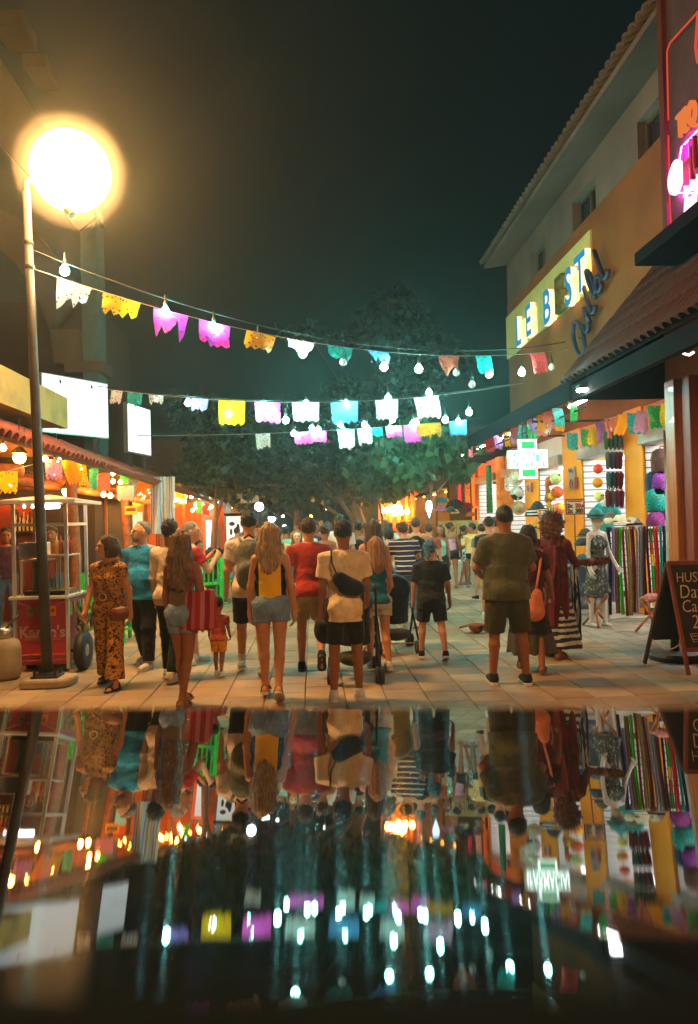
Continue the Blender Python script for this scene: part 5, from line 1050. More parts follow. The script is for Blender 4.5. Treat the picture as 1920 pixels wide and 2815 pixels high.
# more goods hung in the bays
def hang(px, py, Y, nm, label, cat, mt_, shape):
    c = atY(px, py, Y); r = thing(nm, c, label, cat, 'goods hung in the bays')
    if shape == 'hat': g = SDF(.012).ell((0, 0, 0), (.10, .07, .10), k=.01).flat((0, .03, 0), (0, .045, 0), .17, .17, k=.02)
    elif shape == 'bag': g = SDF(.014).cap((0, 0, .10), (0, 0, -.10), .10, .15, q=.4, k=.02).cut((0, 0, .16), (0, 0, 1))
    elif shape == 'shirt': g = SDF(.014).flat((0, 0, -.28), (0, 0, .20), .17, .15, q=.3, k=.02).cap((-.12, 0, .20), (-.24, 0, .06), .06, .065, q=.5, k=.03).cap((.12, 0, .20), (.24, 0, .06), .06, .065, q=.5, k=.03); g.noise = fold(.008, int(px))
    else: g = SDF(.010).cap((0, 0, .16), (.03, 0, -.16), .035, .06, q=.6, k=.02).ell((.03, 0, -.2), (.09, .03, .11), k=.02)
    link('item', g.mesh('item'), mt_, r, c); m = MB(); m.tube([c + Vector((0, 0, .12)), c + Vector((0, .02, .30))], .006, 5); m.build('hook', M_STEEL, r)
hang(1420, 1316, 17.0, 'hanging_hat', 'cream hat hanging highest behind the pharmacy cross', 'hat', cloth('hat_cream', srgb(206, 190, 160)), 'hat'); hang(1424, 1356, 17.0, 'hanging_hat', 'white hat with dark mark hanging below the cream one', 'hat', spots('hat_mark', srgb(190, 180, 164), (.03, .03, .03), (.03, .03, .03), 4), 'hat'); hang(1428, 1396, 17.0, 'hanging_hat', 'tan hat hanging lowest behind the green-shirted man\'s head', 'hat', cloth('hat_tan', srgb(170, 140, 100)), 'hat')
hang(1504, 1345, 15.6, 'toy_guitar', 'small brown toy guitar hanging beside the balls', 'guitar', mat('guitar_wood', srgb(150, 90, 40), rough=.4), 'guitar'); hang(1508, 1385, 15.6, 'toy_guitar', 'small yellow toy guitar hanging under the brown one', 'guitar', mat('guitar_yellow', srgb(220, 160, 40), rough=.4), 'guitar')
hang(1685, 1400, 13.9, 'hanging_shirt', 'white printed T-shirt hanging deep in the bay with the shoes', 'shirt', spots('tee_print', (.6, .58, .56), (.5, .1, .1), (.1, .2, .4), 6), 'shirt'); hang(1398, 1372, 18.6, 'hanging_shirt', 'orange T-shirt hanging beyond the pharmacy cross', 'shirt', cloth('tee_orange', srgb(220, 110, 40)), 'shirt'); hang(1838, 1390, 11.9, 'hanging_bag', 'dark purple bag half hidden by the timber post', 'bag', cloth('bag_dkpurple', srgb(60, 36, 90)), 'bag'); hang(1665, 1420, 13.6, 'hanging_shirt', 'turquoise T-shirt hanging deep in the bay behind the mannequin hat', 'shirt', cloth('tee_turq', srgb(40, 150, 150)), 'shirt')
# ------------------------------------------------------------------ restaurant on the left
random.seed(21)
M_ORIN = mat('orange_limewash', srgb(196, 92, 34), rough=.85, var=.22, vscale=1.6, bump=.2, bscale=12)
M_RED = mat('brick_red_wall', srgb(160, 62, 34), rough=.85, var=.25, vscale=2.0)
M_LOG = mat('log_beam', srgb(140, 82, 44), rough=.75, var=.35, vscale=3, stretch=(4, 4, 4), bump=.5, bscale=10)
M_OLIVE = mat('mossy_yellow_wall', srgb(170, 146, 84), rough=.9, var=.2, vscale=1.5, color2=srgb(96, 104, 66), c2lo=.5, c2hi=.75)
M_TILEL = mat('red_clay_tile', srgb(150, 66, 42), rough=.8, var=.35, vscale=2.5, bump=.4, bscale=20)
rs = thing('restaurant', (-5, 15, 0), 'open fronted orange restaurant with red tiled awning roof and log beams', 'restaurant')
m = MB(); m.box((-8.5, 6, 0), (-8.3, 29, 3.3)); m.build('back_wall', M_ORIN, rs)
EZ0, EZ1, YL0, YL1 = 2.72, 2.52, 6.2, 27.0
def ez(y): return EZ0 + (EZ1 - EZ0) * (y - 8) / 16
m = MB(); m._add([(-3.46, YL0, ez(YL0)), (-3.46, YL1, ez(YL1)), (-4.75, YL0, ez(YL0) + .62), (-4.75, YL1, ez(YL1) + .62), (-3.46, YL0, ez(YL0) - .05), (-3.46, YL1, ez(YL1) - .05), (-4.75, YL0, ez(YL0) + .57), (-4.75, YL1, ez(YL1) + .57)], [(0, 2, 3, 1), (4, 5, 7, 6), (0, 1, 5, 4), (0, 4, 6, 2)]); rfl = m.build('awning_roof', M_LOG, rs)
TM3 = tile_mesh(.098, .48); TM3.materials.append(M_TILEL); sl3 = math.atan2(.62, 1.29); y = 6.8
while y < 21.5:
    for r_ in range(3):
        d = -.12 + r_ * .42; o = link('roof_tile', TM3, None, rfl, (-3.46 - d * math.cos(sl3), y + random.uniform(-.012, .012), ez(y) + .015 + d * math.sin(sl3) + random.uniform(-.008, .01))); o.rotation_euler = (random.uniform(-.05, .05), -sl3 + random.uniform(-.03, .03), math.pi + random.uniform(-.04, .04))
    y += .20
m = MB(); m.box((-8.4, 6, 3.22), (-4.7, 29, 3.30)); m.build('ceiling', M_LOG, rs)
m = MB(); m.box((-4.12, 5.0, 3.30), (-3.98, 12.43, 3.80)); m.box((-8.4, 5.0, 3.31), (-4.13, 12.40, 3.6)); m.build('parapet', M_OLIVE, rs)
for y in (8.9, 12.2, 15.6, 19.0, 22.5): 
    m = MB(); x = -3.85; m.tube([(x, y, 0), (x + .03, y + .02, 1.2), (x - .02, y, 2.3), (x, y, ez(y) + .05)], [.10, .085, .085, .09], 9); m.build('log_post', M_LOG, rs, True)
for y in (10.2, 13.0, 16.2, 19.5): m = MB(); m.tube([(-8.2, y, 2.75), (-6, y + .1, 2.6), (-3.9, y + .05, 2.45)], [.10, .11, .09], 9); m.build('log_beam', M_LOG, rs, True)
m = MB(); m.tube([(-4.4, 6.5, 2.42), (-4.35, 14, 2.38), (-4.4, 24, 2.3)], .08, 8); m.build('log_beam', M_LOG, rs, True)
# walls that face the viewer inside
def panel(px0, px1, py0, py1, Y, mt_, name='partition', th=.06, parent=rs, floor=False):
    a, b = atY(px0, py0, Y), atY(px1, py1, Y); m = MB(); m.box((a.x, Y, 0.0 if floor else b.z), (b.x, Y + th, a.z)); return m.build(name, mt_, parent)
panel(-60, 118, 1385, 1700, 14.0, M_RED, floor=True); panel(232, 300, 1370, 1700, 17.0, M_ORIN, floor=True); panel(300, 352, 1375, 1700, 19.5, M_RED, floor=True); panel(352, 432, 1370, 1700, 21, M_ORIN, floor=True); panel(430, 560, 1385, 1700, 26, M_ORIN, floor=True); panel(118, 232, 1378, 1700, 20.0, M_RED, floor=True)
# door frames, posters and lit panes
pst = panel(361, 392, 1408, 1462, 20.9, emit('lit_poster', srgb(214, 232, 170), 1.2), 'lit_poster'); panel(322, 331, 1386, 1420, 19.4, emit('lit_slot', srgb(205, 225, 150), 1.0), 'lit_pane'); panel(322, 331, 1424, 1462, 19.4, emit('lit_slot2', srgb(205, 225, 150), 1.0), 'lit_pane')
panel(240, 262, 1390, 1600, 16.9, M_DKWOOD, 'door_leaf', floor=True); panel(305, 318, 1375, 1700, 19.35, M_LOG, 'door_post', floor=True); panel(336, 350, 1375, 1700, 19.35, M_LOG, 'door_post', floor=True); panel(395, 412, 1375, 1700, 20.8, M_DKWOOD, 'door_post', floor=True)
panel(170, 196, 1396, 1412, 16.5, emit('kitchen_light', srgb(255, 224, 150), 8.0), 'kitchen_light')
# bar shelf with bottles
sh = thing('bar_shelf', atY(65, 1462, 13.8), 'dark bar shelf on the red wall behind the food cart', 'shelf'); a, b = atY(36, 1458, 13.9), atY(100, 1462, 13.9); m = MB(); m.box((a.x, 13.72, a.z - .05), (b.x, 13.99, a.z - .02)); m.build('board', M_DKWOOD, sh)
for px in (38, 98): p = atY(px, 1400, 13.85); m = MB(); m.box((p.x - .02, 13.76, 0), (p.x + .02, 13.98, p.z)); m.build('upright', M_DKWOOD, sh)
bcols = [srgb(240, 230, 200), srgb(230, 200, 140), srgb(40, 30, 20), srgb(240, 240, 230), srgb(50, 40, 24), srgb(230, 190, 120), srgb(40, 60, 30), srgb(240, 220, 180), srgb(60, 30, 20), srgb(235, 235, 220)]
for i in range(10):
    x = a.x + .05 + i * (b.x - a.x - .1) / 9; m = MB(); h_ = .24 + .05 * (i % 3); m.lathe([(.034, 0), (.036, .01), (.036, h_ * .55), (.014, h_ * .75), (.013, h_), (.015, h_ + .01)], (x, 13.84, a.z - .018), 10); o = m.build('bottle', mat('bottle_%d' % i, bcols[i], rough=.2, var=.1), None, True); tag(o, ['white', 'tan', 'black', 'clear white', 'dark brown', 'amber', 'green black', 'cream', 'dark red', 'pale'][i] + ' bottle on the bar shelf, ' + ('leftmost' if i == 0 else 'rightmost' if i == 9 else f'{["second", "third", "fourth", "fifth", "sixth", "seventh", "eighth", "ninth"][i - 1]} from the left'), 'bottle', 'bottles on the bar shelf')
# small hanging sign
c = atY(361, 1403, 15.5); r = thing('hanging_sign', c, 'small orange notice hanging from a log beam above the poster', 'sign'); F_ = face_mat(c, (1, 0.05, 0), (-.12, 0, 1)); m = MB(); m.box((-.125, -.085, 0), (.125, .085, .02), F_); m.build('board', mat('notice_orange', srgb(240, 160, 50), rough=.6), r); m = MB(); m.box((-.10, -.02, .021), (.10, .05, .025), F_); m.build('print', M_DKWOOD, r)
for s_ in (-.09, .09): m = MB(); m.tube([F_ @ Vector((s_, .085, .01)), F_ @ Vector((s_, .30, .01))], .004, 4); m.build('cord', M_WIRE, r)
# woven blanket hanging from the eave
c = atX(447, 1310, -3.3); zb = atX(440, 1468, -3.3).z; P = []
for i in range(12): t_ = i / 11; P.append([(c.x + (j / 9 - .5) * .52 - .05 * t_ + .01 * math.sin(j), c.y + .06 * math.sin(j * 1.3 + t_ * 2) + .1 * (j / 9), c.z + (zb - c.z) * t_) for j in range(10)])
m = MB(); m.sheet(P); o = m.build('hanging_blanket', bands('blanket_weave', [(2, srgb(176, 176, 190)), (1, srgb(120, 140, 170)), (1, srgb(206, 186, 170)), (1, srgb(170, 120, 110)), (2, srgb(190, 190, 180)), (.7, srgb(196, 160, 80))], 5.0, 'X', wobble=.05), None, True); tag(o, 'long pale striped woven blanket hanging from the restaurant eave', 'blanket')
# orange sash further on
c = atX(605, 1390, -3.2); P = [[(c.x + (j - .5) * .22 + .1 * i / 9, c.y + .02 * j, c.z - 1.75 * i / 9) for j in (0, .5, 1)] for i in range(10)]; m = MB(); m.sheet(P); tag(m.build('cloth_banner', cloth('sash_orange', srgb(190, 90, 44)), None, True), 'narrow orange sash hanging at the far end of the restaurant', 'sash')
# papers hanging inside
def hang_papers(label, items, X):
    pts = [atX(px, py, X) for px, py, *_ in items]; r = thing('paper_bunting', pts[0], label, 'bunting', 'paper buntings in the restaurant'); m = MB(); m.tube(pts, .004, 4, cap=False); m.build('cord', M_WIRE, r)
    for i, ((px, py, wp, hp, col, rt), p) in enumerate(zip(items, pts)):
        me = flag_mesh(wp / FPX * p.y * 1.3, hp / FPX * p.y, i * 7 + 3, .15); me.materials.append(paper('paper_' + col, PC[col])); link('flag', me, None, r, p, (random.uniform(-.3, .3), R(rt), R(random.uniform(-20, 30))))
hang_papers('paper bunting hung along the near half of the restaurant eave', [(20, 1295, 40, 60, 'yellow', 0), (148, 1262, 34, 56, 'violet', 0), (188, 1262, 28, 70, 'orange', -12), (222, 1272, 20, 70, 'yellow', -8), (258, 1288, 20, 64, 'teal', -6), (285, 1300, 26, 56, 'coral', 0)], -3.62)
hang_papers('paper bunting hung along the far half of the restaurant eave', [(345, 1335, 34, 40, 'rose', 0), (366, 1318, 20, 44, 'blue', 8), (342, 1290, 18, 40, 'green', 0), (402, 1325, 30, 50, 'orange', 20), (484, 1330, 20, 44, 'yellow', -8), (505, 1350, 18, 40, 'coral', 0), (548, 1378, 14, 36, 'green', 8), (566, 1382, 14, 36, 'red', 0)], -3.62)
# warm bulbs
def warm_string(label, items, X, r_):
    pts = [atX(px, py, X) for px, py in items]; c = thing('light_string', pts[0], label, 'string lights', 'warm bulb strings in the restaurant'); m = MB(); m.tube([p + Vector((0, 0, r_ * 3.6)) for p in pts], .005, 4, cap=False); m.build('cable', M_CORD, c)
    for p in pts: bulb(c, p, r_, M_BULBO)
warm_string('warm bulb string along the near restaurant eave', [(9, 1232), (125, 1262), (164, 1268), (222, 1265), (222, 1287), (311, 1302), (311, 1324), (332, 1326)], -3.75, .038)
warm_string('warm bulb string halfway along the restaurant eave', [(285, 1360), (304, 1363), (383, 1357), (394, 1366), (408, 1352), (421, 1358)], -4.0, .045)
warm_string('warm bulb string at the far end of the restaurant eave', [(463, 1371), (473, 1373), (484, 1375), (494, 1372), (500, 1378), (508, 1378), (510, 1365), (527, 1365), (538, 1387), (540, 1396), (530, 1403), (560, 1388), (575, 1398), (582, 1393)], -3.8, .05)
warm_string('warm bulb string hung deeper inside the restaurant, near half', [(28, 1330), (75, 1318), (112, 1325), (150, 1312), (204, 1330), (240, 1318), (262, 1340), (298, 1335), (322, 1345)], -5.4, .045)
warm_string('warm bulb string hung deeper inside the restaurant, far half', [(352, 1362), (372, 1372), (396, 1383), (434, 1385), (452, 1392), (474, 1398), (492, 1402), (515, 1408), (548, 1412), (570, 1414)], -4.9, .055)
# two bigger pendant lamps
for px, py, Y, lab in ((54, 1258, 9.6, 'bright warm pendant lamp high at the left edge of the restaurant'), (185, 1352, 12.4, 'bright warm pendant lamp above the food cart')):
    c = atY(px, py, Y); r = thing('pendant_lamp', c, lab, 'lamp', 'pendant lamps'); m = MB(); m.ball(c, .075, 14, 10); m.build('globe_or_bloom', emit('pendant_glow', srgb(255, 186, 84), 130.0), r, True); m = MB(); m.lathe([(.11, .05), (.05, .12), (.02, .14)], c, 12); m.build('shade', M_BLKM, r); m = MB(); m.tube([c + Vector((0, 0, .13)), c + Vector((0, 0, .5))], .005, 5); m.build('cord', M_CORD, r)
# lit white boards on the roof terrace
M_LB = emit('lightbox_white', srgb(236, 250, 245), 1.6)
for p0, p1, zt_, zb_, lab in (((-4.95, 14.0), (-4.07, 15.24), 4.57, 3.46, 'wide glowing white light box above the restaurant roof'), ((-4.12, 17.0), (-3.86, 18.2), 4.49, 3.36, 'narrow glowing white light box farther along the restaurant roof')):
    r = thing('light_box', (p0[0], p0[1], zb_), lab, 'light box', 'light boxes'); d = Vector((p1[0] - p0[0], p1[1] - p0[1], 0)); w = d.length; F_ = face_mat((p0[0], p0[1], zb_), d); m = MB(); m.box((0, 0, -.10), (w, zt_ - zb_, 0), F_); m.build('casing', M_STEEL, r); m = MB(); m.box((.02, .02, .002), (w - .02, zt_ - zb_ - .02, .008), F_); m.build('screen', M_LB, r)
    for x in (w * .2, w * .8): m = MB(); m.bar(F_ @ Vector((x, 0, -.05)), Vector(((F_ @ Vector((x, 0, -.05))).x, (F_ @ Vector((x, 0, -.05))).y, 3.0)), .06); m.build('leg', M_BLKM, r)
    if w > 1.4:
        for x in (w * .25, w * .72): m = MB(); m.tube([F_ @ Vector((x, zt_ - zb_ - .1, .03)), F_ @ Vector((x, zt_ - zb_ - .16, .05))], .018, 6); m.build('clip', M_BLKM, r)
# ------------------------------------------------------------------ gabled house behind the restaurant
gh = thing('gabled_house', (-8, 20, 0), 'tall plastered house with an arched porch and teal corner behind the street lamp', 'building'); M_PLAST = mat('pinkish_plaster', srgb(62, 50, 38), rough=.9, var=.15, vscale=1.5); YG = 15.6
def gv(px, py): p = atY(px, py, YG); return (p.x, p.z)
MG = Matrix(((1, 0, 0, 0), (0, 0, 1, YG), (0, 1, 0, 0), (0, 0, 0, 1)))
arch_in = [(150, 1000), (136, 905), (100, 810), (45, 725), (-40, 650)]; arch_out = [(222, 1000), (222, 905), (205, 800), (165, 720), (100, 640), (-40, 545)]
m = MB(); po = [gv(*p) for p in arch_in]; qo = [gv(*p) for p in arch_out][1:]; n_ = len(po)
for i in range(n_ - 1): m.prism([po[i], po[i + 1], qo[i + 1] if i + 1 < len(qo) else qo[-1], qo[i]] if i else [po[0], po[1], gv(222, 905), gv(222, 1000)], 0, .5, MG)
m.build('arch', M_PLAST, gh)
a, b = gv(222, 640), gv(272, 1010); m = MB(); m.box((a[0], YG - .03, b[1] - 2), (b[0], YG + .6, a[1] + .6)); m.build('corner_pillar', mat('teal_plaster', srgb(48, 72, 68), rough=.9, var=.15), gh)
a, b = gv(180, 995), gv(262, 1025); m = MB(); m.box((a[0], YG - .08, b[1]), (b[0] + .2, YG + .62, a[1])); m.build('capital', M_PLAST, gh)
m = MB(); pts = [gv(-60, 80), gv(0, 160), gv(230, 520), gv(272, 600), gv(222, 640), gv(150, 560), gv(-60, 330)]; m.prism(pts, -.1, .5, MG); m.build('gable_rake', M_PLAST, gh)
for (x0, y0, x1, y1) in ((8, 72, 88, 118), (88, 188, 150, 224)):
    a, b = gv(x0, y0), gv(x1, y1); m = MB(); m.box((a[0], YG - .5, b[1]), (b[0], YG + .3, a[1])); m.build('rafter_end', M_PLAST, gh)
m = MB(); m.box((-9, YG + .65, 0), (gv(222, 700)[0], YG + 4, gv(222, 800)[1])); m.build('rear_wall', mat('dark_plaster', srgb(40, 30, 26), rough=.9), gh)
# ------------------------------------------------------------------ food cart
CY0 = 8.80; xa, xb = atY(42, 1700, CY0).x, atY(187, 1700, CY0).x; CY1 = CY0 + .75
ct = thing('food_cart', ((xa + xb) / 2, CY0 + .35, 0), 'red food cart with steel frame, glass cases and white Karen\'s lettering', 'cart'); M_SILV = mat('cart_silver_paint', (.55, .53, .50), rough=.35, var=.1, metal=.15); M_CART = mat('cart_red', srgb(180, 56, 74), rough=.45, var=.10, vscale=3); zb_, zc_ = atY(110, 1828, CY0).z, atY(110, 1640, CY0).z; zt_ = atY(110, 1380, CY0).z
m = MB(); m.box((xa + .02, CY0 + .02, zb_), (xb - .02, CY1 - .02, zc_ - .03)); m.build('body', M_CART, ct, bevel=.008)
m = MB(); m.box((xa - .05, CY0 - .06, zc_ - .03), (xb + .02, CY1, zc_ + .005)); m.build('counter', M_SILV, ct, bevel=.006)
for x in (xa, xb):
    for y in (CY0, CY1): m = MB(); m.box((x - .018, y - .018, zb_ - .05), (x + .018, y + .018, zt_)); m.build('frame_post', M_SILV, ct)
for y in (CY0, CY1): m = MB(); m.box((xa + .02, y - .014, zt_ - .28), (xb - .02, y + .014, zt_ - .245)); m.build('cross_rail', M_SILV, ct)
m = MB(); m.box((xb - .014, CY0 + .02, zt_ - .28), (xb + .014, CY1 - .02, zt_ - .245)); m.build('side_rail', M_SILV, ct)
m = MB(); m._add([(xa - .12, CY0 - .18, zt_ - .02), (xb + .16, CY0 - .18, zt_ - .02), (xb + .16, CY1 + .15, zt_ - .02), (xa - .12, CY1 + .15, zt_ - .02), (xa - .12, CY0 - .18, zt_ + .02), (xb + .16, CY0 - .18, zt_ + .02), (xb + .16, CY1 + .15, zt_ + .02), (xa - .12, CY1 + .15, zt_ + .02), ((xa + xb) / 2, (CY0 + CY1) / 2, zt_ + .10)], [(3, 2, 1, 0), (0, 1, 5, 4), (1, 2, 6, 5), (2, 3, 7, 6), (3, 0, 4, 7), (4, 5, 8), (5, 6, 8), (6, 7, 8), (7, 4, 8)]); m.build('canopy', M_SILV, ct)
a, b = atY(116, 1374, CY0 + .1), atY(163, 1382, CY0 + .1); m = MB(); m.tube([(a.x, CY0 + .1, zt_ - .055), (b.x, CY0 + .1, zt_ - .055)], .022, 8); m.build('tube_light', emit('cart_tube', (1, .95, .92), 40.0), ct, True)
for px in (80, 85): p = atY(px, 1366, CY0 + .35); m = MB(); m.ball((p.x, CY0 + .2 + .2 * (px - 80) / 5, zt_ - .045), .018, 8, 6); m.build('spot_light', emit('cart_spot', (1, .85, .7), 14.0), ct, True)
# lettering and printed trim
me = text_mesh("Karen's", .19, .004, 0, 1.0, offset=.004, sx=.92); me.transform(face_mat(((xa + xb) / 2, CY0 + .014, zb_ + (zc_ - zb_) * .47), (1, 0, 0))); me.materials.clear(); me.materials.append(M_WHT); link('lettering', me, None, ct)
m = MB(); z = zb_ + (zc_ - zb_) * .36; m.box((xa + .09, CY0 + .012, z), (xb - .09, CY0 + .018, z + .012)); m.build('underline', mat('print_pink', srgb(190, 110, 110), rough=.6), ct)
for k_, (z, cc) in enumerate(((.115, srgb(230, 90, 50)), (.085, srgb(120, 60, 60)), (.05, srgb(190, 90, 90)))):
    m = MB(); n_ = 24; m.tube([(xa + .03 + (xb - xa - .06) * i / n_, CY0 + .016, zb_ + z + (.008 if i % 2 else -.008)) for i in range(n_ + 1)], .005, 4); m.build('zigzag_trim', mat('trim_%d' % k_, cc, rough=.6), ct)
m = MB(); z0 = zc_ - .06; cat = catenary((xa + .03, CY0 + .012, z0), (xb - .03, CY0 + .012, z0), .07, 12); m.tube(cat, .005, 4); m.build('garland_cord', M_WHT, ct)
for t_, cc in ((.27, srgb(110, 150, 80)), (.5, srgb(50, 120, 140)), (.74, srgb(230, 130, 50))):
    p = Vector((xa + .03, CY0 + .008, z0)).lerp(Vector((xb - .03, CY0 + .008, z0)), t_) - Vector((0, 0, .28 * t_ * (1 - t_))); m = MB(); m.box(p + Vector((-.035, -.003, -.115)), p + Vector((.035, .003, -.0))); f_ = m.build('garland_flag', mat('gflag_%d' % int(t_ * 100), cc, rough=.7), ct)
    m = MB(); m.lathe([(.022, 0), (.022, .004)], (0, 0, 0), 8, M=face_mat(p + Vector((0, -.008, -.05)), (1, 0, 0))); m.build('flower_print', M_RED, f_)
# side face garland + banana bunch
for i, cc in enumerate((srgb(110, 150, 80), srgb(220, 110, 40), srgb(90, 150, 110), srgb(200, 90, 50))):
    y = CY0 + .12 + i * .16; m = MB(); m.box((xb - .008, y - .05, zc_ - .24), (xb + .0, y + .05, zc_ - .09)); m.build('garland_flag', mat('sflag_%d' % i, cc, rough=.7), ct)
bn = thing('banana_bunch', (xb + .10, CY0 + .28, zb_ + .2), 'bunch of green and yellow plantains hanging on the side of the food cart', 'bananas'); M_BAN = mat('plantain_skin', srgb(170, 140, 40), rough=.5, color2=srgb(80, 96, 30), c2lo=.4, c2hi=.6, vscale=9); pc = Vector((xb + .08, CY0 + .30, zc_ - .12))
m = MB(); m.tube([pc + Vector((0, 0, .05)), pc + Vector((0, 0, -.42))], [.012, .02], 7); m.build('stalk', M_BAN, bn, True)
for i in range(16):
    a_ = i * 2.4; z = -.06 - i * .022; d = Vector((math.cos(a_), math.sin(a_), 0)); q = pc + Vector((0, 0, z)); m = MB(); m.tube([q + d * .012, q + d * .05 + Vector((0, 0, .0)), q + d * .075 + Vector((0, 0, .05)), q + d * .07 + Vector((0, 0, .11))], [.010, .017, .016, .006], 6); m.build('banana', M_BAN, bn, True)
# glass cases, boiler, sauce bottles
M_CLR = mat('case_glass', (.9, .95, .93), rough=.05, var=0, trans=1.0, spec=.5)
def case(x0, x1, y0, y1, z0, z1, nm):
    r = thing('glass_case', ((x0 + x1) / 2, (y0 + y1) / 2, z0), nm, 'glass case', 'glass cases on the cart')
    for x in (x0, x1):
        for y in (y0, y1): m = MB(); m.box((x - .010, y - .010, z0), (x + .010, y + .010, z1)); m.build('edge', M_SILV, r)
    m = MB(); m.box((x0 - .012, y0 - .012, z1), (x1 + .012, y1 + .012, z1 + .018)); m.build('lid', M_SILV, r); m = MB(); m.box((x0 + .012, y0 - .002, z0 + .005), (x1 - .012, y0 + .002, z1)); m.build('front_pane', M_CLR, r)
    m = MB(); m.box((x0 + .02, y0 + .02, z0), (x1 - .02, y1 - .02, z0 + .05)); m.build('tray', mat('tray_food', srgb(150, 90, 50), rough=.6, color2=srgb(70, 100, 40)), r)
xm = xa + (xb - xa) * .56; case(xm, xb - .03, CY0 + .05, CY0 + .55, zc_ + .006, atY(150, 1530, CY0).z, 'tall glass case of snacks at the right of the cart counter'); case(xa + .05, xa + .30, CY0 + .08, CY0 + .50, zc_ + .006, atY(70, 1545, CY0).z, 'glass case around the steel boiler at the left of the cart counter')
bo = thing('steel_boiler', (xa + .17, CY0 + .28, zc_ + .08), 'tall shiny steel boiler with control box inside the left glass case', 'boiler'); m = MB(); m.lathe([(.07, 0), (.07, .32), (.05, .34)], (xa + .17, CY0 + .28, zc_ + .06), 16); m.build('tank', M_STEEL, bo, True); zz = atY(70, 1540, CY0).z; m = MB(); m.box((xa + .03, CY0 + .05, zz + .02), (xa + .30, CY0 + .35, zz + .20)); m.build('control_box', M_STEEL, bo, bevel=.008); m = MB(); m.tube([(xa + .20, CY0 + .2, zz + .2), (xa + .20, CY0 + .2, zz + .30), (xa + .17, CY0 + .2, zz + .31)], .010, 6); m.build('tap', M_STEEL, bo)
zz = atY(150, 1530, CY0).z + .02
for i, cc in enumerate((srgb(230, 170, 60), srgb(190, 60, 30), srgb(220, 210, 190), srgb(190, 50, 30))):
    x = xm + .08 + i * .05; m = MB(); m.lathe([(.024, 0), (.024, .14), (.020, .16), (.008, .17), (.004, .22)], (x, CY0 + .22, zz), 10); o = m.build('sauce_bottle', mat('sauce_%d' % i, cc, rough=.35), None, True); tag(o, ['yellow', 'red', 'white', 'dark red'][i] + ' squeeze bottle standing on the glass case of the cart', 'bottle', 'sauce bottles')
# wheels
def wheel(x, y, rr, name='wheel'):
    m = MB(); Mx = Matrix.Translation((x, y, rr)) @ Matrix.Rotation(R(90), 4, 'Y'); m.lathe([(rr * .55, -.045), (rr * .9, -.055), (rr, -.03), (rr, .03), (rr * .9, .055), (rr * .55, .045)], (0, 0, 0), 24, M=Mx); w = m.build(name, M_RUB, ct, True); m = MB(); m.lathe([(.02, -.06), (rr * .56, -.03), (rr * .56, .03), (.02, .06)], (0, 0, 0), 16, M=Mx); m.build('rim', M_STEEL, w)
wx = atY(225, 1800, CY0 + .05).x; wheel(wx, CY0 + .12, .225); wheel(xa - .10, CY0 + .12, .225); m = MB(); m.tube([(xa - .1, CY0 + .12, .225), (wx, CY0 + .12, .225)], .02, 8); m.build('axle', M_BLKM, ct); m = MB(); m.box((xb - .08, CY0 + .03, 0), (xb - .03, CY0 + .08, zb_)); m.build('prop', M_BLKM, ct)
m = MB(); m.box((xa + .0, CY0 + .3, 0.0), (xa + .12, CY0 + .6, .22)); m.build('battery_box', M_BLKM, ct)
# gas cylinder
g = gp(16, 1866); gc = thing('gas_cylinder', g, 'worn beige gas cylinder standing left of the food cart', 'gas cylinder'); m = MB(); m.lathe([(.13, 0), (.165, .05), (.17, .12), (.17, .34), (.15, .42), (.07, .46), (.03, .47)], g, 20); m.build('tank', mat('tank_beige', srgb(160, 140, 110), rough=.7, var=.2, vscale=5, bump=.2), gc, True); m = MB(); m.lathe([(.085, .45), (.09, .56), (.078, .56), (.075, .46)], g, 16); m.build('collar', M_STEEL, gc, True); m = MB(); m.tube([g + Vector((0, 0, .46)), g + Vector((0, 0, .54)), g + Vector((.12, .1, .7)), Vector((xa, CY0 + .1, .75))], .012, 6); m.build('hose', M_RUB, gc, True); m = MB(); m.tube([g + Vector((0, 0, .45)), g + Vector((0, 0, .53))], .025, 8); m.build('valve', M_STEEL, gc, True)
# ------------------------------------------------------------------ green chairs and tables
M_GRN = mat('chair_green', srgb(30, 190, 60), rough=.55, var=.18, vscale=8, color2=srgb(70, 220, 80), c2lo=.5, c2hi=.7)
def green_chair(g, rz, label):
    r = empty('chair', g, rz, label, 'chair', 'green wooden chairs'); w, d, sz = .40, .40, .45
    for x in (-w / 2, w / 2): m = MB(); m.box((x - .02, -d / 2 - .02, 0), (x + .02, -d / 2 + .02, sz)); m.build('leg', M_GRN, r); m = MB(); m.bar((x, d / 2, 0), (x, d / 2 + .06, 1.0), .042); m.build('leg', M_GRN, r)
    m = MB(); m.box((-w / 2 - .02, -d / 2 - .03, sz), (w / 2 + .02, d / 2 + .01, sz + .03)); m.build('seat', M_GRN, r)
    for i in range(4): x = -w / 2 + .06 + i * (w - .12) / 3; m = MB(); m.bar((x, d / 2 + .028, sz + .04), (x, d / 2 + .062, .97), .075, .016, (1, 0, 0)); m.build('slat', M_GRN, r)
    m = MB(); m.box((-w / 2 + .03, d / 2 + .045, .97), (w / 2 - .03, d / 2 + .075, 1.03)); m.build('top_rail', M_GRN, r)
    for x in (-w / 2, w / 2): m = MB(); m.box((x - .012, -d / 2 + .03, .18), (x + .012, d / 2 - .01, .21)); m.build('stretcher', M_GRN, r)
for px, py, rz, lab in ((575, 1668, 200, 'green wooden chair with a child on it behind the red tote bag'), (640, 1660, 190, 'green wooden chair left of the man with the backpack'), (545, 1650, 30, 'green wooden chair half hidden by the man in red'), (285, 1768, 170, 'green wooden chair behind the woman in the leopard print jumpsuit'), (350, 1760, 140, 'green wooden chair behind the man in turquoise')): green_chair(gp(px, py), R(rz), lab)
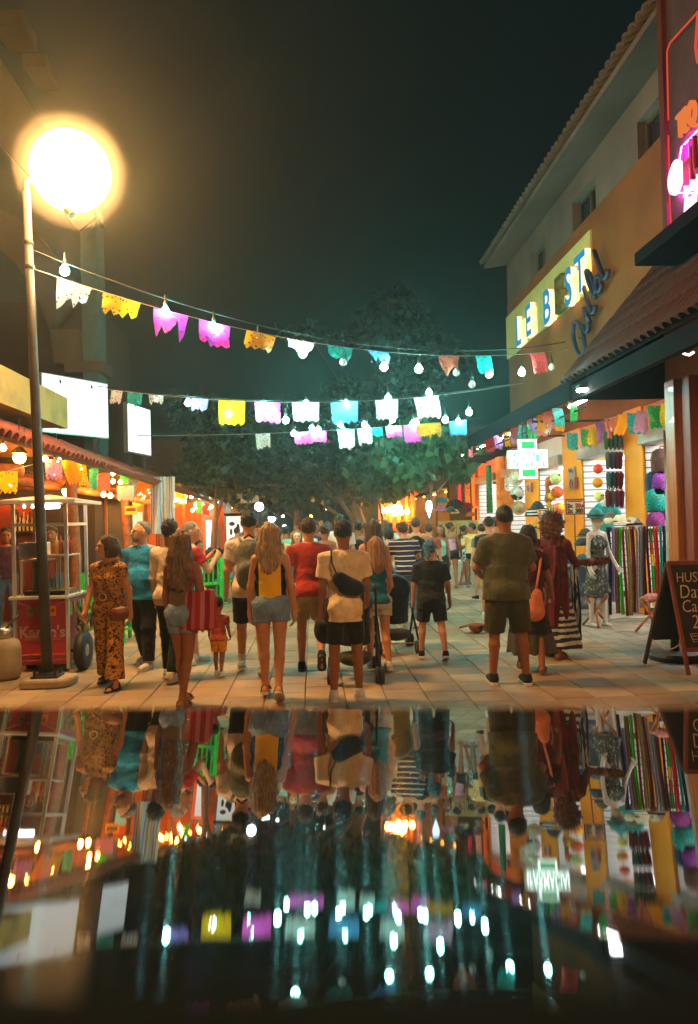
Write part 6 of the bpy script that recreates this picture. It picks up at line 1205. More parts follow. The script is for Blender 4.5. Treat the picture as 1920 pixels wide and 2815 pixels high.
for px, py, lab in ((560, 1640, 'round wooden restaurant table behind the green chairs'), (262, 1735, 'round wooden restaurant table behind the food cart')):
    g = gp(px, py) + Vector((-.2, .5, 0)); r = thing('table', g, lab, 'table', 'restaurant tables'); m = MB(); m.lathe([(.42, .70), (.43, .72), (.42, .74)], g, 24); m.build('table_top', M_DKWOOD, r); m = MB(); m.tube([g + Vector((0, 0, .03)), g + Vector((0, 0, .70))], .04, 8); m.build('column', M_BLKM, r); m = MB(); m.lathe([(.25, 0), (.25, .02), (.05, .04)], g, 16); m.build('foot', M_BLKM, r)
# ------------------------------------------------------------------ trees
random.seed(5)
def leaf_mat(name, c1, c2):
    m = bpy.data.materials.new(name); m.use_nodes = True; t = NT(m); b = t.n['Principled BSDF']; b.inputs['Roughness'].default_value = .45
    gi = t.add('ShaderNodeNewGeometry'); cr_ = t.add('ShaderNodeValToRGB'); e = cr_.color_ramp.elements; e[0].color = (*c1, 1); e[1].color = (*c2, 1); t.ln(gi.outputs['Random Per Island'], cr_.inputs[0]); t.ln(cr_.outputs[0], b.inputs['Base Color'])
    tl = t.add('ShaderNodeBsdfTranslucent'); t.ln(cr_.outputs[0], tl.inputs['Color']); mx = t.add('ShaderNodeMixShader'); mx.inputs[0].default_value = .3; t.ln(b.outputs[0], mx.inputs[1]); t.ln(tl.outputs[0], mx.inputs[2]); t.ln(mx.outputs[0], t.n['Material Output'].inputs['Surface']); return m
M_LEAF = leaf_mat('leaves_dark', (.005, .014, .006), (.016, .040, .014)); M_LEAF2 = leaf_mat('leaves_fresh', (.016, .045, .014), (.05, .11, .035)); M_BARK = mat('bark', srgb(110, 90, 70), rough=.9, var=.3, vscale=6, bump=.8, bscale=14, stretch=(2, 2, .4))
def leaves_np(centres, radii, n, size, g, droop=.3):
    w = np.array([r[0] * r[1] * r[2] for r in radii]); w = w / w.sum(); k = g.choice(len(centres), n, p=w); d = g.normal(size=(n, 3)); d /= np.linalg.norm(d, axis=1)[:, None]; rr = g.uniform(.25, 1.0, n) ** .5
    P = np.array(centres)[k] + d * rr[:, None] * np.array(radii)[k] * (1 + .18 * g.normal(size=(n, 1)))
    u = g.normal(size=(n, 3)); u[:, 2] -= droop * 2; u /= np.linalg.norm(u, axis=1)[:, None]; v = np.cross(u, g.normal(size=(n, 3))); v /= np.linalg.norm(v, axis=1)[:, None]; L = size * g.uniform(.45, 1.6, n)[:, None]; W_ = L * .34
    V = np.stack([P, P + u * L * .45 + v * W_, P + u * L, P + u * L * .45 - v * W_], 1).reshape(-1, 3); F = np.arange(4 * n).reshape(-1, 4); return V, F
def tree(base, trunk, crowns, n, size, label, lm=M_LEAF, seed=1, r0=.16, droop=.3):
    g = np.random.default_rng(seed); r = thing('tree', base, label, 'tree', 'street trees'); b = Vector(base); pts = [b + Vector(p) for p in trunk]; k = len(pts); m = MB(); m.tube(pts, [r0 * (1 - .6 * i / (k - 1)) for i in range(k)], 9); m.build('trunk', M_BARK, r, True)
    cs = [b + Vector(c[:3]) for c in crowns]; rad = [c[3:] for c in crowns]
    for c in cs:
        s_ = pts[g.integers(max(1, k - 3), k)]; mid = s_.lerp(c, .5) + Vector(g.normal(0, .15, 3)); m = MB(); m.tube([s_, mid, c], [r0 * .38, r0 * .25, r0 * .08], 6); m.build('limb', M_BARK, r, True)
    V, F = leaves_np([tuple(c) for c in cs], rad, n, size, g, droop); me = np_mesh('crown', [(V, F)]); me.polygons.foreach_set('use_smooth', np.zeros(len(F), bool)); link('crown', me, lm, r)
tree((1.8, 24, 0), [(0, 0, 0), (-.15, 0, 1.2), (-.45, .1, 2.3), (-.8, .1, 3.4)], [(-1.2, 0, 3.5, 1.3, 1.1, .7), (-3.2, .4, 3.4, 1.2, 1.0, .8), (.6, .3, 3.5, 1.1, 1.0, .7), (-2.2, 1.0, 4.8, 1.5, 1.3, .8), (.3, 1.0, 4.9, 1.2, 1.1, .8), (-4.6, .5, 4.3, 1.1, 1.0, .7), (-5.6, .5, 5.4, 1.0, .8, .6), (-.6, 1.2, 6.2, .9, .8, .4), (1.9, 1.0, 5.9, .9, .7, .5), (-2.2, -.6, 2.6, .9, .7, .5), (-.2, -.5, 2.7, .7, .6, .4), (-3.9, -.4, 2.9, .7, .6, .4)], 6200, .25, 'big dark leafy tree with a leaning trunk in the middle of the street', seed=2, r0=.24)
tree((3.6, 27, 0), [(0, 0, 0), (.05, 0, 3), (-.1, 0, 6), (-.35, 0, 8.4)], [(-.5, 0, 9.2, 1.1, 1.0, .9), (-1.5, .2, 8.6, .9, .8, .5), (.5, .1, 8.2, .9, .8, .8), (-3.6, .2, 8.6, 1.0, .6, .35), (1.6, .3, 7.6, .9, .8, .6), (0, 0, 6.8, 1.2, 1.0, .8)], 2600, .26, 'tall thin tree rising behind the bunting', seed=3, r0=.13)
tree((-3.3, 24.5, 0), [(0, 0, 0), (.1, 0, 1.6), (.2, .1, 3.2)], [(.2, 0, 4.0, 1.0, .9, .8), (.9, .1, 3.2, .8, .7, .6), (-.4, 0, 3.4, .7, .7, .6), (.6, .3, 4.8, .9, .8, .6), (1.4, .2, 4.1, .8, .7, .6)], 3200, .20, 'leafy tree rising behind the end of the restaurant roof', M_LEAF2, seed=4, r0=.14)
tree((3.05, 19.0, 0), [(0, 0, 0), (.02, 0, .9), (-.06, 0, 1.7), (.02, 0, 2.6), (-.1, 0, 3.4)], [(-.5, -.2, 3.0, .55, .5, .42), (.3, 0, 3.5, .6, .5, .4), (-.9, .1, 3.5, .6, .5, .4), (.75, .1, 3.0, .35, .35, .3), (-.2, 0, 4.0, .6, .5, .35)], 1300, .26, 'slim street tree with large hanging leaves in front of the far shop', M_LEAF2, seed=6, r0=.085, droop=.9)
tree((2.2, 21.5, 0), [(0, 0, 0), (-.08, 0, 1.0), (-.22, 0, 2.0), (-.38, 0, 2.9)], [(-.4, 0, 3.0, .6, .5, .4), (.1, 0, 2.6, .5, .5, .3), (-.8, 0, 3.3, .5, .5, .35)], 1000, .24, 'slender leaning tree with pale leaves by the orange bar', M_LEAF2, seed=8, r0=.07, droop=.5)
tree((-.8, 33, 0), [(0, 0, 0), (.1, 0, 1.8), (.2, 0, 3.6)], [(0, 0, 3.8, 2.2, 1.4, 1.4), (-2.6, .3, 4.2, 2.0, 1.2, 1.3), (1.8, .2, 4.0, 1.8, 1.2, 1.3), (0, 0, 5.8, 2.4, 1.4, 1.2), (-1.6, .0, 2.6, 1.2, 1, .6)], 5000, .30, 'far leafy tree closing the view up the street', seed=9, r0=.2)
# ------------------------------------------------------------------ far shops
random.seed(31)
M_FARW = mat('far_wall', srgb(96, 84, 70), rough=.9, var=.2)
def far_shop(x0, x1, y0, y1, h, lit, label, n, wall=M_FARW):
    r = thing('far_shop', ((x0 + x1) / 2, (y0 + y1) / 2, 0), label, 'shop', 'far shops'); right = x0 > 0; xf = x0 if right else x1; s_ = 1 if right else -1
    m = MB(); m.box((x0, y0, 2.9), (x1, y1, h)); m.build('upper_wall', wall, r); m = MB(); m.box((min(xf + s_ * 1.6, xf + s_ * 1.7), y0, 0), (max(xf + s_ * 1.6, xf + s_ * 1.7), y1, 2.9)); m.build('back_wall', wall, r)
    w = (y1 - y0) / n
    for i in range(n + 1): y = y0 + i * w; m = MB(); m.box((min(xf, xf + s_ * 1.6), y - .1, 0), (max(xf, xf + s_ * 1.6), y + .1, 2.9)); m.build('pier', wall, r)
    for i in range(n):
        y = y0 + i * w; m = MB(); m.box((min(xf + s_ * .3, xf + s_ * 1.2), y + .3, 2.78), (max(xf + s_ * .3, xf + s_ * 1.2), y + w - .3, 2.83)); m.build('ceiling_light', lit, r)
        m = MB(); m._add([(xf, y + .1, 2.95), (xf, y + w - .1, 2.95), (xf - s_ * .9, y + .1, 2.6), (xf - s_ * .9, y + w - .1, 2.6)], [(0, 1, 3, 2)]); m.build('shade', M_DARK, r)
        for q in range(3): m = MB(); yy = y + .3 + q * (w - .6) / 3; m.box((xf + s_ * 1.35 - .1, yy, .4), (xf + s_ * 1.35 + .1, yy + .4, 1.2 + .4 * random.random())); m.build('display', mat('disp_%d' % random.randrange(6), random.choice(list(PC.values())), rough=.6), r)
        if h > 4: 
            m = MB(); m.box((xf - s_ * .03 - .02, y + w * .3, 3.6), (xf - s_ * .03 + .02, y + w * .6, 4.6)); m.build('window', M_GLASS, r)
M_LO = emit('far_orange_light', srgb(255, 160, 60), 22.0); M_LW = emit('far_white_light', srgb(235, 255, 250), 26.0)
far_shop(5.2, 9, 28, 40, 5.2, M_LO, 'far orange lit shop on the right behind the slim trees', 4); far_shop(5.6, 9, 41, 56, 6.0, M_LW, 'farthest white lit shop on the right', 4)
far_shop(-9, -4.4, 29, 41, 5.0, M_LW, 'far white lit shop on the left beyond the restaurant', 4); far_shop(-9, -5.0, 42, 60, 6.4, M_LO, 'farthest orange lit shop on the left', 4)
# open white shop past the restaurant with a figure drawing on its wall
ws = thing('bright_kiosk', (-3.6, 27.6, 0), 'bright white kiosk with dark drawings at the end of the restaurant', 'kiosk'); Yk = 27.4
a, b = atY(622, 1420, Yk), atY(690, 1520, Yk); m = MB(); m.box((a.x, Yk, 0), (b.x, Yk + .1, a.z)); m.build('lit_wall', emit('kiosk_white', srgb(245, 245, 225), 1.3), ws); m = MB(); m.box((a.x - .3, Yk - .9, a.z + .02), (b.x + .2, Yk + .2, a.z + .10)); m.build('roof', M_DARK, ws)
for px, py, w, h_ in ((638, 1440, .22, .16), (636, 1462, .10, .26), (655, 1450, .12, .3), (648, 1480, .3, .12)): p = atY(px, py, Yk - .03); m = MB(); m.ball(p, .12, 8, 6, sx=w * 4, sy=.2, sz=h_ * 4); m.build('drawing', M_BLKM, ws, True)
a, b = atY(566, 1430, Yk - 2), atY(592, 1515, Yk - 2); dr = thing('lit_doorway', (a.x, Yk - 2, 0), 'glowing white doorway with salmon frame at the end of the orange wall', 'doorway'); m = MB(); m.box((a.x, Yk - 2, 0), (b.x, Yk - 1.95, a.z)); m.build('lit_opening', emit('door_white', srgb(255, 246, 236), 1.6), dr)
for x in (a.x - .09, b.x): m = MB(); m.box((x, Yk - 2.06, 0), (x + .09, Yk - 1.94, a.z + .1)); m.build('jamb', M_SALM, dr)
m = MB(); m.box((a.x, Yk - 2.06, a.z), (b.x, Yk - 1.94, a.z + .1)); m.build('head', M_SALM, dr)
# flag-like lit sign board and bright floodlight
a, b = atY(652, 1340, 25), atY(712, 1382, 25); sg = thing('double_sign', (b.x, 25, 0), 'pale double sign board on a pole past the restaurant roof', 'sign'); xm_ = (a.x + b.x) / 2
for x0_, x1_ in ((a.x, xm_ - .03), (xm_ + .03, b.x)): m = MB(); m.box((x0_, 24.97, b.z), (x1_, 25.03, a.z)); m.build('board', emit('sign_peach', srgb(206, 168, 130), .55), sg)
m = MB(); m.tube([(xm_, 25, 0), (xm_, 25, a.z + .8)], .035, 8); m.build('pole', M_BLKM, sg)
for px, py, Y, rr, col, lab in ((713, 1393, 28, .16, 'w', 'blinding white floodlight past the restaurant'), (748, 1425, 34, .16, 'w', 'white shop lamp deep on the left of the street'), (778, 1418, 40, .07, 'w', 'small white lamp dot beside the far tree'), (783, 1448, 36, .09, 'w', 'small white lamp dot just above the far crowd'), (855, 1420, 45, .10, 'o', 'small orange lamp above the far crowd'), (818, 1440, 45, .08, 'o', 'low orange lamp left of the far crowd'), (925, 1370, 40, .10, 'w', 'white lamp under the dark tree'), (898, 1398, 50, .08, 'w', 'tiny white street light under the dark tree'), (765, 1340, 30, .04, 'w', 'tiny star-like lamp among the dark leaves'), (1066, 1402, 27, .10, 'w', 'white lamp left of the orange bar')):
    c = atY(px, py, Y); r = thing('far_lamp', c, lab, 'lamp', 'far lamps'); m = MB(); m.ball(c, rr, 10, 8); m.build('globe_or_bloom', emit('far_lamp_' + col, srgb(230, 255, 250) if col == 'w' else srgb(255, 160, 60), 40.0 if col == 'w' else 26.0), r, True); m = MB(); m.tube([c - Vector((0, 0, rr)), Vector((c.x, c.y, 0))], .03, 6); m.build('post', M_BLKM, r)
# orange bar at the far right with lamps
ob = thing('orange_bar', (3.9, 26.5, 0), 'small orange lit bar with a pitched roof and round lamps', 'bar'); Yo = 26.0; a, b = atY(1050, 1362, Yo), atY(1140, 1480, Yo); m = MB(); m.box((a.x, Yo + 1.5, 0), (b.x, Yo + 1.6, a.z)); m.build('back_wall', M_ORIN, ob)
m = MB(); ap = atY(1105, 1318, Yo); m._add([(a.x - .2, Yo, a.z), (b.x + .2, Yo, a.z), (ap.x, Yo + .05, ap.z), (a.x - .2, Yo + 1.6, a.z), (b.x + .2, Yo + 1.6, a.z), (ap.x, Yo + 1.6, ap.z)], [(0, 1, 2), (0, 2, 5, 3), (1, 4, 5, 2)]); m.build('gable', M_ORIN, ob)
for px in (1052, 1075, 1098, 1120, 1138): p = atY(px, 1440, Yo); m = MB(); m.box((p.x - .05, Yo, 0), (p.x + .05, Yo + .1, a.z)); m.build('post', M_LOG, ob)
for i, (px, py) in enumerate(((1055, 1404), (1070, 1402), (1078, 1397), (1088, 1394), (1094, 1393), (1099, 1396), (1086, 1411), (1103, 1409), (1120, 1407))): c = atY(px, py, Yo - .1); m = MB(); m.ball(c, .085, 10, 8); m.build('round_lamp', M_BULBO, ob, True)
for px, tx in ((1104, '22'),): me = text_mesh(tx, .34, .02); me.transform(face_mat(atY(1118, 1425, Yo - .06), (1, 0, 0))); me.materials.clear(); me.materials.append(emit('bar_letters', srgb(255, 190, 40), 1.5)); link('lettering', me, None, ob)
# stall of fans on the right
fs = thing('fan_stall', (4.3, 19.6, 0), 'stall with folding fans and straw fringe in front of the far yellow shop', 'stall'); Ys = 19.6; a, b = atY(1205, 1430, Ys), atY(1330, 1560, Ys); m = MB(); m.box((a.x, Ys, .5), (b.x, Ys + .6, .55)); m.build('counter', M_CREAM, fs); m = MB(); m.box((a.x, Ys + .02, 0), (b.x, Ys + .08, .5)); m.build('front', mat('stall_white', srgb(180, 176, 166), rough=.8), fs)
for x in (a.x + .05, b.x - .05): m = MB(); m.box((x - .03, Ys + .5, .5), (x + .03, Ys + .56, a.z + .3)); m.build('post', M_DKWOOD, fs)
m = MB(); n_ = 44
for i in range(n_): x = a.x + (b.x - a.x) * i / n_; m.tube([(x, Ys - .02, a.z - .02), (x + random.uniform(-.02, .02), Ys - .05, a.z - .35 - random.uniform(0, .1))], .012, 4)
tag(m.build('straw_fringe', mat('straw', srgb(190, 160, 96), rough=.9), fs), kind='stuff')
for i, (px, py, rp, cc) in enumerate(((1216, 1382, 16, srgb(20, 130, 130)), (1212, 1405, 18, srgb(170, 110, 140)), (1252, 1398, 26, srgb(40, 36, 30)), (1285, 1398, 17, srgb(120, 30, 36)), (1295, 1420, 14, srgb(180, 90, 40)), (1252, 1412, 12, srgb(200, 170, 130)))):
    c = atY(px, py, Ys - .08 - .01 * i); rr = rp / FPX * Ys; m = MB(); n_ = 15; vs = [c] + [c + Vector((rr * math.cos(R(180 * j / n_)), -.015 if j % 2 else .015, rr * math.sin(R(180 * j / n_)))) for j in range(n_ + 1)]; m._add(vs, [(0, j + 1, j + 2) for j in range(n_)]); m.build('folding_fan', spots('fan_%d' % i, cc, tuple(x * .5 for x in cc), tuple(min(1, x * 1.6) for x in cc), 20), fs)
c = atY(1180, 1395, 18.6); r = thing('hanging_lantern', c, 'small white cone lantern hanging on the slim tree', 'lantern'); m = MB(); m.lathe([(.0001, -.28), (.09, 0), (.07, .14), (.04, .17)], c, 10); m.build('shade', emit('lantern_white', srgb(210, 235, 255), 4.0), r, True); m = MB(); m.tube([c + Vector((0, 0, .17)), c + Vector((0, 0, .5))], .006, 4); m.build('cord', M_CORD, r)
for tx, px, py in (('5', 1334, 1447),):
    c = atY(px, py, 18.5); r = thing('price_card', c, 'white card with a large red 5 on the far stall', 'sign'); F_ = face_mat(c, (1, 0, 0)); m = MB(); m.box((-.16, -.16, -.01), (.16, .16, 0), F_); m.build('card', M_WHT, r); me = text_mesh(tx, .34, .004, offset=.01); me.transform(F_ @ Matrix.Translation((0, 0, .006))); me.materials.clear(); me.materials.append(M_REDP); link('lettering', me, None, r); m = MB(); m.tube([c - Vector((0, 0, .16)), Vector((c.x, c.y, 0))], .015, 5); m.build('stake', M_STEEL, r)
# ------------------------------------------------------------------ the crowd
random.seed(77)
def side_panel(name, c1, c2, x0):
    if name in MATS: return MATS[name]
    m = mat(name, c1, rough=.85, var=.1, vscale=14, bump=.4, bscale=9, spec=.2); t = NT(m); b = t.n['Principled BSDF']; src = b.inputs['Base Color'].links[0].from_socket
    tc = t.add('ShaderNodeTexCoord'); sp_ = t.add('ShaderNodeSeparateXYZ'); t.ln(tc.outputs['Object'], sp_.inputs[0]); ab = t.add('ShaderNodeMath', operation='ABSOLUTE'); t.ln(sp_.outputs[0], ab.inputs[0]); gt = t.add('ShaderNodeMath', operation='GREATER_THAN'); gt.inputs[1].default_value = x0; t.ln(ab.outputs[0], gt.inputs[0])
    mx = t.add('ShaderNodeMixRGB'); t.ln(gt.outputs[0], mx.inputs[0]); t.ln(src, mx.inputs[1]); mx.inputs[2].default_value = (*c2, 1); t.ln(mx.outputs[0], b.inputs['Base Color']); return m
def held(name, root, label, cat, group=None):
    o = empty(name, root.location, root.rotation_euler.z, label, cat, group); o.scale = root.scale; return o
M_DENIM = cloth('denim_pale', srgb(116, 140, 172), var=.25); M_DENIMB = cloth('denim_blue', srgb(86, 108, 134), var=.25); M_BLK = cloth('cloth_black', (.018, .018, .02)); M_KHA = cloth('khaki', srgb(176, 152, 112)); M_BEI = cloth('beige_cotton', srgb(234, 208, 168)); M_OLV = cloth('olive_cotton', srgb(84, 84, 60)); M_OLV2 = cloth('olive_twill', srgb(66, 62, 44)); M_REDT = cloth('brick_red_cotton', srgb(168, 52, 34)); M_TURQ = cloth('turquoise_pique', srgb(44, 142, 194)); M_WHC = cloth('white_cotton', srgb(214, 196, 180)); M_DGR = cloth('dark_green_twill', srgb(40, 50, 40)); M_TEALC = cloth('teal_cotton', srgb(30, 96, 122)); M_TAN = cloth('tan_knit', srgb(118, 94, 70)); M_CRM = cloth('cream_cotton', srgb(226, 178, 112)); M_PNK = cloth('pink_lace', srgb(196, 140, 160), var=.3); M_OCH = cloth('ochre_cotton', srgb(232, 150, 34)); M_BLUEW = spots('bandana_blue', srgb(50, 96, 130), srgb(16, 30, 50), srgb(120, 160, 180), 26, distort=.1)
M_LEO = spots('leopard_print', srgb(176, 124, 62), srgb(30, 18, 10), srgb(96, 60, 28), 30, .30, .44, distort=.05); M_STR = bands('striped_navy', [(1.0, srgb(48, 44, 72)), (.26, srgb(214, 200, 176))], 12.5, 'Z', wobble=.02); M_LEATHB = mat('leather_brown', srgb(110, 54, 34), rough=.5, var=.2); M_NYL = cloth('nylon_black', (.015, .015, .017), rough=.6); M_GREYN = cloth('nylon_grey', srgb(104, 108, 100), rough=.7); M_GOLD = mat('gold_metal', (.8, .55, .2), rough=.3, metal=1.0); M_YELT = side_panel('yellow_top_black_sides', srgb(250, 188, 22), (.012, .012, .012), .112)
walk = lambda a=14, k=16: ((a, 5, 1), (-a, k, 1))
# 1 woman in leopard print jumpsuit
B = Body('f', w=1.06, legs=((15, 6, 6), (-11, 8, 7)), arms=((-10, 14, 12), (6, 12, 16)), head=(48, 0))
p = person((305, 1886), 1472, 196, 'woman in leopard print jumpsuit with black belt walking past the food cart', B, [('jumpsuit_top', B.top('tee', hem=.03, loose=1.1, sleeve=.50, seed=4), M_LEO), ('jumpsuit_trousers', B.bottom('pants', 1.92, 1.04, flare=.115, rise=.14), M_LEO), ('hair', B.hair('bob', vol=1.05), HR_BRN)], SK_TAN, ('sandal', M_SHB, M_RUB), face_detail=True, glasses=True)
m = MB(); m.lathe([(.150, -.03), (.155, 0), (.150, .03)], (0, 0, B.hz + .13), 24, sy=.80); b_ = m.build('belt', M_BLK, p, True); m = MB(); m.tube([(.045 * math.cos(a), .135, B.hz + .13 + .04 * math.sin(a)) for a in np.linspace(0, 6.283, 15)], .007, 6); m.build('buckle', M_GOLD, b_, True)
h_ = held('shoulder_bag', p, 'brown leather shoulder bag at the hip of the woman in leopard print', 'bag'); g = SDF(.012).cap((-.21, .08, B.hz - .06), (-.15, .13, B.hz - .07), .085, .08, q=.5, k=.02).cut((0, 0, B.hz + .02), (0, 0, 1)); link('pouch', g.mesh('pouch'), M_LEATHB, h_); m = MB(); m.tube([(-.2, .1, B.hz + .0), (-.05, .14, B.hz + .22), (.10, .10, B.sh - .05), (.14, 0, B.sh + .0), (.08, -.11, B.sh - .15), (-.12, -.12, B.hz + .15), (-.21, 0, B.hz)], .010, 5); m.build('strap', M_LEATHB, h_, True)
# 2 man in turquoise polo
B = Body('m', w=1.16, belly=.045, legs=((8, 4, 2), (-10, 10, 2)), arms=((0, 12, 14), (-4, 10, 12)), head=(38, -3))
p = person((398, 1836), 1434, 200, 'bearded man with spectacles in turquoise polo shirt and black trousers', B, [('polo_shirt', B.top('polo', hem=-.10, loose=1.08, seed=5), M_TURQ), ('trousers', B.bottom('pants', 1.95, 1.04), M_BLK), ('hair', B.hair('receding'), HR_GRY)], SK_LGT, ('sneaker', M_SHW, M_SOLEW), face_detail=True, glasses=True)
g = SDF(.009).ell((0, .045, -.075), (.055, .052, .045), k=.02).carve((0, .10, -.045), (.03, .03, .018)).cut((0, 0, -.045), (0, -.2, 1)); P, F = g.arrays(); link('beard', np_mesh('beard', [(B.hl(P), F)]), HR_GRY, p)
m = MB(); m.lathe([(.072, .0), (.085, -.035)], tuple(B.neck + np.array([0, .012, .012])), 16); m.build('collar', M_TURQ, p, True)
# 3 woman with striped tote, nearest at left
B = Body('f', w=.94, limb=.95, legs=((12, 6, -2), (-6, 12, -3)), arms=((2, 6, 16), (-2, 10, 14)), head=(-8, 4), h=.012)
p = person((508, 1938), 1460, 14, 'long haired woman in tan top and denim shorts carrying a striped tote', B, [('top', B.top('tank', hem=.02, loose=1.02, seed=6, strap=.055), M_TAN), ('denim_shorts', B.bottom('shorts', .45, 1.03), M_DENIM), ('hair', B.hair('long', .36, vol=1.05), HR_LBR)], SK_BRN, ('sandal', M_LEATH, M_LEATH))
h_ = held('tote_bag', p, 'large red and pink striped tote bag on the arm of the long haired woman', 'bag'); g = SDF(.014).flat((.20, -.04, B.hz - .16), (.18, -.03, B.hz + .22), .23, .15, q=.42, k=.02); g.noise = wob(.008, 24, 20, 8, 3); link('sack', g.mesh('sack'), bands('tote_stripes', [(1, srgb(178, 40, 48)), (.8, srgb(196, 120, 128)), (1, srgb(150, 28, 36)), (.7, srgb(188, 96, 104))], 5.5, 'X'), h_)
m = MB(); m.tube([(.10, -.06, B.hz + .20), (.15, -.04, B.sh - .08), (.17, 0, B.sh - .0), (.19, .03, B.sh - .1), (.24, -.02, B.hz + .20)], .010, 5); m.build('handle', cloth('tote_handle', srgb(170, 60, 60)), h_, True)
# 4 man in long white shirt
B = Body('m', legs=walk(8, 10), arms=((4, 8, 10), (0, 8, 12)), head=(0, 0)); person((476, 1868), 1430, 20, 'dark haired man in long white shirt and dark green trousers', B, [('shirt', B.top('long', hem=-.10, loose=1.08, seed=7), M_WHC), ('trousers', B.bottom('pants', 1.95, 1.04), M_DGR), ('hair', B.hair('short'), HR_BLK)], SK_BRN)
# 5 grey haired man in red with camera
B = Body('m', w=1.04, arms=((30, 14, 105, 35), (30, 14, 105, 35)), head=(20, -4)); p = person((530, 1826), 1434, 62, 'grey haired man in red shirt holding a camera', B, [('shirt', B.top('tee', hem=-.08, loose=1.1, seed=8), cloth('red_jersey', srgb(176, 44, 50))), ('shorts', B.bottom('shorts', .9, 1.08), M_BLK), ('hair', B.hair('buzz'), HR_GRY)], SK_LGT, face_detail=True)
h_ = held('camera', p, 'black camera in the hands of the grey haired man in red', 'camera'); w_ = (B.A[0][2] + B.A[1][2]) / 2 + (B.A[0][3] + B.A[1][3]) * .05; m = MB(); m.box(w_ + np.array([-.06, -.02, -.04]), w_ + np.array([.06, .03, .045])); m.build('camera_body', M_BLKM, h_, bevel=.008); m = MB(); m.tube([w_ + np.array([0, .03, 0]), w_ + np.array([0, .10, 0])], [.034, .038], 12); m.build('lens', M_BLKM, h_, True)
# 6 toddler
B = Body('m', kid=.95, legs=walk(10, 10), arms=((6, 14, 20), (4, 10, 20)), head=(10, 0)); person((604, 1857), 1640, 10, 'toddler in orange shorts walking beside the striped tote', B, [('shirt', B.top('tee', hem=-.02, loose=1.12), cloth('toddler_shirt', srgb(170, 74, 66))), ('shorts', B.bottom('shorts', .75, 1.2), M_OCH), ('hair', B.hair('bun'), HR_BLK)], SK_BRN, ('sneaker', M_SHW, M_SOLEW))
# 7 man with grey backpack
B = Body('m', w=1.10, legs=((14, 6, 2), (-12, 16, 2)), arms=((4, 12, 20), (-6, 12, 18)), feet=(None, 18)); p = person((694, 1850), 1404, -4, 'tall man in beige shirt with grey backpack and black shorts', B, [('shirt', B.top('tee', hem=-.10, loose=1.12, seed=9), M_WHC), ('shorts', B.bottom('shorts', .9, 1.1), M_BLK), ('hair', B.hair('short'), HR_BLK)], SK_TAN, ('sock_sneaker', M_SHBL, M_SOLEW))
h_ = held('backpack', p, 'grey nylon backpack worn by the tall man in beige', 'backpack'); g = SDF(.013).cap((0, -.19, B.sh - .12), (0, -.20, B.hz + .12), .13, .14, q=.62, k=.03).ell((0, -.27, B.hz + .2), (.11, .06, .10), k=.03); link('sack', g.mesh('sack'), M_GREYN, h_); m = MB(); m.tube([(-.05, -.20, B.sh + .02), (0, -.22, B.sh + .06), (.05, -.20, B.sh + .02)], .012, 6); m.build('grab_handle', M_BLK, h_, True)
for x in (-1, 1): m = MB(); m.tube([(x * .08, -.13, B.sh - .02), (x * .11, -.02, B.sh + .035), (x * .12, .12, B.sh - .12), (x * .14, .10, B.hz + .25), (x * .13, -.1, B.hz + .12)], .016, 6, ry=.008); m.build('strap', M_GREYN, h_, True)
# 8 woman in yellow
B = Body('f', w=1.0, legs=((9, 4, 0), (-4, 22, -1)), arms=((2, 10, 10), (-6, 11, 12)), feet=(None, 30), h=.012, limb=1.02); person((752, 1922), 1439, 2, 'woman with long ombre hair in yellow top and denim shorts', B, [('top', B.top('tank', hem=.02, loose=1.06, strap=.075, seed=10), M_YELT), ('denim_shorts', B.bottom('shorts', .40, 1.06, rise=.10), M_DENIM), ('hair', B.hair('long', .27, vol=1.1), hairmat('hair_ombre', (.20, .13, .07), (.55, .36, .17)))], SK_TAN, ('sandal', M_LEATH, M_SOLEW))
# 9 man in red T-shirt
B = Body('m', w=1.08, legs=((8, 4, 2), (-14, 40, 2)), arms=((-4, 12, 14), (6, 12, 16)), feet=(None, 45)); person((858, 1846), 1423, 0, 'man in brick red T-shirt and khaki shorts with one foot lifted', B, [('shirt', B.top('tee', hem=-.06, loose=1.10, seed=11), M_REDT), ('shorts', B.bottom('shorts', .78, 1.1), M_KHA), ('hair', B.hair('short', vol=1.03), HR_BRN)], SK_TAN, ('sneaker', M_SHB, M_RUB))
# 10 boy in beige T-shirt
B = Body('m', w=.92, legs=((3, 2, 3), (6, 4, 3)), arms=((4, 8, 10), (16, 9, 30, 0)), h=.011); p = person((955, 1926), 1428, 0, 'young man in beige T-shirt and black shorts with a black sling bag', B, [('shirt', B.top('tee', hem=-.16, loose=1.14, sleeve=.72, seed=12), M_BEI), ('shorts', B.bottom('shorts', .88, 1.12), M_BLK), ('hair', B.hair('short'), HR_BLK)], SK_BRN, ('sneaker', M_SHW, M_SOLEW))
h_ = held('sling_bag', p, 'black sling bag across the back of the young man in beige', 'bag'); g = SDF(.011).cap((-.05, -.185, B.hz + .26), (.11, -.185, B.hz + .17), .070, .066, q=.6, k=.02).ell((.05, -.19, B.hz + .17), (.115, .05, .07), k=.03); link('pouch', g.mesh('pouch'), M_NYL, h_); m = MB(); m.tube([(-.07, -.185, B.hz + .29), (-.12, -.165, B.sh - .10), (-.12, -.05, B.sh + .045), (-.09, .07, B.sh - .05), (.05, .13, B.hz + .2), (.15, .05, B.hz + .1), (.14, -.12, B.hz + .14)], .016, 6, ry=.006); m.build('strap', M_NYL, h_, True)
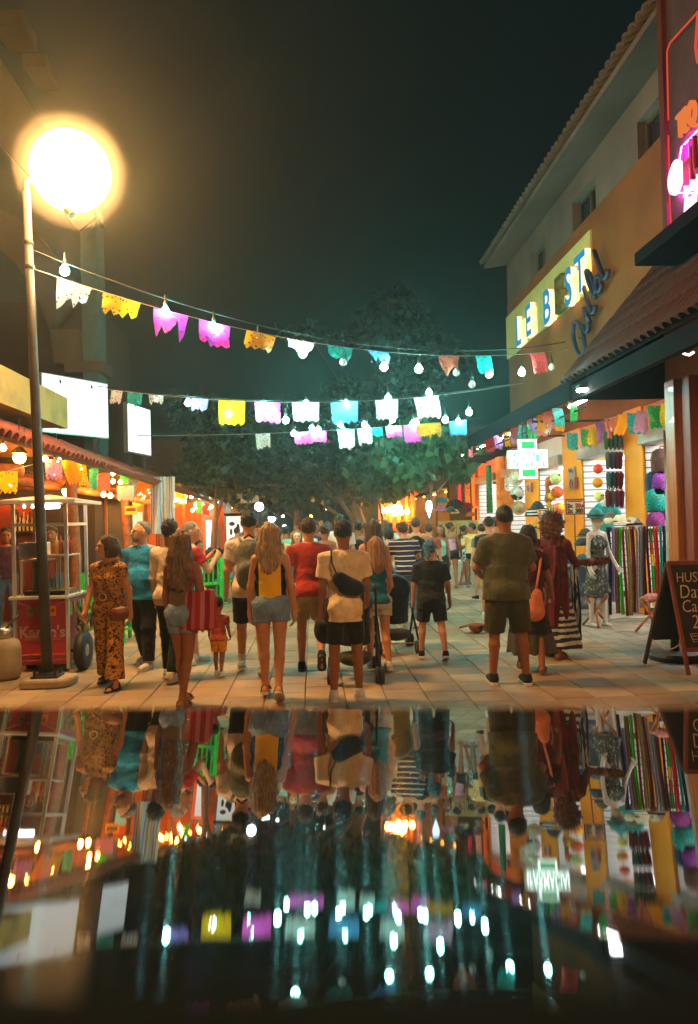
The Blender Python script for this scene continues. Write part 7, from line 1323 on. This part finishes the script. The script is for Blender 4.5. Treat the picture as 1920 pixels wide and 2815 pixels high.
# 11 girl in teal tank
B = Body('f', kid=.25, legs=walk(8, 12), arms=((4, 10, 14), (10, 10, 40, 10))); person((1042, 1838), 1477, -6, 'girl with reddish blonde hair in teal tank top and white shorts', B, [('top', B.top('tank', hem=-.02, loose=1.04), M_TEALC), ('shorts', B.bottom('shorts', .48, 1.1), cloth('white_denim', srgb(190, 176, 158))), ('hair', B.hair('long', .22), hairmat('hair_strawberry', (.22, .10, .04), (.38, .19, .08)))], SK_TAN, ('sneaker', M_SHW, M_SOLEW))
# 12 woman with long dark hair
B = Body('f', legs=walk(10, 12), arms=((2, 8, 12), (2, 12, 60, 10))); person((1035, 1800), 1430, 0, 'woman with long dark hair and black strappy top beside the striped shirt', B, [('top', B.top('tank', hem=.0, loose=1.0, strap=.03), M_BLK), ('skirt', B.bottom('skirt', hem=B.hz - .32, flare=.2, name='skirt'), cloth('skirt_tan', srgb(170, 130, 100))), ('hair', B.hair('long', .34), HR_BRN)], SK_TAN, ('sandal', M_LEATH, M_LEATH))
# 13 man in striped polo
B = Body('m', w=1.08, lean=12, legs=((4, 4, 2), (-8, 14, 2)), arms=((20, 10, 40, 10), (26, 22, 50, 20)), feet=(None, 12)); person((1120, 1724), 1436, -6, 'man in navy and white striped polo shirt and jeans', B, [('polo_shirt', B.top('polo', hem=-.10, loose=1.1, seed=13), M_STR), ('jeans', B.bottom('pants', 1.95, 1.08), M_DENIMB), ('hair', B.hair('short'), HR_BRN)], SK_TAN, ('sneaker', M_SHW, M_SOLEW))
# 14 boy with bandana
B = Body('m', kid=.22, w=1.12, legs=((10, 6, 6), (-12, 10, 7)), arms=((6, 12, 14), (-4, 14, 12)), feet=(None, 20), head=(22, 0)); person((1190, 1814), 1486, 4, 'boy in black T-shirt and shorts with a blue bandana', B, [('shirt', B.top('tee', hem=-.16, loose=1.22, sleeve=.8, seed=14), M_BLK), ('shorts', B.bottom('shorts', .84, 1.15), M_BLK), ('bandana', B.hair('bandana'), M_BLUEW)], SK_TAN, ('sneaker', M_SHB, M_SOLEW))
# 15 man in black tank
B = Body('m', w=1.12, arms=((0, 16, 14), (0, 16, 20))); person((1150, 1690), 1423, 8, 'broad man in black tank top beyond the striped shirt', B, [('tank_top', B.top('tank', hem=-.08, loose=1.06, strap=.07), M_BLK), ('shorts', B.bottom('shorts', .9, 1.1), M_DENIMB), ('hair', B.hair('buzz'), HR_BRN)], SK_TAN)
# 16-18 group at the far stall
B = Body('f', w=1.06, head=(70, 0), arms=((2, 16, 20), (4, 16, 24))); person((1244, 1617), 1436, 12, 'woman in pink strapless top and black shorts at the fan stall', B, [('top', B.top('strapless', hem=.02, loose=1.02), M_PNK), ('shorts', B.bottom('shorts', .36, 1.06), M_BLK), ('hair', B.hair('bun'), HR_BLK)], SK_BRN, ('sandal', M_LEATH, M_LEATH))
B = Body('f', head=(0, 0), arms=((30, 10, 70, 20), (20, 10, 60, 10))); person((1280, 1608), 1445, 80, 'woman in white top and patterned shorts between two shoppers at the fan stall', B, [('top', B.top('tank', hem=.0, loose=1.0), M_WHC), ('shorts', B.bottom('shorts', .55, 1.1), spots('print_bw', (.5, .5, .48), (.03, .03, .03), (.1, .1, .1), 18)), ('hair', B.hair('bun'), HR_BLK)], SK_BRN, ('sandal', M_LEATH, M_LEATH), face_detail=True)
B = Body('m', w=1.0, head=(-60, 0), arms=((14, 10, 60, 20), (10, 12, 40, 20))); person((1302, 1617), 1439, -20, 'youth in loose cream T-shirt and black shorts at the fan stall', B, [('shirt', B.top('tee', hem=.02, loose=1.24, sleeve=.85), M_CRM), ('shorts', B.bottom('shorts', .3, 1.05), M_BLK), ('hair', B.hair('short'), HR_BLK)], SK_BRN, ('sandal', M_SHBL, M_SHBL))
# 19 two men with caps
for px, yy, hd, mt_, lab in ((1352, 1700, 10, cloth('cap_black', (.02, .02, .02)), 'man in dark shirt and black cap half hidden by the green T-shirt'), (1372, 1690, 40, cloth('cap_blue', srgb(30, 60, 90)), 'man in blue cap half hidden by the green T-shirt')):
    B = Body('m'); person((px, yy), 1421, hd, lab, B, [('shirt', B.top('tee', hem=-.08, loose=1.1), cloth('shirt_dark_green', srgb(34, 44, 40))), ('shorts', B.bottom('shorts', .9, 1.1), M_KHA), ('cap', B.hair('cap', name='cap'), mt_), ('hair', B.hair('buzz'), HR_BLK)], SK_TAN)
# 20 big man in green
B = Body('m', w=1.20, belly=.03, legs=((3, 2, 5), (-2, 3, 6)), arms=((12, 18, 62, 25), (12, 18, 62, 25)), h=.012); person((1400, 1880), 1388, 0, 'broad man in dark olive T-shirt and cargo shorts standing with his back turned', B, [('shirt', B.top('tee', hem=-.10, loose=1.12, sleeve=.78, seed=15), M_OLV), ('cargo_shorts', B.bottom('shorts', .98, 1.10, seed=4), M_OLV2), ('hair', B.hair('buzz'), HR_BLK)], SK_BRN, ('sneaker', M_SHB, M_SOLEW))
# 21 woman with orange bag
B = Body('f', w=1.04, legs=((14, 8, 4), (-12, 10, 4)), arms=((6, 12, 20), (8, 14, 26)), head=(-10, 0)); p = person((1462, 1842), 1444, 20, 'dark haired woman in wine red top and long dark skirt with an orange cloth bag', B, [('top', B.top('tee', hem=-.12, loose=1.08, seed=16), cloth('wine_red', srgb(70, 24, 30))), ('skirt', B.bottom('skirt', hem=.22, flare=.29, name='skirt'), bands('skirt_bands', [(1, (.02, .02, .022)), (1.1, srgb(78, 72, 62)), (1.2, (.02, .02, .02))], 1.35, 'Z', wobble=.04)), ('hair', B.hair('bob', vol=1.05), HR_BLK)], SK_BRN, ('sandal', M_LEATH, M_LEATH))
h_ = held('cloth_bag', p, 'orange pink cloth bag hanging at the hip of the dark haired woman', 'bag'); g = SDF(.013).cap((.06, -.20, B.hz - .18), (.10, -.20, B.hz + .02), .13, .06, q=.45, k=.03); link('sack', g.mesh('sack'), cloth('bag_orange_pink', srgb(214, 124, 92)), h_); m = MB(); m.tube([(.08, -.20, B.hz + .02), (.13, -.14, B.hz + .3), (.16, -.02, B.sh + .02)], .020, 6, ry=.008); m.build('strap', cloth('strap_pink', srgb(196, 120, 96)), h_, True)
# 22 blanket seller
B = Body('f', w=1.0, legs=walk(6, 8), arms=((14, 12, 50), (30, 12, 62, -10)), head=(36, 0)); p = person((1532, 1806), 1416, 44, 'bushy haired vendor with green headband wrapped in a long wine red shawl', B, [('top', B.top('long', hem=-.05, loose=1.05), cloth('vendor_top', srgb(96, 40, 36))), ('skirt', B.bottom('skirt', hem=.14, flare=.30, name='skirt'), bands('vendor_skirt', [(1, srgb(190, 190, 180)), (1, srgb(44, 52, 74))], 13, 'Z', wobble=.10)), ('hair', B.hair('curly', vol=1.22), HR_AUB)], SK_BRN, ('sandal', M_LEATH, M_LEATH), face_detail=True)
g = SDF(.016).cap((-B.sw + .05, -.02, B.sh - .05), (B.sw - .06, -.02, B.sh - .05), .085, q=.9, k=.05).flat((-.04, -.03, B.sh - .08), (-.05, -.06, B.hz), .19, .22, q=.8, k=.05).flat((-.05, -.06, B.hz + .02), (-.06, -.09, .38), .22, .24, q=.75, k=.05).carve((0, .03, B.sh + .06), (.085, .085, .07)); g.cut((.10, .12, 0), (.75, .66, 0)); g.noise = wob(.020, 30, 26, 2, 9); link('shawl', g.mesh('shawl'), mat('shawl_wine', srgb(110, 22, 28), rough=.9, color2=srgb(38, 12, 16), c2lo=.4, c2hi=.6, vscale=9, stretch=(3, 3, .4), bump=.5, bscale=18), p)
m = MB(); m.tube([B.hl((.093 * math.sin(a) * 1.05, -.02 + .105 * math.cos(a) * 1.02, .055)) for a in np.linspace(-2.6, 2.6, 15)], .016, 6, ry=.03); m.build('headband', cloth('headband_green', srgb(40, 150, 90)), p, True)
m = MB(); m.tube([B.neck + np.array([.075 * math.sin(a), .02 + .085 * math.cos(a), -.03 - .05 * max(0, math.cos(a))]) for a in np.linspace(0, 6.283, 21)], .006, 5); m.build('necklace', M_GOLD, p, True)
h_ = held('fringed_scarf', p, 'brown fringed scarf held out by the bushy haired vendor', 'scarf'); w_ = B.A[1][2] + B.A[1][3] * .09; g = SDF(.013).cap(w_ + np.array([-.05, -.10, -.01]), w_ + np.array([.04, .26, -.01]), .045, .05, k=.02); g.noise = wob(.012, 60, 60, 60, 5); link('cloth', g.mesh('cloth'), mat('fringe_brown', srgb(96, 54, 38), rough=.95, var=.4, vscale=20), h_)
# shawls over the vendor's arm
h_ = held('striped_blanket', p, 'blue and white striped blanket hanging from the vendor\'s arm', 'blanket'); P = []
for i in range(14): t_ = i / 13; P.append([(.16 + .03 * math.sin(j * 1.4 + 3 * t_), .10 + (j / 9) * (.16 + .16 * t_) - .10 * t_, B.sh - .30 - .98 * t_ + .03 * math.sin(j)) for j in range(10)])
m = MB(); m.sheet(P); o = m.build('cloth', bands('blanket_blue', [(1, srgb(186, 190, 188)), (.8, srgb(44, 58, 84)), (.5, srgb(120, 130, 140)), (1, srgb(24, 30, 44))], 9, 'Y', wobble=.08), h_, True); md = o.modifiers.new('t', 'SOLIDIFY'); md.thickness = .012
# 23 mannequin
M_MAN = mat('mannequin_white', (.50, .48, .46), rough=.35, var=.03); B = Body('f', w=.86, limb=.82, legs=((2, 2, 1), (-2, 2, 2)), arms=((10, 8, 26), (4, 9, 12)), head=(0, 0)); g_ = gp(1648, 1722); Hm = 1.72
p = empty('mannequin', g_, R(200), 'white mannequin in dark printed dress and teal sun hat beside the scarf rail', 'mannequin', scale=Hm / (B.hc[2] + .12)); link('body', B.body_mesh(), M_MAN, p); link('dress', B.top('tank', hem=-.10, loose=1.04, strap=.03), spots('dress_print', (.05, .06, .06), (.3, .3, .28), (.14, .15, .13), 22), p); link('skirt', B.bottom('skirt', hem=B.hz - .42, flare=.20, name='skirt'), MATS['dress_print'], p)
cap_obj(g_ + Vector((0, 0, Hm - .10)), 0, cloth('hat_teal', srgb(40, 130, 136)), '', 'teal sun hat on the head of the white mannequin', 1.25, 'round')
# ---- strollers
def stroller(px, py, label, sc=1.0, rz=0.0, seatc=M_NYL):
    r = empty('stroller', gp(px, py), rz, label, 'stroller', 'strollers', scale=sc); wm = MB(); Mx = Matrix.Rotation(R(90), 4, 'Y'); wm.lathe([(.06, -.018), (.082, -.022), (.088, 0), (.082, .022), (.06, .018)], (0, 0, 0), 16, M=Mx); W_ = wm.mesh('wheel', True); W_.materials.append(M_RUB); rm = MB(); rm.lathe([(.012, -.02), (.062, -.01), (.062, .01), (.012, .02)], (0, 0, 0), 12, M=Mx); RM_ = rm.mesh('rim'); RM_.materials.append(M_STEEL)
    for x in (-.25, .25):
        for y in (-.22, .42):
            for dx in (-.025, .025): o = link('wheel', W_, None, r, (x + dx, y, .088)); q = bpy.data.objects.new('rim', RM_); COL.objects.link(q); q.parent = o
        m = MB(); m.tube([(x, -.22, .10), (x * .96, .10, .50), (x * .92, .38, .62)], .014, 7); m.build('side_tube', M_BLKM, r, True); m = MB(); m.tube([(x, .42, .10), (x * .95, .05, .55), (x * .9, -.28, .98), (x * .85, -.36, 1.02)], .014, 7); m.build('push_tube', M_BLKM, r, True); m = MB(); m.tube([(x * .85, -.34, 1.02), (x * .80, -.43, 1.03), (x * .80, -.45, .99)], .020, 7); m.build('grip', M_RUB, r, True)
    m = MB(); m.tube([(-.25, -.20, .14), (.25, -.20, .14)], .010, 6); m.build('axle', M_STEEL, r)
    g = SDF(.014).cap((0, -.10, .82), (0, .12, .42), .17, .17, q=.35, k=.03).cap((0, .10, .40), (0, .38, .42), .16, .14, q=1, k=.04).cut((0, 0, .36), (0, 0, -1)); link('seat', g.mesh('seat'), seatc, r); g = SDF(.014).ell((0, .06, .80), (.21, .24, .20), k=.02).carve((0, .16, .74), (.19, .24, .19)).cut((0, 0, .76), (0, .1, -1)); link('canopy', g.mesh('canopy'), seatc, r); g = SDF(.016).ell((0, .05, .24), (.19, .22, .10), k=.02).cut((0, 0, .27), (0, 0, 1)); link('basket', g.mesh('basket'), M_OLV2, r)
stroller(978, 1868, 'black stroller in front of the young man in beige', .98, R(-2)); stroller(1092, 1792, 'black stroller in front of the girl in teal', .98, R(4))
h_ = thing('black_pouch', gp(880, 1905), 'black and olive changing bag hanging from the stroller left of the young man', 'bag'); pc = atY(893, 1732, gp(955, 1900).y + .25); g = SDF(.013).ell((0, 0, 0), (.11, .08, .14), k=.02).cut((0, 0, .10), (0, 0, 1)); link('sack', g.mesh('sack'), M_NYL, h_, pc); m = MB(); m.tube([pc + Vector((0, 0, .1)), pc + Vector((.08, .1, .35))], .010, 5); m.build('strap', M_OLV2, h_)
# ---- people further up the street
shirts = {'white': srgb(206, 196, 184), 'black': (.02, .02, .02), 'navy': srgb(34, 44, 70), 'grey': srgb(110, 110, 108), 'mint': srgb(130, 180, 160), 'rust': srgb(150, 70, 40), 'rose': srgb(190, 120, 120), 'sand': srgb(190, 160, 110), 'sky': srgb(90, 130, 160), 'plum': srgb(80, 40, 66)}
far_list = [((735, 1720), 1442, -4, 'm', 'navy', 'short', HR_BLK, 'man in navy shirt just right of the backpack'), ((900, 1715), 1440, 6, 'f', 'sky', 'bun', HR_BRN, 'woman in sky blue top seen between the red and the beige T-shirt'), ((1075, 1690), 1446, -10, 'f', 'sand', 'bob', HR_BLK, 'woman in sand top just left of the striped shirt'), ((1185, 1660), 1440, 8, 'm', 'rust', 'short', HR_BRN, 'man in rust shirt beyond the boy with the bandana'), ((1215, 1640), 1444, 175, 'f', 'mint', 'long', HR_BRN, 'woman in mint top walking towards the viewer near the slim tree'), ((1330, 1650), 1440, -15, 'm', 'grey', 'short', HR_BLK, 'man in grey shirt beside the youth in cream'), ((860, 1650), 1436, 4, 'm', 'plum', 'buzz', HR_BLK, 'man in plum shirt behind the brick red T-shirt'), ((690, 1690), 1450, 0, 'f', 'rust', 'long', HR_BLK, 'woman in rust top hidden behind the tall man with the backpack'), ((1030, 1660), 1436, 0, 'm', 'mint', 'short', HR_BRN, 'man in mint shirt beyond the long dark hair'), ((940, 1690), 1414, 0, 'm', 'white', 'short', HR_BLK, 'man in white T-shirt seen past the left of the young man in beige'), ((990, 1680), 1433, 5, 'f', 'black', 'bun', HR_BLK, 'woman in black raising a phone beyond the girl in teal'), ((822, 1690), 1458, 178, 'f', 'navy', 'long', HR_LBR, 'fair haired woman in blue top walking towards the viewer'), ((845, 1670), 1440, 2, 'm', 'white', 'short', HR_BLK, 'man in white behind the fair haired woman'), ((790, 1660), 1446, 0, 'm', 'mint', 'short', HR_BLK, 'man in pale green shirt right of the ombre hair'), ((770, 1700), 1452, 0, 'm', 'sand', 'short', HR_BRN, 'man in sand shirt beside the woman in yellow'), ((1065, 1640), 1432, 0, 'f', 'rose', 'long', HR_AUB, 'red haired woman in rose top beyond the striped shirt'), ((905, 1640), 1436, 3, 'f', 'plum', 'long', HR_BRN, 'woman in plum top beyond the brick red T-shirt'), ((725, 1640), 1440, 0, 'm', 'black', 'short', HR_BLK, 'man in black shirt beyond the backpack'), ((1010, 1610), 1438, 0, 'm', 'grey', 'short', HR_BRN, 'man in grey shirt deep in the crowd beyond the phone'), ((875, 1600), 1440, 180, 'f', 'rust', 'bob', HR_BLK, 'woman in rust top coming towards the viewer deep in the crowd'), ((960, 1585), 1442, 0, 'm', 'navy', 'short', HR_BLK, 'man in navy shirt deep in the centre of the crowd'), ((1100, 1600), 1437, 0, 'm', 'white', 'buzz', HR_BLK, 'man in white shirt by the orange bar'), ((1140, 1590), 1438, 20, 'f', 'sky', 'long', HR_BLK, 'woman in sky blue top by the orange bar'), ((690, 1600), 1446, 0, 'f', 'white', 'long', HR_BRN, 'woman in white by the bright kiosk'), ((655, 1610), 1450, 30, 'm', 'grey', 'short', HR_BLK, 'man in grey by the bright kiosk'), ((830, 1570), 1444, 0, 'm', 'black', 'short', HR_BLK, 'man in black far up the street'), ((920, 1560), 1444, 180, 'm', 'sand', 'short', HR_BRN, 'man in sand shirt far up the street facing the viewer'), ((1050, 1555), 1442, 0, 'f', 'plum', 'bun', HR_BLK, 'woman in plum far up the street'), ((750, 1560), 1446, 0, 'f', 'rose', 'long', HR_BLK, 'woman in rose far up the left side')]
for i, (spot, tp, hd, sx, sc_, hr, hm, lab) in enumerate(far_list):
    a_ = random.uniform(4, 14); B = Body(sx, w=random.uniform(.95, 1.1), legs=walk(a_, a_ + 4), arms=((random.uniform(-6, 10), 10, 14), (random.uniform(-6, 10), 10, 14)) if 'phone' not in lab else ((30, 10, 100, 10), (4, 8, 12)), h=.019, head=(random.uniform(-20, 20), 0))
    mt_ = cloth('far_' + sc_, shirts[sc_]); low = B.bottom('shorts', .8, 1.1) if i % 3 else B.bottom('pants', 1.95, 1.05, name='trousers')
    person(spot, tp, hd, lab, B, [('shirt', B.top('tee' if sx == 'm' else 'tank', hem=-.05, loose=1.08 if sx == 'm' else 1.02), mt_), ('shorts' if i % 3 else 'trousers', low, [M_KHA, M_BLK, M_DENIMB][i % 3]), ('hair', B.hair(hr, .26), hm)], [SK_TAN, SK_BRN, SK_LGT][i % 3], ('sneaker', M_SHB if i % 2 else M_SHW, M_SOLEW), face_detail=hd > 90)
# ---- people sitting in the restaurant
seat = dict(legs=((86, 88, 5), (84, 86, 5)), arms=((34, 10, 50, 10), (34, 10, 50, 10)))
for px, py, hd, sx, sc_, hr, hm, kid, lab in ((583, 1662, 20, 'f', 'black', 'long', HR_BLK, .35, 'child with long black hair sitting on a green chair'), (548, 1646, 120, 'm', 'white', 'short', HR_BLK, 0, 'diner in white sitting at the table behind the green chairs'), (640, 1648, 230, 'm', 'rust', 'short', HR_BRN, 0, 'diner in rust shirt sitting at the far side of the table'), (150, 1740, 180, 'm', 'rust', 'short', HR_BLK, 0, 'cook in rust shirt behind the food cart'), (20, 1745, 150, 'm', 'plum', 'short', HR_BLK, 0, 'man in plum shirt at the left edge beside the food cart'), (330, 1705, 200, 'f', 'rust', 'long', HR_BRN, 0, 'diner in rust top behind the bearded man')):
    stand = 'cook' in lab or 'left edge' in lab; B = Body(sx, kid=kid, h=.018, **(seat if not stand else {})); g = gp(px, py); nat = B.hc[2] + .118 * B.hr
    person(g, None, hd, lab, B, [('shirt', B.top('tee', hem=-.02, loose=1.06), cloth('far_' + sc_, shirts[sc_])), ('trousers', B.bottom('pants', 1.9, 1.03, name='trousers'), M_DENIMB), ('hair', B.hair(hr, .26), hm)], SK_BRN, ('sneaker', M_SHB, M_SOLEW), H=nat * (.97 if not kid else .85), face_detail=True)

# ---- heads of the dense crowd far up the street
random.seed(123)
for i in range(16):
    y = random.uniform(21, 38); x = random.uniform(-2.4, 3.0); sx = random.choice('mf'); B = Body(sx, w=random.uniform(.95, 1.1), legs=walk(8, 10), arms=((random.uniform(-8, 10), 10, 14), (random.uniform(-8, 10), 10, 14)), h=.024, head=(random.uniform(-30, 30), 0)); sc_ = random.choice(list(shirts))
    person(Vector((x, y, 0)), None, random.choice((0, 5, -8, 175, 182)), 'distant pedestrian in the thick of the crowd far up the street', B, [('shirt', B.top('tee', hem=-.05, loose=1.08), cloth('far_' + sc_, shirts[sc_])), ('trousers', B.bottom('pants', 1.95, 1.04, name='trousers'), random.choice((M_BLK, M_DENIMB, M_KHA))), ('hair', B.hair('short' if sx == 'm' else 'long', .24), random.choice((HR_BLK, HR_BRN, HR_BLK)))], random.choice((SK_TAN, SK_BRN)), ('sneaker', M_SHB, M_SOLEW), group='far crowd', H=random.uniform(1.58, 1.8))
